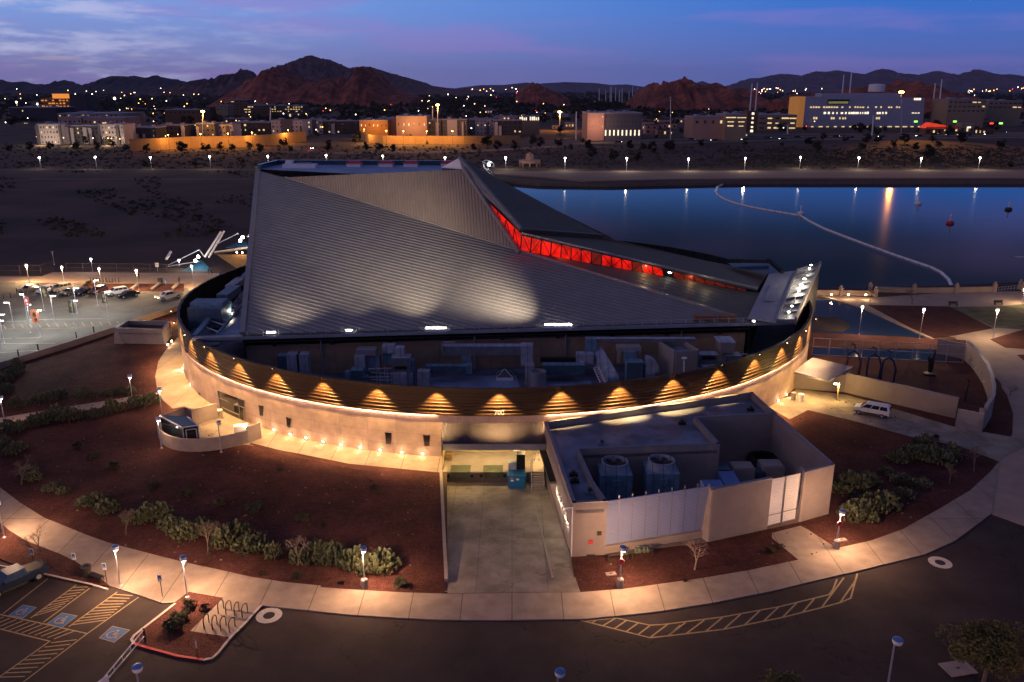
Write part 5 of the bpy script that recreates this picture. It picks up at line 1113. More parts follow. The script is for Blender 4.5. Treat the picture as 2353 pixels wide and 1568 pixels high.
# lot lamps with arms
def lot_lamp(c,bx,by,hx,hy,label,banner=None,col=WHT,pw=800,z=LZ,star=False,lens='lampC',r=.06):
    b=g(c,bx,by,z); hp=yp(c,hx,hy,b.y); o=thing('lamp_post',label,'lamp post',b); h=hp.z
    mb=MB(); mb.tube(b,Z(b,h+.05),r,r*.75,8); mb.lathe(b,[(.16,0),(.16,.1),(.08,.2)],10)
    if not star: mb.tube(Z(b,h),Vector((hp.x,hp.y,h)),.04,.04,6)
    mb.build('pole','silver',o)
    if star:
        mb=MB(); mb.lathe((b.x,b.y,h-.1),[(.10,0),(.32,.30),(.34,.36),(.1,.46)],12); mb.build('lamp_head','silver',o); mb=MB(); mb.ball((b.x,b.y,h-.12),.24,.9,10); mb.build('lens',lens,o)
        if pw: pl((b.x,b.y-.1,h-.45),col,pw,.15,o)
    else:
        mb=MB(); mb.box((hp.x,hp.y,h-.02),(.75,.34,.12)); mb.build('lamp_head','silver',o); mb=MB(); mb.box((hp.x,hp.y,h-.09),(.66,.28,.06)); mb.build('lens',lens,o)
        if pw: pl((hp.x,hp.y,h-.25),col,pw,.15,o)
    if banner:
        x0,y0,x1,y1,mt,mt2=banner; a,d=yp(c,x0,y1,b.y),yp(c,x1,y0,b.y); mb=MB(); w=abs(d.x-a.x); hh=d.z-a.z
        cx=(a.x+d.x)/2; mb.box((cx,b.y,a.z),(w,.04,hh)); bn=mb.build('banner',mt,o)
        mb=MB(); mb.ball((cx-w*.08,b.y-.03,a.z+hh*.62),w*.28,1.5,7); mb.box((cx+w*.05,b.y-.04,a.z+hh*.12),(w*.4,.02,hh*.22)); mb.v=[Vector((v.x,b.y-.025+(v.y-b.y)*.05,v.z)) for v in mb.v]; mb.build('banner_print',mt2,bn)
        mb=MB(); mb.tube((b.x,b.y,d.z),(2*cx-b.x,b.y,d.z),.025); mb.tube((b.x,b.y,a.z),(2*cx-b.x,b.y,a.z),.025); mb.build('banner_arm','silver',o)
    return o
ll=[(180,1030,75,695,'left of the lot, a round sign on its pole',None),(385,1088,275,590,'in the lot with a red banner',(325,630,360,745,'bannerr','white')),(520,1138,505,795,'nearest in the lot, with an orange banner',(418,790,478,955,'orange_b','banner')),(35,1292,15,930,'at the left edge of the lot, nearest the wall',None),(55,1222,27,848,'at the left edge of the lot, second from the wall',None),(565,800,465,495,'at the lot centre with a dark banner',(535,500,600,640,'banner','yellow')),(378,925,368,728,'short one by the red banner',None),(700,962,685,612,'plain, between the orange and the dark banners',None),(967,1035,965,672,'with a dark banner right of the lot centre',(888,672,935,830,'banner','leafy')),(990,842,975,512,'plain, in front of the black cars',None),(1252,742,1235,412,'plain, in front of the dark red car',None),(1385,880,1378,556,'with a dark banner in front of the white wagon',(1308,560,1352,708,'banner','yellow'))]
for bx,by,hx,hy,t,bn in ll: lot_lamp('P',bx,by,hx,hy,'white lit lamp post '+t,bn)
st=[('P',375,440,350,222,'leftmost on the plaza behind the cars'),('P',825,470,798,242,'second from the left behind the cars'),('P',1300,510,1265,262,'third from the left behind the bollards'),('P',1775,540,1745,282,'fourth, beside a standing person'),('Q',335,830,310,535,'nearest the bridge canopies, by the turning pickup')]
for c,bx,by,hx,hy,t in st: lot_lamp(c,bx,by,hx,hy,'warm starry plaza lamp '+t,None,(1,.60,.27),4500,LZ,True,'lampW')
lot_lamp('P',1185,300,1177,140,'small white lamp beyond the plaza railing',None,WHT,200,LZ,True); lot_lamp('Q',148,540,137,460,'small white lamp beside the left bridge canopy',None,WHT,200,LZ,True)
lot_lamp('P',695,215,675,60,'tall unlit lamp at the corner of the plaza railing',None,WHT,0,LZ,True,'beige')
for bx,by,hx,hy,t in ((985,655,1008,418,'beside the pool terrace, left of three'),(1487,690,1513,442,'beside the pool corner, middle of three'),(2092,682,2118,447,'beside the lawn, right of three')):
    lot_lamp('V',bx,by,hx,hy,'warm starry garden lamp '+t,None,(1,.66,.36),2600,.1,True,'lampW')
lot_lamp('V',2335,400,2352,275,'tall lamp post at the right edge of the lake promenade',None,(1,.66,.36),1800,.1,True,'lampW')
p=g('V',2400,330,.1); o=thing('lamp_post','tall curved arm lamp reaching in from the right edge over the lake','lamp post',p); q=yp('V',2292,8,p.y); mb=MB(); mb.path([p,Z(p,q.z-2),Vector((p.x-1.2,p.y,q.z-.4)),Vector((p.x-2.6,p.y,q.z)),q],.09); mb.build('pole','silver',o); mb=MB(); mb.box(q,(.9,.3,.15)); mb.build('lamp_head','beige',o)
# ================= vehicles (built facing -X)
def vehicle(kind,label,cat,body,loc,rz,glass='glass',hl='beige',scale=1.,L=4.8,Hh=1.7,name='parked_car'):
    o=thing(name,label,cat); Wd=.92
    if kind=='pickup': low=[(-2.75,.45),(-2.8,.8),(-2.7,1.05),(-1.5,1.15),(2.75,1.15),(2.8,.5)]; cab=[(-1.5,1.13),(-.75,1.78),(.75,1.8),(.95,1.13)]; wx=(-1.85,1.75); wr=.42
    elif kind=='van': low=[(-2.4,.35),(-2.42,.75),(-2.3,.95),(-1.55,1.12),(2.38,1.12),(2.42,.4)]; cab=[(-1.6,1.1),(-.75,1.80),(2.0,1.84),(2.33,1.7),(2.4,1.1)]; wx=(-1.6,1.5); wr=.33
    elif kind=='suv': low=[(-2.35,.4),(-2.38,.8),(-2.2,1.02),(-1.2,1.12),(2.3,1.12),(2.38,.45)]; cab=[(-1.25,1.1),(-.5,1.72),(1.9,1.72),(2.28,1.1)]; wx=(-1.5,1.45); wr=.38
    else: low=[(-2.3,.32),(-2.35,.65),(-2.15,.82),(-1.1,.95),(2.2,.98),(2.33,.4)]; cab=[(-1.15,.93),(-.35,1.42),(1.0,1.42),(1.85,.96)]; wx=(-1.45,1.4); wr=.33
    mb=MB()
    def ext(prof,w0,w1,zlo,zhi):
        n=len(prof); vs=[]
        for s in (-1,1):
            for x,z in prof:
                t=(z-zlo)/(zhi-zlo+1e-6); w=w0+(w1-w0)*t; vs.append((x,s*w,z))
        fs=[(i,(i+1)%n,n+(i+1)%n,n+i) for i in range(n)]+[tuple(range(n))[::-1],tuple(range(n,2*n))]
        mb.add(vs,fs)
    zs=[z for x,z in low]; ext([(x,z) for x,z in low]+[],Wd,Wd-.03,min(zs),max(zs))
    # wheel arches darkened as inset boxes, roof
    ext([(x,z) for x,z in cab],Wd-.03,Wd-.2,cab[0][1],cab[1][1])
    if kind=='pickup':
        mb.box((1.85,0,1.151),(1.75,1.5,.02)); 
    b=mb.build('body',body,o)
    bv=b.modifiers.new('bevel','BEVEL'); bv.width=.05; bv.segments=2
    if kind=='pickup': mb=MB(); mb.box((1.88,0,1.16),(1.65,1.4,.03)); mb.build('bed','black',o)
    zl,zh=cab[0][1],cab[1][1]; wl,wh=Wd-.03,Wd-.2
    def wpt(x,z,s,e=.012): t=(z-zl)/(zh-zl); return (x,s*(wl+(wh-wl)*t+e),z)
    z0,z1=zl+.09,zh-.1; f=lambda z,a,b: a[0]+(b[0]-a[0])*(z-a[1])/(b[1]-a[1])
    for s in (-1,1):
        xa0,xa1=f(z0,cab[0],cab[1])+.12,f(z1,cab[0],cab[1])+.12
        e_,g_=cab[-1],cab[-2]; xb0,xb1=f(z0,e_,g_)-.12,f(z1,e_,g_)-.12
        if kind=='van': xb0,xb1=2.2,2.05
        nw=3 if kind in('van','suv') else 2
        for i in range(nw):
            t0,t1=i/nw+.015,(i+1)/nw-.015; L0=xa0+(xb0-xa0)*t0;L1=xa0+(xb0-xa0)*t1;U0=xa1+(xb1-xa1)*t0;U1=xa1+(xb1-xa1)*t1
            mb=MB(); mb.poly([wpt(L0,z0,s),wpt(L1,z0,s),wpt(U1,z1,s),wpt(U0,z1,s)]); mb.build('side_window',glass,o)
    def endg(a,b_,sg,nm):
        n=Vector((-(b_[1]-a[1]),0,(b_[0]-a[0]))); n.normalize(); n=n*(.012*sg); mb=MB(); lo=.1;hi=.9
        q=[]
        for t,s in ((lo,-1),(lo,1),(hi,1),(hi,-1)):
            x=a[0]+(b_[0]-a[0])*t; z=a[1]+(b_[1]-a[1])*t; w=wl+(wh-wl)*t-.1; q.append(Vector((x,s*w,z))+n)
        mb.poly(q); mb.build(nm,glass,o)
    endg(cab[0],cab[1],1,'windshield'); endg(cab[-1],cab[-2],-1,'rear_window')
    for x in wx:
        for s in (-1,1):
            mb=MB(); mb.tube((x,s*(Wd-.2),wr),(x,s*(Wd+.02),wr),wr,wr,18); w=mb.build('wheel','tyre',o)
            mb=MB(); mb.tube((x,s*(Wd+.0),wr),(x,s*(Wd+.03),wr),wr*.6,wr*.55,10); mb.build('rim','silver',w)
    xf=low[1][0]; zf=low[2][1]-.16
    for s in (-1,1):
        mb=MB(); mb.box((xf+.06,s*.66,zf-.06),(.12,.36,.16)); mb.build('headlight',hl,o)
        mb=MB(); mb.box((low[-1][0]-.06,s*.76,.78),(.12,.2,.26)); mb.build('tail_light','redp',o)
        mb=MB(); mb.box((cab[0][0]+.35,s*(Wd+.08),zl+.02),(.12,.18,.14)); mb.build('mirror','black',o)
    mb=MB(); mb.box((xf+.02,0,low[0][1]+.02),(.12,1.5,.2)); mb.build('front_bumper','black',o)
    if kind=='van': mb=MB(); mb.box((0,0,.42),(4.5,1.90,.14)); mb.build('side_moulding','black',o)
    o.location=loc; o.rotation_euler=(0,0,rz); o.scale=(scale,)*3; ORG[o.name]=Vector(loc); return o
def car_px(kind,label,cat,body,c,fx,fy,rx,ry,z,**k):   # ground points under the front and the rear
    f,r=g(c,fx,fy,z),g(c,rx,ry,z); m_=(f+r)/2; d=f-r; return vehicle(kind,label,cat,body,m_,math.atan2(-d.y,-d.x),**k)
M['silverp']=mat('silver_paint',(.035,.055,.11),.3,.5,.05,1); M['blackp']=mat('black_paint',(.012,.012,.015),.25,.3,.1,1); M['greyp']=mat('grey_paint',(.12,.12,.13),.3,.4,.1,1); M['tanp']=mat('tan_paint',(.22,.18,.12),.35,.3,.1,1); M['dredp']=mat('dark_red_paint',(.06,.01,.012),.3,.3,.1,1)
car_px('van','white passenger van parked beside the long block wall','van','white','V',930,1285,1250,1345,.14,name='parked_van')
q=g('V',1020,1262,.9)
car_px('pickup','silver pickup with a blue tinted windshield parked at the bottom left','pickup','silverp','G',-60,1010,255,870,.03,glass='bglass',name='pickup_truck',scale=1.02)
car_px('pickup','white pickup with glowing orange headlight turning out of the lot','pickup','white','P',1990,690,2330,620,LZ+.02,hl='lampO',name='pickup_truck')
for k,lb,cat,bd,fx,fy,rx,ry in (('suv','tan sport utility car, leftmost in the row of parked cars','car','tanp',300,590,480,545),('suv','white sport utility car behind a dark banner in the row','car','white',500,605,700,550),('suv','pale wagon with its rear window lit, third in the row','car','beige',680,560+15,900,530),('sedan','grey hatchback, fourth from the left in the row','car','greyp',815,622,990,570),('sedan','black sedan between the grey hatchback and the dark red car','car','blackp',985,622,1170,565),('suv','dark red car in the middle of the row, half hidden by a lamp post','car','dredp',1190,610,1330,560),('suv','white wagon right of the dark red car','car','white',1350,625,1650,575),('sedan','black sedan parked at the right end of the row','car','blackp',1490,655,1790,600)):
    car_px(k,lb,cat,bd,'P',fx,fy,rx,ry,LZ+.02)
# ================= people
def person(label,c,x,y,z,rz,mt,legs='cloth',walk=.12,bag=False):
    p=g(c,x,y,z); o=thing('person',label,'person',p); 
    body=[[(0,0,.92,.13),(0,0,1.15,.12),(0,0,1.38,.15),(0,0,1.52,.06),(0,0,1.58,.055)],[(0,0,.92,.13),(.09,0,.88,.09),(.10,-walk,.48,.065),(.10,-walk*.6,.08,.045),(.10,-walk*.6-.14,.04,.04)],[(0,0,.92,.13),(-.09,0,.88,.09),(-.10,walk,.48,.065),(-.10,walk*1.6,.08,.045),(-.10,walk*1.6-.14,.04,.04)],[(0,0,1.38,.15),(.2,0,1.38,.06),(.25,.03,1.1,.05),(.24,-.08,.86,.035)],[(0,0,1.38,.15),(-.2,0,1.38,.06),(-.25,.03,1.1,.05),(-.24,-.08,.86,.035)]]
    skinfig('body',body,mt,o,(0,0,0)); mb=MB(); mb.org=None; mb.v=[]; mb.ball(p+Vector((0,-.01,1.70)),.105,1.2,10); hd=mb.build('head','skin',o,smooth=True); mb=MB(); mb.ball(p+Vector((0,.015,1.735)),.112,1.05,10); mb.build('hair','black',o,smooth=True)
    o.rotation_euler=(0,0,rz); return o
person('person in dark clothes standing near the planting bed by the turning pickup','P',2295,462,LZ,.4,'cloth',walk=.1)
person('person in dark clothes walking beside the fourth plaza lamp','P',1778,402,LZ,1.2,'cloth',walk=.2)
person('left one of two people in dark clothes standing together by the bridge entrance','Q',528,650,LZ,.2,'cloth'); person('right one of two people in dark clothes standing together by the bridge entrance','Q',562,652,LZ,-.6,'cloth')
person('person in blue near the outside of the ring at the plaza','Q',670,695,LZ,1.,'clothb')
# ================= plaza furniture
pb=thing('bollard','slim dark bollard','bollard',(0,0,0)); mb=MB(); mb.tube((0,0,0),(0,0,1.1),.12,.10,8); mb.lathe((0,0,1.1),[(.12,0),(.02,.08)],8); mb.build('post','bin',pb)
bsp=[(g('P',x,442,LZ),0,1.) for x in range(1160,1560,40)]+[(g('P',*q,LZ),0,1.) for q in ((48,650),(138,640),(220,580),(490,1305),(238,1380),(1203,1080),(980,1150))]
place(pb,bsp,['slim dark bollard in the row on the plaza behind the planting bed']*10+['slim dark bollard at the %s of the parking lot'%t for t in ('left edge','left edge near the tan car','corner by the tan car','wall side, below the orange banner','wall side, far left','wall side, right of centre','wall side, below the dark banner')],'plaza bollards')
for i in range(3):
    x=((1690,545,1790,465),(1950,545,2060,465),(2215,540,2290,470))[i]; a,b=g('P',x[0],x[1],LZ),g('P',x[2],x[3],LZ); o=thing('seat_wall','low sloping concrete seat wall in the planting bed, %s of three'%('left','middle','right')[i],'wall',a,'seat walls in the planting bed'); mb=MB(); wallseg(mb,a,b,LZ,LZ+.5,.5); mb.build('wall','conc2',o)
o=thing('litter_bin','square dark litter bin at the edge of the plaza bed','litter bin',g('P',2052,448,LZ)); mb=MB(); mb.box(ORG[o.name],(.8,.8,1.)); mb.build('bin_body','bin',o); mb=MB(); mb.box(ORG[o.name]+Vector((0,0,1.)),(.9,.9,.12)); mb.build('lid','black',o)
o=thing('sign','small round blue sign in the plaza bed','sign',g('P',2118,470,LZ)); q=ORG[o.name]; mb=MB(); mb.tube(q,q+Vector((0,0,.6)),.04); mb.build('post','silver',o); mb=MB(); mb.tube(q+Vector((0,-.03,.9)),q+Vector((0,.03,.9)),.42,.42,16); mb.build('disc','bluep',o); mb=MB(); mb.box(q+Vector((0,-.05,.7)),(.1,.02,.4)); mb.build('symbol','white',o)
o=thing('notice_board','small white notice post on the plaza edge near the railing','sign',g('P',2018,300,LZ)); q=ORG[o.name]; mb=MB(); mb.tube(q,q+Vector((0,0,1.2)),.05); mb.build('post','silver',o); mb=MB(); mb.box(q+Vector((0,-.04,1.1)),(.9,.05,1.1)); mb.build('board','white',o)
# plaza railings
def railing(name,label,c,pts,h,z,step=2.,mt='silver',mesh=True):
    q=gl(c,pts,z); o=thing(name,label,'railing',q[0]); mb=MB()
    for a,b in zip(q,q[1:]):
        for zz in (.1,h*.5,h): mb.tube(a+Vector((0,0,zz)),b+Vector((0,0,zz)),.035,.035,4)
        if mesh:
            n=max(1,int((b-a).length/.45))
            for i in range(n): t=a.lerp(b,i/n); mb.tube(t,t+Vector((0,0,h)),.014,.014,3)
    mb.build('rails',mt,o); k=0
    for a,b in zip(q,q[1:]):
        n=max(1,int((b-a).length/step))
        for i in range(n):
            if k>90: break
            t=a.lerp(b,i/n); mb=MB(); mb.tube(t,t+Vector((0,0,h+.05)),.05,.05,5); mb.build('post',mt,o); k+=1
    return o
M['rail']=mat('rail_metal',(.12,.10,.09),.6,.4)
railing('railing','grey plaza railing at the far left with a bend toward the tall unlit lamp','P',[(-900,375),(0,360),(530,355),(700,300)],2.6,LZ,4.,'rail'); railing('railing','long grey railing along the back of the lit plaza','P',[(850,305),(1500,312),(2353,322)],2.2,LZ,4.,'rail')
# bridge canopies with tube masts
bc=thing('bridge_canopy','pedestrian bridge end with slanted steel tubes, blue fabric shades and bright lamps','canopy',yp('Q',500,600,212)); D_=212
mb=MB()
for x0,y0,x1,y1,r in ((470,425,680,100,.28),(520,435,720,90,.26),(1030,165,1080,90,.28),(-20,450,35,358,.36)): mb.tube(yp('Q',x0,y0,D_),yp('Q',x1,y1,D_+3),r,r,10)
mb.build('mast_tubes','white',bc)
mb=MB()
def sh(pts,d,th=.15): mb.hull8([yp('Q',x,y,d+dd) for (x,y),dd in pts],[yp('Q',x,y,d+dd)+Vector((0,0,th)) for (x,y),dd in pts])
sh([((740,312),0),((1050,292),0),((985,228),6),((900,235),6)],D_); sh([((160,620),-1),((570,612),-1),((430,470),5),((390,480),5)],D_-2); mb.build('blue_shade',mat('blue_fabric',(.012,.08,.14),.6,0,.15,1),bc)
mb=MB(); sh([((590,372),0),((1060,305),0),((1060,320),.5),((600,385),.5)],D_-3,.4); mb.build('gutter_beam','chrome',bc)
mb=MB(); mb.hull8([yp('Q',x,y,D_-4) for x,y in ((620,392),(1060,392),(1040,610),(930,610))],[yp('Q',x,y,D_+1) for x,y in ((620,392),(1060,392),(1040,600),(930,600))]); mb.build('soffit_panel',mat('brown_soffit',(.20,.14,.08),.7),bc)
mb=MB()
for x0,y0,x1,y1 in ((0,530,400,330),(0,545,230,505),(620,260,900,120),(400,330,470,425),(230,505,400,480)): mb.tube(yp('Q',x0,y0,D_),yp('Q',x1,y1,D_),.14,.14,6)
mb.build('edge_tubes','silver',bc)
for x,y,pw in ((955,170,260),(922,215,200),(386,420,260),(350,472,200)):
    p=yp('Q',x,y,D_-2); mb=MB(); mb.ball(p,.42,1,8); mb.build('flood_lamp','lampC',bc); pl(p-Vector((0,.9,.3)),WHT,pw,.2,bc)
for x,y in ((880,365),(950,368)): p=yp('Q',x,y,D_-4.5); mb=MB(); mb.ball(p,.2,1,8); mb.build('soffit_lamp','lampW',bc); pl(p-Vector((0,.6,.2)),AMB,120,.15,bc)
for x,y in ((820,636),(537,745),): 
    p=g('Q',x,y,LZ+.3); o=thing('ground_lamp','small warm ground lamp outside the ring, '+('upper' if x>600 else 'lower')+' of two','ground lamp',p); mb=MB(); mb.ball(p,.2,1,8); mb.build('lens','lampW',o); pl(p+Vector((0,-.4,.3)),WARM,40,.1,o)
# ================= foreground furniture
hoop=thing('bike_rack','dark steel hoop bike rack','bike rack',(0,0,0)); mb=MB(); pp=[Vector((-.36,0,0)),Vector((-.36,0,.65))]+[Vector((-.36*math.cos(t),0,.65+.36*math.sin(t))) for t in [R_(22.5*i) for i in range(1,8)]]+[Vector((.36,0,.65)),Vector((.36,0,0))]; mb.path(pp,.04,8); mb.build('hoop','bin',hoop)
hs=[(1432,1115,1458,1090),(1483,1122,1508,1098),(1537,1133,1560,1105),(1588,1140,1614,1115),(1338,1212,1362,1185),(1392,1222,1416,1192),(1447,1228,1474,1200),(1505,1235,1531,1210)]
hs2=[]
for a in hs:
    p,q=g('G',a[0],a[1],.145),g('G',a[2],a[3],.145); hs2.append(((p+q)/2,math.atan2((q-p).y,(q-p).x),1.12))
nm=['first','second','third','fourth']; place(hoop,hs2,['dark steel hoop bike rack, %s from the left in the %s row'%(nm[i%4],'back' if i<4 else 'front') for i in range(8)],'bike racks on the concrete pad')
def psign(c,x,y,ty,label,h=None):
    p=g(c,x,y,.13); t=yp(c,x,ty,p.y); o=thing('parking_sign',label,'sign',p,'accessible parking signs'); mb=MB(); mb.tube(p,Z(p,t.z),.035,.035,6); mb.build('post','bin',o)
    mb=MB(); mb.box((p.x,p.y-.05,t.z-.75),(.38,.03,.75)); b=mb.build('panel','white',o); mb=MB(); mb.box((p.x,p.y-.072,t.z-.50),(.28,.012,.40)); mb.build('blue_field','bluep',b)
    mb=MB(); cx,cz=p.x,t.z-.36; mb.box((cx-.02,p.y-.085,cz+.0),(.05,.01,.06)); mb.box((cx-.02,p.y-.085,cz-.10),(.03,.01,.11)); mb.box((cx+.02,p.y-.085,cz-.10),(.10,.01,.03)); mb.build('symbol','white',b)
psign('G',498,835,722,'blue and white accessible parking sign left of the dark litter bin'); psign('G',700,922,787,'blue and white accessible parking sign between the bench and the lamp'); psign('G',1062,1010,862,'blue and white accessible parking sign standing on the open sidewalk'); psign('G',222,790,693,'blue and white accessible parking sign behind the parked pickup')
o=thing('litter_bin','round dark litter bin at the edge of the parking beside the bench','litter bin',g('G',568,870,.14)); q=ORG[o.name]; mb=MB(); mb.lathe(q,[(.42,0),(.46,.9),(.5,.95),(.5,1.05),(.3,1.08),(.26,.9)],18); mb.build('bin_body','bin',o); mb=MB(); mb.lathe(q+Vector((0,0,.98)),[(.24,0),(.24,.02)],14); mb.build('opening','black',o)
for k in range(1): pass
bq=g('G',635,895,.14); bo=thing('bench','dark slatted bench beside the round litter bin','bench',bq); a=-.45; u=Vector((math.cos(a),math.sin(a),0)); w=Vector((-u.y,u.x,0)); mb=MB()
for k in range(4): mb.hull8([bq+u*s*.85+w*(-.25+.14*k+e)+Vector((0,0,.42)) for s,e in ((-1,0),(1,0),(1,.1),(-1,.1))],[bq+u*s*.85+w*(-.25+.14*k+e)+Vector((0,0,.46)) for s,e in ((-1,0),(1,0),(1,.1),(-1,.1))])
mb.build('seat','bin',bo)
for s in (-.7,.7): mb=MB(); mb.tube(bq+u*s-w*.2,bq+u*s-w*.2+Vector((0,0,.42)),.04); mb.tube(bq+u*s+w*.2,bq+u*s+w*.2+Vector((0,0,.42)),.04); mb.build('leg','bin',bo)
for (x,y,t) in ((1765,695,'left'),(2140,405,'right')):
    q=g('V',x,y if t=='right' else 415,.12); o=thing('bench','low dark bench on the lake promenade, %s of two'%t,'bench',q); mb=MB(); mb.box(q+Vector((0,0,.42)),(2.,.5,.07)); mb.box(q+Vector((0,.25,.55)),(2.,.06,.4)); mb.build('seat','bin',o)
    for s in (-.8,.8): mb=MB(); mb.box(q+Vector((s,0,0)),(.08,.4,.42)); mb.build('leg','bin',o)
o=thing('marker_post','thin white utility marker post in the island gravel','post',g('G',1283,1345,.14)); q=ORG[o.name]; mb=MB(); mb.tube(q,q+Vector((0,0,.75)),.05); mb.build('post','white',o); mb=MB(); mb.tube(q+Vector((0,0,.76)),q+Vector((0,0,.9)),.055); mb.build('cap','bluep',o)
ba=thing('barrier_gate','white tube barrier gate lying open along the island kerb','barrier',g('G',950,1300,.14)); q=ORG[ba.name]; mb=MB(); mb.tube(q,q+Vector((0,0,1.25)),.10,.10,10); mb.build('post','bin',ba)
e=g('G',672,1545,.9); s1_=yp('G',850,1310,q.y-2.2); mb=MB(); top=q+Vector((0,0,1.15)); low_=q+Vector((0,0,.55)); e2=e+Vector((0,0,-.45))
mb.tube(top,e,.05); mb.tube(low_,e2,.05)
for t in (.12,.35,.55,.75,.98): mb.tube(top.lerp(e,t),low_.lerp(e2,t),.035)
mb.build('gate_arm','silver',ba); mb=MB(); mb.hull8([e+Vector((-.35,-.6,-.75)),e+Vector((-.3,-.6,-.75)),e+Vector((.25,.35,-.75)),e+Vector((.2,.4,-.75))],[e+Vector((-.35,-.6,.0)),e+Vector((-.3,-.6,.0)),e+Vector((.25,.35,.1)),e+Vector((.2,.4,.1))]); mb.build('end_sign','white',ba)
for (c,x,y,zz,lb) in (('H',1968,777,0,'round no parking sign on the lamp in front of the white cladding'),('I',1145,528,0,'round no parking sign on the lamp right of the gate')):
    bp=g(c,*((1960,945) if c=='H' else (1125,690)),.13); q=yp(c,x,y,bp.y); q=Vector((bp.x,bp.y-.12,q.z)); o=thing('round_sign',lb,'sign',q); mb=MB(); mb.tube(q,q+Vector((0,.03,0)),.3,.3,18); mb.build('disc','white',o); mb=MB(); mb.box(q+Vector((-.04,-.012,-.13)),(.07,.015,.26)); mb.box(q+Vector((.05,-.012,0)),(.12,.015,.05)); mb.build('letter','black',o)
    mb=MB(); mb.lathe((0,0,0),[(.30,0),(.30,.02),(.27,.02),(.27,0)],18); mb.v=[q+Vector((v.x,-v.z-.004,v.y)) for v in mb.v]; mb.build('red_ring','redp',o)
for c,x,y,lb in (('H',1900,862,'pale flat utility box cover in the gravel before the cladding'),('I',1160,640,'pale flat utility cover beside the lamp right of the gate'),('I',1920,1480,'pale square drain cover at the bottom right under the tree')):
    q=g(c,x,y,.13); o=thing('utility_cover',lb,'utility cover',q); mb=MB(); mb.box(q,(1.0 if c!='I' or y<1000 else 2.4,.5 if y<1000 else 1.6,.1),.2); mb.build('lid','conc2',o); mb=MB(); mb.box(q+Vector((0,0,.1)),(.3,.15,.02),.2); mb.build('handle','bin',o)
for (x,y,lb,mt) in ((1990,35,'white waste cart beside the round wall at the service entrance','beige'),(2048,45,'white drum beside the waste cart at the service entrance','white')):
    q=g('U',x,y+28,.13); o=thing('waste_cart',lb,'waste cart',q); mb=MB(); mb.lathe(q,[(.36,0),(.42,1.1)],12); mb.build('drum',mt,o); mb=MB(); mb.lathe(q+Vector((0,0,1.1)),[(.45,0),(.42,.1)],12); mb.build('lid',mt,o)
# ================= plants
def pad_mesh(n,rad,ht,seed,ps=.26):
    r=random.Random(seed); mb=MB()
    for i in range(n):
        a=r.uniform(0,6.283); q=r.random()**.5; x,y=q*math.cos(a),q*math.sin(a); z=r.random()**.8*ht*math.sqrt(max(.05,1-q*q))
        c=Vector((x*rad,y*rad,z)); u=Vector((r.gauss(0,1),r.gauss(0,1),0)).normalized(); up=(Vector((0,0,1))+Vector((x,y,0))*.5+Vector((r.gauss(0,.3),r.gauss(0,.3),0))).normalized(); w=u-up*u.dot(up); w.normalize(); n_=w.cross(up); s=ps*r.uniform(.7,1.25)
        ring=[c+up*s*(1+math.cos(t))*.75+w*s*.55*math.sin(t) for t in [R_(60*k) for k in range(6)]]
        mb.add([c+up*s*.75+n_*s*.16,c+up*s*.75-n_*s*.16]+ring,[(0,2+k,2+(k+1)%6) for k in range(6)]+[(1,2+(k+1)%6,2+k) for k in range(6)])
    return mb
def leaf_mesh(n,c,rad,seed,s=.12,clump=8,elong=1.6):
    r=random.Random(seed); mb=MB(); cs=[]
    for i in range(clump):
        v=Vector((r.gauss(0,1),r.gauss(0,1),r.gauss(0,1))); v.normalize(); v*=r.random()**.4*.75; cs.append((Vector((v.x*rad[0],v.y*rad[1],v.z*rad[2])),r.uniform(.28,.55)))
    for i in range(n):
        cc,cr=r.choice(cs); v=Vector((r.gauss(0,1),r.gauss(0,1),r.gauss(0,1))); v.normalize(); v*=r.random()**.33*cr; p=Vector(c)+cc+Vector((v.x*rad[0],v.y*rad[1],v.z*rad[2]))
        u=Vector((r.gauss(0,1),r.gauss(0,1),r.gauss(0,1))).normalized(); w=u.orthogonal().normalized(); k=s*r.uniform(.6,1.3); mb.poly([p-u*k*elong,p-w*k*.6,p+u*k*elong,p+w*k*.6])
    return mb
def pyx(c,x,y,z=.13): return g(c,x,y,z)
cacti=[]
for k in range(4):
    o=thing('prickly_pear','clump','cactus'); pad_mesh((230,190,260,170)[k],(1.35,1.5,1.2,1.45)[k],(1.25,1.0,1.45,1.15)[k],40+k,(.24,.28,.22,.3)[k]).build('pads','cactus',o); cacti.append(o)
cs=[('G',630,400,1.25),('G',700,450,1.1),('G',560,410,1.),('G',220,240,.9),('G',180,200,.8),('G',100,60,1.2),('G',40,30,1.),('G',340,315,.8),('G',415,335,.8),('G',890,515,1.05),('G',960,500,1.1),('G',1040,490,1.1),('G',1115,550,1.15),('G',1180,590,1.15),('G',1235,625,1.2),('G',1310,590,1.15),('G',1470,670,1.2),('G',1540,620,1.3),('G',1620,700,1.2),('G',1690,690,1.15),('G',1790,745,1.),('G',1980,770,1.1),('G',2080,760,1.2),('G',2170,760,1.25),('G',2290,790,1.1),('H',50,770,1.2),('H',-60,760,1.2),('H',225,800,1.2),('H',330,830,1.4),('H',400,815,1.25)]
cl=['first','second','third']
lab=[]
refs=['big dense clump','pale edged clump','low clump','tall clump','ragged clump','rounded clump']
wh=lambda c,x,y: ('behind the wide sidewalk at the left edge' if c=='G' and x<500 else 'left of the bare tree beside the sidewalk' if c=='G' and x<800 else 'between the two bare trees above the sidewalk' if c=='G' and x<1250 else 'right of the middle bare tree above the sidewalk' if c=='G' and x<1900 else 'in the long row toward the driveway lamp' if c=='G' or x<100 else 'beside the lamp left of the driveway')
for i,(c,x,y,s) in enumerate(cs): lab.append('prickly pear, %s %s'%(refs[i%6],wh(c,x,y)))
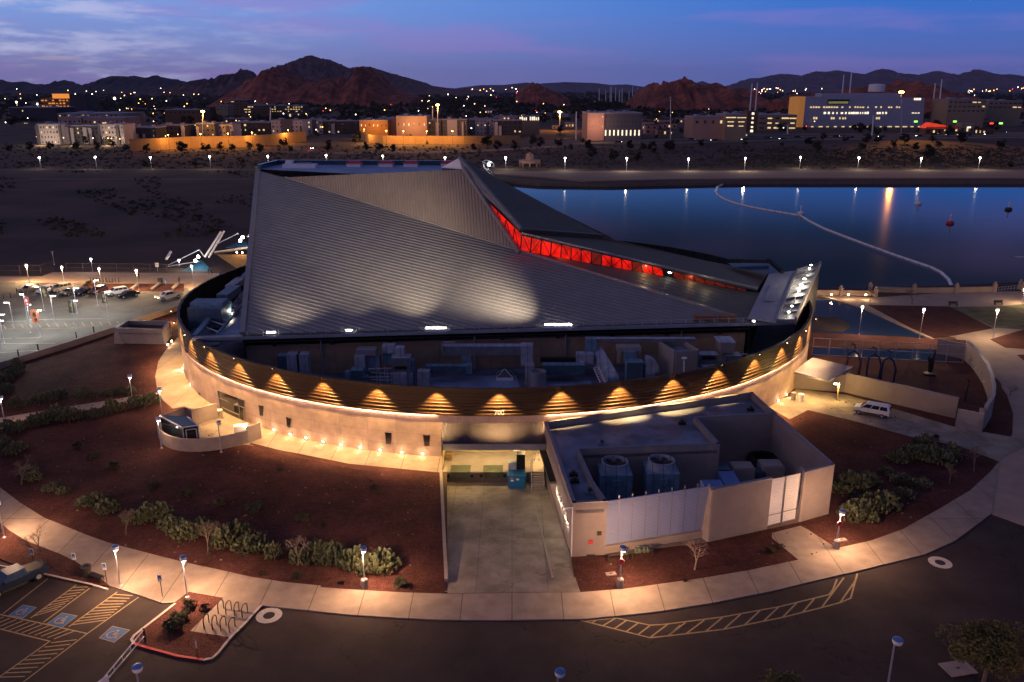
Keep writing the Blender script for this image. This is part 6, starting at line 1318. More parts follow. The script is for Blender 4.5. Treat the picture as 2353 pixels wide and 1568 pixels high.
cs2=[(100,1350,1.),(160,1345,.9),(250,1320,1.1),(330,1310,1.1),(400,1290,1.1),(540,1290,1.),(610,1290,.9),(720,1270,.9),(790,1260,.9),(860,1265,.8),(220,1470,1.2),(290,1450,1.2),(370,1435,1.2),(450,1430,1.2),(530,1420,1.1),(620,1415,1.),(730,1385,1.1),(790,1370,1.1),(890,1350,1.1),(980,1330,1.2),(60,1520,1.1),(110,1510,1.),(20,1190,1.3),(70,1150,1.3),(120,1110,1.2),(20,1260,1.1)]
for i,(x,y,s) in enumerate(cs2): cs.append(('D',x,y,s)); lab.append('prickly pear, %s %s'%(refs[(i+2)%6],'in the row behind the garden path' if i<10 else 'in the row in front of the garden path' if i<20 else 'at the left end of the garden path' if i<22 else 'at the left edge below the lot wall'))
cs3=[(1160,330,1.2),(1240,290,1.3),(1330,270,1.2),(1270,470,1.3),(1210,500,1.2),(1370,430,1.3),(1450,420,1.2),(1330,500,1.1),(1560,360,1.),(1520,120,1.1),(1590,100,1.2),(1660,100,1.3),(1740,100,1.4),(1800,130,1.4),(1870,110,1.2),(1550,260,.9),(1680,290,1.),(1450,200,.8),(1700,50,1.3)]
for i,(x,y,s) in enumerate(cs3): cs.append(('I',x,y,s)); lab.append('prickly pear, %s %s'%(refs[(i+1)%6],'right of the service building corner' if i<3 else 'behind the lamp right of the gate' if i<8 else 'in the dark bed near the bend of the path'))
spots={0:[],1:[],2:[],3:[]}
for i,(c,x,y,s) in enumerate(cs): spots[i%4].append(((pyx(c,x,y),rnd.uniform(0,6.28),(s*rnd.uniform(.65,1.1),s*rnd.uniform(.7,.95),s*rnd.uniform(.65,1.2))),lab[i]))
for k in range(4): place(cacti[k],[a for a,b in spots[k]],[b for a,b in spots[k]],'prickly pears in the gravel garden')
bushes=[]
for k in range(3):
    o=thing('shrub','shrub','shrub'); mb=leaf_mesh(520,(0,0,.5),(.9,.9,.55),60+k,.085,9,1.9); mb.build('foliage','bush',o); mb=MB()
    for j in range(4): mb.tube((0,0,0),(.4*math.cos(j*1.6),.4*math.sin(j*1.6),.7),.03,.015,5)
    mb.build('stems','bark',o); bushes.append(o)
bs=[('G',610,115,1.1,'dark round shrub, upper of two on the gravel left of the court wall'),('G',730,180,1.2,'dark round shrub, lower of two on the gravel left of the court wall'),('G',515,40,1.,'dark shrub farthest back left of the court wall'),('G',1000,305,.9,'small dark shrub, first of the line across the gravel'),('G',1215,350,.9,'small dark shrub, second of the line across the gravel'),('G',1435,410,.95,'small dark shrub, third of the line across the gravel'),('G',1672,460,1.4,'largest round dark shrub on the open gravel'),('G',1975,515,1.,'small dark shrub right of the largest one'),('G',1945,900,.8,'yellowish low shrub near the sidewalk edge'),('G',2232,925,.4,'tiny green shrub near the sidewalk edge'),('G',1705,865,.4,'tiny dark plant in the lit gravel'),('G',1240,1075,.9,'low bushy plant at the back of the island'),('G',1180,1180,1.2,'wide low shrub in the middle of the island'),('G',1130,1220,1.1,'wide low shrub at the left of the island'),('G',1340,1095,.6,'small shrub beside the bike pad'),('G',1370,735,.4,'small green shrub at the foot of a bare tree'),('G',1830,190,.6,'flat dark plant high on the gravel'),('H',525,945,.95,'round dark shrub at the sidewalk near the driveway'),('H',140,925,.4,'tiny shrub in front of the cactus by the lamp'),('H',355,308,.6,'flat dark plant on the open gravel left of the driveway'),('H',30,550,.5,'flat dark plant at mid gravel'),('I',705,715,.7,'small green shrub in front of the panel wall'),('I',768,688,.45,'tiny shrub beside the gate apron'),('I',140,912,.35,'tiny shrub near the bare tree before the cladding'),('D',500,1420,.5,'dry low plant beside the garden path'),('F',1760,1568,1.0,'dark shrub at the edge of the service yard'),('P',1130,470,1.0,'dry shrub at the left end of the plaza bed'),('P',1090,490,.8,'small dry shrub at the tip of the plaza bed')]
spots={0:[],1:[],2:[]}
for i,(c,x,y,s,lb) in enumerate(bs): spots[i%3].append(((pyx(c,x,y,LZ if c=='P' else .12),rnd.uniform(0,6.28),(s*1.05,s,s*.85)),lb))
for k in range(3): place(bushes[k],[a for a,b in spots[k]],[b for a,b in spots[k]],'shrubs on the gravel')
def bare(seed,h=4.,mt='bark'):
    r=random.Random(seed); o=thing('bare_tree','t','tree'); tr=MB(); tw=MB()
    def br(p,d,L_,rad,dep):
        q=p+d*L_; (tr if dep<2 else tw).tube(p,q,rad,rad*.66,6 if dep<2 else 4,0,False)
        if dep>=6: return
        for k in range(3 if dep<4 else 2):
            n=(d+Vector((r.gauss(0,.55),r.gauss(0,.55),r.gauss(.05,.35)))).normalized(); br(q,n,L_*r.uniform(.62,.82),rad*.62,dep+1)
    br(Vector((0,0,-.05)),Vector((r.gauss(0,.1),r.gauss(0,.1),1)).normalized(),h*.25,h*.022,0)
    tr.build('trunk',mt,o); tw.build('twigs',mt,o); return o
M['barkp']=mat('pale_bark',(.30,.22,.18),.9,0,.2,3)
for c,x,y,ty,sd,lb in (('G',140,275,80,1,'bare tree among cacti at the left edge of the gravel'),('G',820,602,425,2,'bare tree between two cactus clumps above the sidewalk'),('G',1360,715,500,3,'bare tree with a leaning trunk in the middle of the cactus row'),('G',1950,800,615,4,'pale spreading bare tree inside the cactus row'),('G',295,785,545,5,'bare tree with a fan of twigs behind the parked pickup'),('I',200,832,585,6,'pale bare tree in front of the white cladding'),('I',1865,270,130,7,'small bare tree in the dark bed near the path bend'),('I',2025,190,20,8,'small bare tree at the far right corner of the bed'),('V',1080,388,265,9,'bare tree in front of the lakeside wall, left of two'),('V',1425,402,255,10,'bare tree in front of the lakeside wall, right of two'),('V',2240,1160,1050,11,'low bare shrubby tree outside the curved wall')):
    p=pyx(c,x,y); h=yp(c,x,ty,p.y).z-p.z; o=bare(sd,4.,'barkp' if sd in(4,6) else 'bark'); o.location=p; s=h/3.6; o.scale=(s,s,s); o['label']=lb
def inpoly(p,pg):
    c=False
    for a,b in zip(pg,pg[1:]+pg[:1]):
        if (a.y>p.y)!=(b.y>p.y) and p.x<(b.x-a.x)*(p.y-a.y)/(b.y-a.y)+a.x: c=not c
    return c
for pg,n_,lb in ((gleft,5200,'loose stones and dry tufts on the left gravel garden'),(gright,2200,'loose stones and dry tufts on the right gravel beds')):
    mb=MB(); k=0
    while k<n_:
        p=Vector((rnd.uniform(-75,60),rnd.uniform(58,128),.12)); k+=1
        if not inpoly(p,pg) or (p.x-CX)**2+(p.y-CY)**2<62**2: continue
        s=rnd.uniform(.05,.15); a=rnd.uniform(0,3); mb.box(p-Vector((0,0,.03)),(s*2,s*1.4,s*.9),a,rnd.choice((0,0,1,2)),.55)
    tag(mb.build('gravel_stones',['gravel2','conc_dk','bush']),lb,'stones',kind='stuff')
# two leafy trees at the bottom
def leafy(label,top,rad,h,seed,mt,n=5200,s=.11):
    p=Vector((top.x,top.y,0)); o=thing('leafy_tree',label,'tree',p); r=random.Random(seed); tr=MB(); fo=p+Vector((0,0,0)); tr.tube(p,p+Vector((.1,0,h*.45)),.17,.12,8)
    for k in range(7): a=k*.9; tr.tube(p+Vector((.1,0,h*.45)),p+Vector((rad*.6*math.cos(a),rad*.6*math.sin(a),h*.8)),.08,.03,6)
    tr.build('trunk','bark',o); mb=leaf_mesh(n,p+Vector((0,0,h*.74)),(rad,rad,h*.36),seed,s,26,2.); mb.build('crown',mt,o); return o
M['leafN']=mat('palo_verde_leaf',(.11,.10,.022),.8,0,.6,.35)
t=g('I',2130,1345,3.6); leafy('yellow green leafy tree at the bottom right corner',t,3.3,5.,5,'leafN',9000,.085)
t=g('I',800,1640,3.4); leafy('leafy tree top poking up at the bottom edge right of the middle',t,1.9,4.6,6,'leafN',2600,.09)
HZ=1.5e-5
# ================= far bank and town
hn=mat('shore_path',(.26,.17,.13),.9,0,.2,.02); M['shore']=hn
def pad2(name,c,pts,z,mt): return pad(name,gl(c,pts,0),z,mt,-.1)
pad2('lakeside_path','B',[(1130,1118),(1240,1122),(1500,1120),(2352,1118),(4600,1110),(4600,1172),(2352,1176),(1740,1192),(1480,1165),(1200,1148),(1140,1145)],.08,'shore')
mb=MB()
q=[g('B',x,y,0) for x,y in ((1140,1146),(1200,1148),(1480,1166),(1740,1192),(2352,1177),(3300,1172),(4600,1172))]
for a,b in zip(q,q[1:]): wallseg(mb,a,b,-1.8,.7,-.6)
sw=thing('shore_wall','low pale wall along the far shore of the lake','wall',q[2]); mb.build('wall','shore',sw)
for (x,y),(x1,y1) in (((0,1110),(1680,1108)),((200,1170),(1640,1172)),((0,1030),(1650,1010))): 
    l=line([g('A',x,y,0),g('A',x1,y1,0)],2.2,None,None,.03); struct(l.build('dirt_track','shore'))
pad2('far_path','B',[(0,995),(400,990),(950,985),(1400,960),(2352,905),(2352,915),(1400,975),(950,998),(400,1005),(0,1010)],.05,'shore')
# freeway
M['fwy']=mat('freeway_surface',(.075,.06,.055),.9,0,.2,.02)
pad2('freeway','C',[(-2200,925),(-700,915),(0,900),(900,885),(2352,875),(4000,865),(4000,895),(2352,900),(900,915),(0,940),(-700,955),(-2200,960)],.06,'fwy')
M['brt']=mat('barrier_concrete',(.35,.28,.22),.85,0,.15,.05)
for pts,nm in (([(-700,913),(0,899),(900,884),(2352,874)],'far side'),([(-700,935),(0,920),(900,900),(2352,887)],'middle'),([(-700,957),(0,942),(900,917),(2352,902)],'near side')):
    q=[g('C',x,y,0) for x,y in pts]; o=thing('road_barrier','long pale concrete barrier on the %s of the freeway'%nm,'barrier',q[1]); mb=MB()
    for a,b in zip(q,q[1:]): wallseg(mb,a,b,0,1.4,.6)
    mb.build('barrier','brt',o)
ramp=[g('L',x,y,0) for x,y in ((1180,845),(1500,690),(1700,615),(2150,600),(2220,612),(1900,680),(1720,770),(1620,830),(1500,870))]
pad('access_road',ramp,.07,'fwy',-.1)
M['sandw']=panel_mat('tan_wall',(.36,.23,.11),12,8,.15,.12,.85,.7)
def fwall(label,c,pts,h):
    q=[g(c,x,y,0) for x,y in pts]; o=thing('sound_wall',label,'wall',q[0]); mb=MB()
    for a,b in zip(q,q[1:]): wallseg(mb,a,b,0,h,.8,0,1,.3)
    mb.build('wall',['sandw','shore'],o,uvf=uvbox); return q
w1=fwall('long tan wall glowing orange below the left apartments','L',[(-800,830),(-400,815),(0,790),(700,780),(1030,755),(1500,700)],9.)
w2=fwall('curving tan wall glowing orange below the middle apartments','M',[(10,680),(120,720),(300,735),(700,742),(1360,742),(2100,730)],7.)
for q,ts,pw in ((w1,((1,2,.5),(2,3,.3),(2,3,.8),(3,4,.5),(4,5,.6)),14000),(w2,((0,1,.8),(2,3,.2),(2,3,.75),(3,4,.3),(3,4,.8)),20000)):
    for a,b,t in ts:
        p=q[a].lerp(q[b],t)+Vector((0,-14,12)); o=thing('highway_lamp','tall amber highway lamp in front of the tan wall','lamp post',Z(p,0),'highway lamps along the tan walls'); mb=MB(); mb.tube(Z(p,0),p,.15,.1,6); mb.build('pole','bin',o); mb=MB(); mb.ball(p+Vector((0,0,-.1)),.5,.6,8); mb.build('lens','lampO',o); pl(p+Vector((0,0,-1.)),(1,.42,.08),pw,.6,o)
def mast(label,c,x,y,by,r,pw,col=(1,.40,.05),lens='lampO',pr=1.2):
    b=g(c,x,by,0); t=yp(c,x,y,b.y); o=thing('high_mast',label,'mast',b); mb=MB(); mb.tube(b,t,.5,.3,6); mb.build('pole','silver',o); mb=MB(); mb.lathe(t-Vector((0,0,.5)),[(r,0),(r*1.2,r*.6),(r*.4,r*.9)],12); mb.build('lamp_ring',lens,o)
    if pw: pl(t-Vector((0,2,2.5)),col,pw,pr,o)
    return o
mast('tall mast with a starry amber light right of the middle of the town','N',520,318,560,1.9,60000); mast('tall mast with amber lights left of the middle apartments','M',1015,225,690,1.5,30000); mast('tall mast with an amber light at the left apartments','L',140,310,700,1.5,30000); mast('tall mast with a bright amber light in front of the glass office','C',1550,605,885,2.2,0)
t=yp('C',1550,605,g('C',1550,885,0).y); spot(t-Vector((0,3,2)),Vector((t.x*.6,150,0)),(1,.36,.04),520000,55,.9,2.2)
mast('thin tall mast with an unlit lamp ring between the gabled houses and the far hills','N',1968,125,690,1.3,0,lens='beige')
for c,x,y,by,lb in (('L',1022,250,610,'white slanted pylon among the left apartments'),('M',945,255,655,'white slanted pylon left of the middle amber mast'),('N',733,310,680,'white slanted pylon beside the pink arch building'),('O',430,490,690,'white pylon in front of the low gabled hall'),('O',1300,590,715,'short white pylon with a cap before the parking structure'),('C',1360,755,885,'white slanted pylon in front of the glass office'),('C',568,545,640,'left of two thin white pylons above the red rocks'),('C',603,542,645,'right of two thin white pylons above the red rocks'),('C',1168,490,608,'left of two white pylons behind the glass office'),('C',1218,470,600,'right of two white pylons behind the glass office'),('C',1765,545,655,'left of two white pylons on the far right hillside'),('C',1808,518,648,'right of two white pylons on the far right hillside')):
    b=g(c,x,max(by,(640 if c=='C' else by)),0) if c!='C' or by>700 else YP(K(c,x,by)[0],K(c,x,by)[1],1500); t=yp(c,x+(8 if c=='C' else 4),y,b.y); b=Vector((b.x,b.y,0)); o=thing('pylon',lb,'pylon',b); mb=MB(); w=.0014*b.y*.9; mb.tube(b,t,w*.8,w*.5,6); mb.build('shaft','white',o)
for i,(x,y) in enumerate(((1825,578),(1868,590),(1897,570),(1905,567),(1932,574),(1957,588),(1975,578),(2020,597),(2043,566),(2075,572))):
    b=yp('B',x,625,3000); t=yp('B',x,y,3000); o=thing('pylon','thin white pylon in the row on the horizon between the two red rocks','pylon',Z(b,0),'distant pylons on the horizon'); mb=MB(); mb.tube(Z(b,0),t,1.8,1.2,5); mb.build('shaft','white',o)
# buildings
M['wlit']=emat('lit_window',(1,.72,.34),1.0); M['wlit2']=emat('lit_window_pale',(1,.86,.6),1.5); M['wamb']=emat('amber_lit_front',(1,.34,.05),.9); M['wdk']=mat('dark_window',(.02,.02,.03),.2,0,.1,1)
M['aw']=mat('apartment_white',(.45,.42,.48),.8,0,.1,.05); M['ag']=mat('apartment_grey',(.10,.10,.13),.8,0,.15,.05); M['ad']=mat('apartment_dark',(.035,.035,.055),.8,0,.15,.05); M['ap']=mat('pink_wall',(.42,.25,.20),.85,0,.1,.05); M['abr']=mat('brown_wall',(.15,.08,.05),.85,0,.15,.05); M['aroof']=mat('pale_roof',(.28,.28,.36),.6,0,.15,.03); M['atan']=mat('cream_wall',(.30,.22,.15),.85,0,.1,.05); M['aor']=mat('orange_lit_wall',(.45,.2,.06),.85,0,.1,.05); M['officeg']=mat('office_curtain_wall',(.38,.37,.46),.4,.2,.08,.02)  # aor: amber floodlight put into the wall colour
WM_={}
def wmesh(w,h,mt):
    k=(round(w,1),round(h,1),mt)
    if k not in WM_: mb=MB(); mb.box((0,0,0),(k[0],.25,k[1])); o=mb.build('window',mt); WM_[k]=o.data; bpy.data.objects.remove(o)
    return WM_[k]
def bld(label,c,x0,y0,x1,y1,mt,rows=0,cols=0,lit=.3,depth=20,roof='aroof',name='building',ww=.45,wh=.45,lm='wlit',dist=None,cat='building',lift=0.,gap=None,extra=None,row0=.12,lo=.06):
    b=g(c,(x0+x1)/2,y1,0) if dist is None else yp(c,(x0+x1)/2,y1,dist); d=b.y; A_,B_=yp(c,x0,y0,d),yp(c,x1,y0,d); w=B_.x-A_.x; h=A_.z; z0=0
    org=Vector(((A_.x+B_.x)/2,d,0)); o=thing(name,label,cat,org); mb=MB(); mb.box((org.x,d+depth/2,0),(w,depth,h)); mb.build('walls',mt,o)
    mb=MB(); mb.box((org.x,d+depth/2,h+.05),(w*1.01,depth*1.02,.7)); 
    if w>14: mb.box((org.x-w*.25,d+depth*.5,h+.76),(w*.14,depth*.3,1.6)); mb.box((org.x+w*.2,d+depth*.6,h+.76),(w*.1,depth*.25,1.2))
    mb.build('roof',roof,o)
    if extra: extra(o,org,w,h,d)
    ba=0 if dist is None else b.z
    ba=max(0,ba)
    for i in range(rows):
        for j in range(cols):
            cw_,ch_=w/cols,(h-ba)/rows; me=wmesh(cw_*ww,ch_*wh,lm if rnd.random()<lit*(.6 if lit<.6 else .85) else 'wdk')
            q=bpy.data.objects.new('window',me); COL.objects.link(q); q.parent=o; q.location=(-w/2+cw_*(j+.5),-.05,ba+ch_*(i+.28)); q.scale=(rnd.uniform(.45,1.05),1,rnd.uniform(.6,1.05))
    return o
def pil(mt,xs):                               # pale projecting bays
    def f(o,org,w,h,d):
        for t,bw,bh in xs: mb=MB(); mb.box((org.x-w/2+w*t,d-.75,0),(w*bw,1.5,h*bh)); mb.build('bay',mt,o)
    return f
apt=[('J',150,482,480,738,'aw','white four storey apartment block at the far left, lit at its foot',4,8,[(.05,.10,.97),(.95,.08,.97)]),('J',480,500,960,732,'ag','grey apartment block right of the leftmost white one',4,10,[(.15,.1,.95),(.3,.08,.9),(.65,.1,.93),(.8,.08,.9)]),('J',960,485,1290,742,'aw','white apartment block with a dark central recess',4,8,[(.78,.12,.92),(.05,.06,.97)]),('J',1300,525,1720,718,'ad','dark apartment block with white framed porches',3,7,[(.4,.08,.6),(.62,.05,.6)]),('J',1740,495,2110,690,'ad','dark apartment block at the bend of the orange wall',3,7,[(.1,.12,.95),(.9,.1,1.)]),('L',50,470,290,690,'ag','grey apartment block at the left end of the second group',4,4,[(.08,.12,.85)]),('L',290,485,530,682,'aw','white apartment block with stepped front above the orange wall',3,5,[(.7,.15,.95),(.95,.08,.6)]),('L',540,455,1020,640,'ad','dark apartment block behind the white pylon',3,8,[(.05,.1,.9)]),('L',1030,430,1440,640,'aw','pale apartment block with a rounded gable right of the pylon',4,8,[(.5,.35,1.1),(.95,.06,.6)]),('L',1500,420,1700,600,'aw','pale narrow apartment block left of the dark hip roofed one',3,4,[(.5,.3,1.)]),('L',1700,440,2170,600,'ad','dark apartment building with a lit rooftop sign panel',3,8,[(.3,.1,.8)]),('M',715,425,1060,660,'ag','grey and white apartment block with a purple lit window',4,8,[(.35,.2,.9),(.85,.12,.9)]),('M',1075,420,1400,662,'ag','apartment block with a white rounded gable in the middle group',4,7,[(.4,.4,1.),(.82,.08,.9)]),('M',1425,410,1750,612,'aw','white apartment block with a grey side wall in the middle group',4,7,[(.12,.2,.95),(.75,.12,.8)]),('M',1750,430,2120,650,'ad','dark blue roofed apartment block at the right end of the middle group',4,6,[(.08,.12,.9),(.22,.1,.7)])]
for c,x0,y0,x1,y1,mt,lb,r_,k_,bays in apt: bld(lb,c,x0,y0,x1,y1,mt,r_,k_,.22,24,extra=pil('aw' if mt!='aw' else 'ag',bays),name='apartment_building',cat='apartment building')
def sgn(txtmat): 
    def f(o,org,w,h,d): mb=MB(); mb.box((org.x+w*.1,d-.3,h*.62),(w*.26,.3,h*.14)); mb.build('sign_panel',txtmat,o)
    return f
bld('orange floodlit stepped office building at the far left','J',215,145,585,300,'aor',4,8,.9,40,'aor',ww=.86,wh=.5,lm='wamb',extra=lambda o,org,w,h,d:(lambda mb:(mb.box((org.x+w*.08,d+15,h),(w*.4,20,h*.28)),mb.build('penthouse','wamb',o)))(MB()),dist=1500)  # floodlight painted in: orange walls, self-glowing bands and penthouse
bld('dark office tower beside the orange floodlit building','J',590,95,800,300,'ad',5,5,.0,40,'ad',dist=1450)
bld('pink two storey shopping building, left part','J',440,392,745,490,'ap',1,5,.1,40,dist=900,name='shop'); bld('long pink shopping building with a lit sign','J',770,400,1300,490,'ap',1,9,.2,40,dist=900,extra=sgn('wlit'),name='shop'); bld('white roofed commercial hall above the pink shops','J',435,340,1290,385,'atan',1,14,.5,60,dist=1000,name='shop')
bld('low brown hall with a pale roof line left of the amber mast','J',1830,290,2300,350,'abr',1,8,.2,40,dist=1200); bld('long flat roof row at the left edge of the town','J',-200,262,400,330,'ad',1,12,.3,60,dist=1300)
bld('brown office block with lit bands at the foot of the red rocks','L',500,160,720,330,'abr',5,4,.4,40,dist=1500,ww=.85,wh=.35); bld('long low brown office wing with a pale roof edge','L',725,230,1010,330,'abr',3,7,.35,40,dist=1450,ww=.85,wh=.35); bld('lit office wing right of the long brown one','L',1030,235,1450,320,'abr',3,12,.65,40,dist=1460,ww=.7,wh=.35); bld('small cream and amber block left of the brown offices','L',305,230,460,300,'atan',2,3,.3,30,dist=1400)
bld('amber lit warehouse with wall lamps','M',-10,430,360,530,'aor',1,7,.8,40,dist=830,name='warehouse',ww=.2,wh=.3,lm='wlit2'); bld('pink warehouse with bright wall lamps','M',470,378,870,540,'ap',1,6,.7,40,dist=810,name='warehouse',ww=.15,wh=.22,lm='wlit2'); bld('low pale hall between the two warehouses','M',230,405,470,450,'ap',0,0,.3,30,dist=850,name='warehouse')
bld('brightly lit glass pavilion left of the amber star light','M',2080,378,2345,442,'atan',1,10,.95,20,dist=900,name='pavilion',ww=.8,wh=.8,lm='wlit2'); bld('low pink roofed building left of the lit glass pavilion','M',1770,378,2060,420,'ap',1,6,.3,20,dist=920)
bld('tall pink hall with bright wall lamps, lit end wall','N',885,338,1105,530,'ap',3,5,.2,60,dist=780,ww=.12,wh=.2,name='hall',lm='wlit2'); bld('long grey side of the pink hall with a row of bright arches','N',1105,336,1600,530,'ag',3,10,.0,60,dist=782,ww=.3,wh=.15,name='hall',extra=lambda o,org,w,h,d:[(lambda mb:(mb.box((org.x-w/2+w*(i+.4)/9,d-.2,h*.2),(w*.035,.3,h*.2)),mb.build('arch_lamp','wlit2',o)))(MB()) for i in range(9)])
for x0,y0,x1,y1,mt,lb,r_,k_,l_ in ((1225,560,1330,610,'atan','small lit booth below the bright arches',1,2,.8),(1370,545,1570,625,'atan','lit cream house with a dark hip roof',1,5,.7),(1640,490,1800,600,'ap','pink gabled house right of the lit cream house',2,2,.1),(1795,548,2000,625,'atan','lit cream house with a gable and dark garage doors',1,5,.7),(1610,410,1960,450,'aor','low amber lit row behind the houses',1,8,.6),(1830,420,1980,520,'ap','pink block behind the lit cream house',1,3,.2),(2010,415,2210,460,'atan','yellow lit sheds at the foot of the hill',1,5,.8),(590,460,710,520,'atan','small white lit shed beside the pylon',1,3,.4),(420,500,540,535,'ap','low pink shed under the amber star',1,2,.1)):
    bld(lb,'N',x0,y0,x1,y1,mt,r_,k_,l_,12,'ad' if 'house' in lb else 'aroof',name='house',cat='house')
bld('low gabled hall with a pale roof','O',70,492,490,600,'ap',1,4,.3,40,dist=800,name='hall'); bld('white open parking structure, lit decks','O',495,460,775,625,'atan',3,2,.9,40,name='parking_structure',ww=.9,wh=.3,dist=790); bld('brown stair tower with a lit glass strip','O',780,415,925,700,'abr',5,1,1.,16,'abr',name='stair_tower',ww=.28,wh=.6,lm='wlit2'); bld('long parking structure with lit decks beside the stair tower','O',925,465,1425,655,'atan',3,5,.85,50,name='parking_structure',ww=.9,wh=.32)
r9=random.Random(5); lowb=[]
for i in range(46):
    x=r9.uniform(-30,2380); y=r9.uniform(234,318); 
    if 1820<x<2140 and y>240: continue
    if y>296 and (x<1260): continue
    w=r9.uniform(22,80)*(y-200)/100; h=w*r9.uniform(.12,.25); p=G(x,y,0); mt=r9.choice(['aw','ap','atan','abr','ag','atan'])
    D2=lambda X,Y_: ((X/.91914-1300)*5.229,(Y_/.91914-220)*5.229)
    a=D2(x-w/2,y-h); b=D2(x+w/2,y); o=bld('low flat roofed building among the trees of the %s town'%('left' if x<800 else 'middle' if x<1600 else 'right'),'N',a[0],a[1],b[0],b[1],mt,1,r9.randint(3,6),.35,18,r9.choice(['aroof','ad','aw']),name='low_building'); o['group']='low buildings of the far town'
# large glass office
of=g('C',1290,832,0); d=of.y; a,b,c3,d3=[yp('C',x,y,d) for x,y in ((905,832),(1690,832),(1705,640),(925,632))]
ob=thing('office_building','large glass office building with lit strips and an amber lit sloping left edge','office building',of); mb=MB(); mb.hull8([a,b,b+Vector((0,45,0)),a+Vector((0,45,0))],[d3,c3,c3+Vector((0,45,0)),d3+Vector((0,45,0))]); mb.build('curtain_wall','officeg',ob)
e0,e1=yp('C',868,835,d-.5),yp('C',888,636,d-.5); mb=MB(); mb.hull8([e0,a+Vector((0,-.5,0)),a+Vector((0,40,0)),e0+Vector((0,40,0))],[e1,d3+Vector((0,-.5,0)),d3+Vector((0,40,0)),e1+Vector((0,40,0))]); mb.build('amber_glow_edge',mat('amber_lit_edge',(.5,.25,.08),.8,0,.1,.05,emis=(1,.38,.07),es=.22),ob)  # amber light on the edge painted in as tint and glow
p0,p1=yp('C',1030,635,d+8),yp('C',1560,610,d+8); mb=MB(); mb.box(((p0.x+p1.x)/2,d+20,p0.z-1),(p1.x-p0.x,24,p1.z-p0.z+1)); mb.build('penthouse','officeg',ob)
mb=MB(); fb(mb,'C',1068,650,1212,683,d-.8,.8); mb.build('terrace_recess','wdk',ob); mb=MB(); fb(mb,'C',1075,664,1205,678,d-1.,.2); mb.build('terrace_light',emat('terrace_glow',(.8,.75,.2),.18),ob)
mb=MB(); fb(mb,'C',1634,642,1680,655,d-.6,.4); mb.build('sign_panel','wlit2',ob)
rr2=random.Random(3); k=0
for y0,y1,xs,pr in ((696,706,range(955,1540,17),.8),(732,746,list(range(1015,1200,28))+list(range(1205,1340,15))+[1390,1405,1425,1445],.9),(766,780,(975,990,1090,1105,1145,1165,1180,1385,1400),.9),(736,742,(1620,1640,1660),1.)):
    for x in xs:
        if rr2.random()>pr or k>90: continue
        mb=MB(); w=rr2.uniform(8,14) if y0<700 or y0==766 else rr2.uniform(7,16); fb(mb,'C',x,y0+rr2.uniform(0,3),x+w,y1,d-.45-.002*k,.2); mb.build('window','wlit' if y0 in(766,696) else 'wlit2',ob); k+=1
for x in range(960,1690,50): mb=MB(); fb(mb,'C',x,826,x+rr2.uniform(12,30),834,d-.5-.002*k,.2); mb.build('window','wlit',ob); k+=1
bld('cream three storey office lit from below at the far right','C',1862,652,2110,738,'atan',3,8,.3,40,name='building',ww=.8,wh=.3,dist=1050); bld('low cream office wing at the right edge','C',2125,662,2345,712,'atan',2,7,.25,40,dist=1100,ww=.8,wh=.3)
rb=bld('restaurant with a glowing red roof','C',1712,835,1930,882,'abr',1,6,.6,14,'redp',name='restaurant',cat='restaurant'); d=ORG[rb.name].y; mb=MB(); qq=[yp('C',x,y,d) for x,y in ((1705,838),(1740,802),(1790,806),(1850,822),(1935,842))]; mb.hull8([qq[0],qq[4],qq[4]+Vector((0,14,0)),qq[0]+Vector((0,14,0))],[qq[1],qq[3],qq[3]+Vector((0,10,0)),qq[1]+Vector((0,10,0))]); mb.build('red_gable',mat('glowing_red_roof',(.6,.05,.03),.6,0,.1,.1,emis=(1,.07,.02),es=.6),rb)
bld('small restaurant with a bright sign right of the red roof','C',1945,812,2030,880,'atan',1,3,.6,12,extra=sgn('wlit2'),name='restaurant',cat='restaurant'); bld('low dark restaurant wing at the right','C',2030,842,2160,880,'abr',1,5,.7,12,'ad',name='restaurant',cat='restaurant')
for x,y,lb,mt in ((1900,800,'green lit sign on a pole right of the red roof',(.3,1,.1)),(2200,812,'green lit sign near the right edge',(.3,1,.15)),(2140,812,'red traffic light at the freeway exit',(1,.04,.02)),(1645,800,'green lit sign left of the red roof',(.3,1,.1))):
    b=g('C',x,872,0); t=yp('C',x,y,b.y); o=thing('lit_sign',lb,'sign',b); mb=MB(); mb.tube(b,t,.2,.2,5); mb.build('pole','bin',o); mb=MB(); mb.box(t,(3.6,.5,1.6)); mb.build('face',emat('sign_glow',mt,3),o)
# water tank
t=yp('C',1387,600,1750); o=thing('water_tank','white round water tank on the dark hill behind the office','water tank',t); mb=MB(); w=16; mb.lathe(t,[(w,0),(w,13),(w*.9,14.5)],20); mb.build('shell','white',o); mb=MB(); mb.lathe(t+Vector((0,0,14.5)),[(w*.88,0),(2,1.6)],20); mb.build('lid','aw',o)
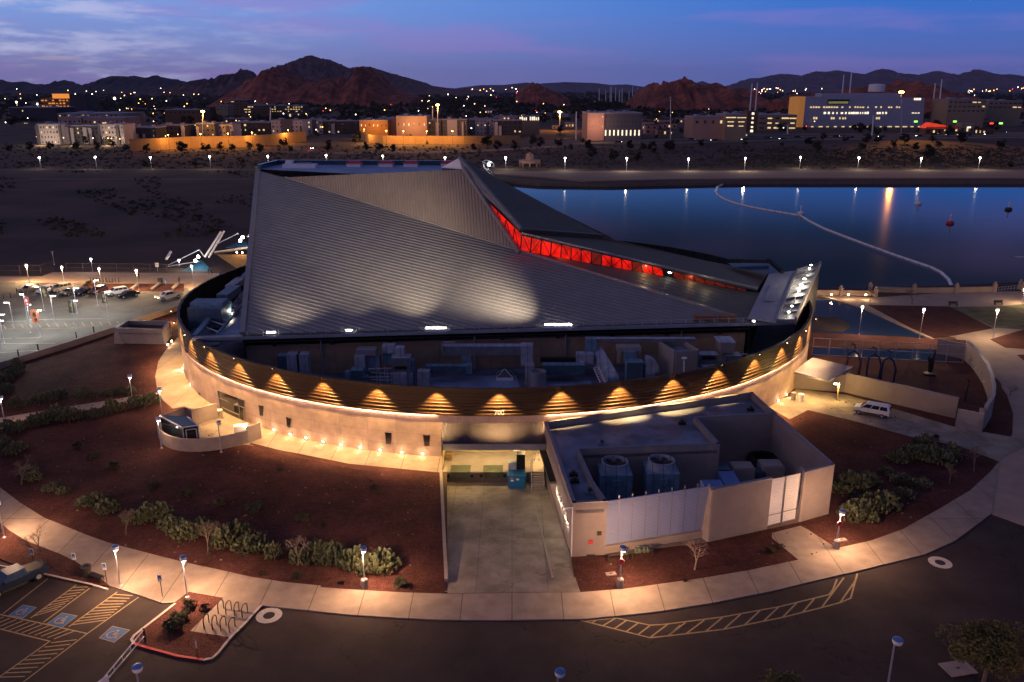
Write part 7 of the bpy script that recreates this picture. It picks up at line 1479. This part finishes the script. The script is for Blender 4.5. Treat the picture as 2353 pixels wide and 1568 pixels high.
# gazebo and dam crane on the far shore
gz=g('B',1370,1088,0); o=thing('lake_pavilion','small round pink pavilion with columns on the far shore','pavilion',gz); mb=MB(); wd_=(yp('B',1440,1050,gz.y).x-yp('B',1300,1050,gz.y).x)/2; zt=yp('B',1370,1045,gz.y).z
mb.lathe(Z(gz,zt-1.8),[(wd_,0),(wd_*1.02,1.8),(wd_*.4,2.0),(wd_*.35,5),(.2,6.5)],16); mb.build('roof','ap',o)
for k in range(8): q=gz+Vector((wd_*.9*math.cos(k*.785),wd_*.9*math.sin(k*.785),0)); mb=MB(); mb.tube(q,Z(q,zt-1.8),.5,.5,6); mb.build('column','ap',o)
q=g('B',1100,1135,0); o=thing('dam_hoist','curved white steel hoist frame with a bright lamp at the lake end','hoist',q); mb=MB(); P_=[yp('B',x,y,q.y) for x,y in ((1115,1140),(1075,1100),(1060,1060),(1085,1045),(1105,1060),(1110,1085))]; mb.path(P_,.3,6); P2_=[p+Vector((2.5,0,-.8)) for p in P_]; mb.path(P2_,.22,6)
for a,b in zip(P_,P2_): mb.tube(a,b,.22)
mb.build('frame','silver',o); lp_=yp('B',1105,1078,q.y-1); mb=MB(); mb.ball(lp_,.6,1,8); mb.build('lamp','lampC',o); pl(lp_-Vector((0,2,0)),WHT,150,.5,o)
# shore lamps
sl_=[('C',148,1040,1115),('C',517,1035,1118),('C',877,1028,1100),('C',1257,1032,1105),('C',1663,1035,1108),('C',2045,1032,1106)]+[('B',35,1015,1062),('B',405,1020,1075),('B',810,1030,1085),('B',1205,1030,1105),('B',1592,1035,1110),('B',1993,1035,1118)]+[('A',260,1030,1100),('A',625,1028,1103),('A',983,1028,1103),('A',1370,1025,1106),('A',1747,1022,1090),('A',2125,1018,1060)]
for i,(c,x,y,by) in enumerate(sl_):
    b=g(c,x+8,by,0); t=yp(c,x+2,y,b.y); area={'C':'right','B':'middle','A':'left'}[c]; o=thing('shore_lamp','white lamp on the far shore, %s from the left in the %s third'%(('first','second','third','fourth','fifth','sixth')[i%6],area),'lamp post',b,'lamps along the far shore')
    mb=MB(); mb.tube(b,Z(b,t.z),.16,.12,6); mb.build('pole','silver',o); mb=MB(); mb.ball(Z(b,t.z),.55,.9,8); mb.build('lens','lampC',o)
    pl(Z(b,t.z-.6)+Vector((0,-.8,0)),(1,.85,.6),3000 if c=='C' or (c=='B' and x>1100) else 900,.55,o)
# a few vehicles with lit lamps on the freeway
mb=MB()
FC=[(-300,935,0)]+[(180+i*112+(i*37)%50,(931-.022*(180+i*112)) if i%2 else (921-.022*(180+i*112)),i%2) for i in range(19)]
for i,(x,y,r) in enumerate(FC):
    o=vehicle('suv','small car with lit lamps driving on the freeway behind the far bank','car','blackp',g('C',x,y,.1),(0 if r else math.pi),hl='lampC',name='freeway_car',scale=1.3); o['group']='cars on the freeway'
q=g('L',1545,805,.1); vehicle('sedan','small car with glowing red lights on the access road','car','dredp',q,2.2,hl='lampC',name='freeway_car',scale=1.6); pl(q+Vector((0,-3,2)),(1,.03,.02),700,.3)
# trees
prot=[]
for k in range(4):
    o=thing('far_tree','t','tree'); leaf_mesh(420,(0,0,3.6),(2.9,2.9,2.7),90+k,.42,10,1.3).build('crown','fleaf' if k<3 else 'bush',o); mb=MB(); mb.tube((0,0,0),(0,0,3),.22,.12,5); mb.build('trunk','bark',o); prot.append(o)
ts=[]
def tr(c,x,y,s,lb): ts.append((g(c,x,y,0),s,lb))
for c,lst,lb in (('A',[(560,945,1.),(700,950,1.2),(740,960,1.),(960,1000,1.1),(1190,1000,1.2),(1340,990,1.1),(1440,985,1.),(1630,975,1.1),(1700,1000,1.2),(1860,960,1.1),(2150,990,1.1),(500,985,1.1),(200,990,1.1),(60,990,1.),(2060,880,1.),(1520,985,.9),(330,980,.9),(820,985,.9),(1060,975,.9),(1900,1000,.9),(640,985,1.),(1280,1090,.6),(950,1090,.7),(1590,1070,.5)],'dark tree on the riverbank below the left orange wall'),
  ('B',[(60,960,1.),(230,940,1.2),(300,985,1.1),(390,985,1.1),(480,990,.9),(590,930,1.1),(700,950,.6),(810,935,1.2),(880,945,.6),(980,930,1.3),(1000,985,1.),(1090,960,1.5),(1160,985,1.3),(1240,930,1.),(1270,985,1.2),(1390,950,1.6),(1440,970,1.3),(1560,960,1.3),(1750,980,1.2),(1890,905,.9),(1780,1040,1.1),(1910,1050,1.2),(2020,980,1.2),(2110,985,1.2),(2170,1010,1.3),(2290,990,1.3),(2080,1060,1.1),(560,925,.8),(350,880,1.2),(1720,935,.7),(2200,905,.7),(1640,980,.8)],'dark rounded tree between the freeway and the lake'),
  ('C',[(40,980,1.2),(240,960,1.2),(940,950,1.3),(1000,990,1.5),(1040,920,1.1),(1180,930,1.1),(1330,940,1.3),(1290,985,1.2),(1570,940,1.2),(1500,965,1.1),(1730,1040,1.8),(1790,965,1.1),(1940,940,1.6),(2200,975,1.4),(1750,930,1.2),(530,955,.9),(770,960,.6),(1390,935,1.1),(1640,985,1.1),(200,880,.9),(330,880,1.),(430,870,.9),(800,865,.9),(920,860,1.1),(1240,860,1.2),(1280,850,1.2),(1440,860,.9),(520,880,.9),(1660,870,.9),(2260,1100,.7),(110,870,1.)],'dark rounded tree on the far bank right of the middle')):
    for x,y,s in lst: tr(c,x,y,s,lb)
r=random.Random(12)
for i in range(180):
    x=r.uniform(-40,2400); y=232+r.random()**1.1*(72 if i<120 else 90); s=r.uniform(1.1,2.0)*(1 if y>250 else 1.5)
    if y<262 and 1850<x<2150: continue
    ts.append((G(x,y,0),s,'dark rounded tree among the lights of the %s town'%('left' if x<800 else 'middle' if x<1600 else 'right')))
for i,(p,s,lb) in enumerate(ts):
    k=i%4; o=prot[k] if i<4 else dup(prot[k],(0,0,0)); 
    o.location=p; a=r.uniform(.85,1.2); s*=1.15; o.scale=(s*a,s*a,s*r.uniform(.8,1.05)); o.rotation_euler=(0,0,r.uniform(0,6.3)); o['label']=lb; o['group']='trees of the far bank and town'
# scrub on the banks (ground cover)
sc_=MB()
for i in range(5200):
    q=r.random()
    if q<.45: x,y=r.uniform(0,2353),r.uniform(335,388)
    elif q<.75: x,y=r.uniform(-50,600),r.uniform(395,545)
    else: x,y=r.uniform(1650,2353),r.uniform(342,382)
    if q<.75 and q>=.45 and noise.noise(Vector((x*.006,y*.02,1)))<.05: continue
    p=G(x,y,0)
    if y>395 and x>590: continue
    s=r.uniform(.35,1.1)*(1.1 if y<400 else .8)
    for k in range(5):
        a=r.uniform(0,6.28); u=Vector((math.cos(a),math.sin(a),0))*s; h=Vector((r.gauss(0,.3),r.gauss(0,.3),1))*s*r.uniform(.5,1.1); c0=p+Vector((r.gauss(0,s*.6),r.gauss(0,s*.6),0)); sc_.poly([c0-u*.6,c0+u*.6,c0+u*.3+h,c0-u*.4+h*.9])
tag(sc_.build('scrub',mat('dry_scrub',(.075,.062,.035),.95,0,.45,.03)),'dry scrub covering the banks of the river and lake','scrub',kind='stuff')
# wood mass on the plain
wd2=MB()
for i in range(3600):
    x=r.uniform(-100,2450); y=216+r.random()**1.4*66
    if 1840<x<2140 and y<245: pass
    p=G(x,y,0); s=(r.uniform(3,7) if y>250 else r.uniform(5,11))*(1+p.y/5000)
    if y>262 and r.random()<.5: continue
    for k in range(5): c0=p+Vector((r.gauss(0,s*.8),r.gauss(0,s*.5),r.uniform(0,s*.5))); u=Vector((r.gauss(0,1),r.gauss(0,.4),0)).normalized()*s*.7; h=Vector((0,r.gauss(0,.3),1)).normalized()*s*.6; wd2.poly([c0-u,c0+h*-.3,c0+u,c0+h])
tag(wd2.build('woodland','fleaf'),'dark woodland and gardens filling the plain before the mountains','woodland',kind='stuff')
# small lamps of the town
def tl(mt,sz):
    o=thing('town_lamp','l','lamp'); mb=MB(); mb.tube((0,0,0),(0,0,6),.12,.1,4); mb.build('pole','bin',o); mb=MB(); mb.ball((0,0,6.3),sz,1,6); mb.build('lens',mt,o); return o
M['l1']=emat('town_lamp_warm',(1,.62,.26),9); M['l2']=emat('town_lamp_white',(1,.9,.7),12); M['l3']=emat('town_lamp_amber',(1,.40,.07),9); M['l4']=emat('town_lamp_red',(1,.03,.03),6)
tp=[tl('l1',.45),tl('l2',.45),tl('l3',.5),tl('l4',.5)]; first=[1]*4
def put(k,p,s,lb):
    o=tp[k] if first[k] else dup(tp[k],(0,0,0)); first[k]=0; o.location=p; o.scale=(s,)*3; o['label']=lb; o['group']='small lamps of the town'
for i in range(265):
    if i<175: x=r.uniform(-20,1260 if r.random()<.72 else 2380); y=228+r.random()**1.5*88
    else: x=r.choice([r.uniform(0,520),r.uniform(1080,1240),r.uniform(1720,1860),r.uniform(2200,2353),r.uniform(0,2353)]); y=r.uniform(216,224)
    if 1010<y: continue
    p=G(x,y,0); k=r.choices([0,1,2,3],[5,3,2.4,.4])[0]; s=max(1.,p.y/1100)*r.uniform(.7,1.35)
    put(k,p,s,'tiny %s street lamp among the trees of the %s town'%(('warm','white','amber','red')[k],'left' if x<800 else 'middle' if x<1600 else 'right'))
for x,y,s in ((38,237,4.),(85,262-24,0),(208,233,4.5),(265,240,5.),(185,224,3),(85,236,3.5)):
    if s: p=YP(x,y,1500); put(1,Z(p,0),s,'bright white stadium like lamp above the left trees')
for j in range(14): # lamps at the feet of the apartments
    x,y=((180,690),(245,690),(345,690),(400,690),(530,705),(665,695),(790,690),(915,710),(1040,712),(1110,712),(1155,715),(1265,722),(1860,680),(2020,655))[j]; b=g('J',x,y+35,0); put(0,b,.9,'small warm lamp at the foot of the left apartments')
for j in range(5):
    x,y=((60,480),(400,690),(1040,712),(1265,722),(665,695))[j]; p=g('J',x,720,0)+Vector((0,-6,3)); 
pl(g('J',300,745,0)+Vector((0,-8,4)),(1,.7,.4),9000,.4); pl(g('J',1150,750,0)+Vector((0,-8,4)),(1,.7,.4),9000,.4); pl(g('J',700,750,0)+Vector((0,-8,4)),(1,.7,.4),7000,.4); pl(yp('M',180,540,815)+Vector((0,0,5)),(1,.5,.12),11000,.6); pl(yp('M',660,540,795)+Vector((0,0,5)),(1,.55,.2),11000,.6); pl(yp('N',1000,540,765)+Vector((0,0,5)),(1,.55,.35),12000,.6)
# haze
hm=bpy.data.materials.new('haze'); hm.use_nodes=True; nt=hm.node_tree; nt.nodes.clear(); o_=nd(nt,'ShaderNodeOutputMaterial'); pv_=nd(nt,'ShaderNodeVolumePrincipled'); pv_.inputs['Density'].default_value=HZ; pv_.inputs['Color'].default_value=(.62,.66,.95,1); pv_.inputs['Anisotropy'].default_value=.1
nt.links.new(pv_.outputs[0],o_.inputs['Volume']); mb=MB(); mb.box((0,11800,-4.5),(44000,25600,640)); mb.build('haze',hm)['kind']='stuff'
sc.cycles.volume_bounces=0
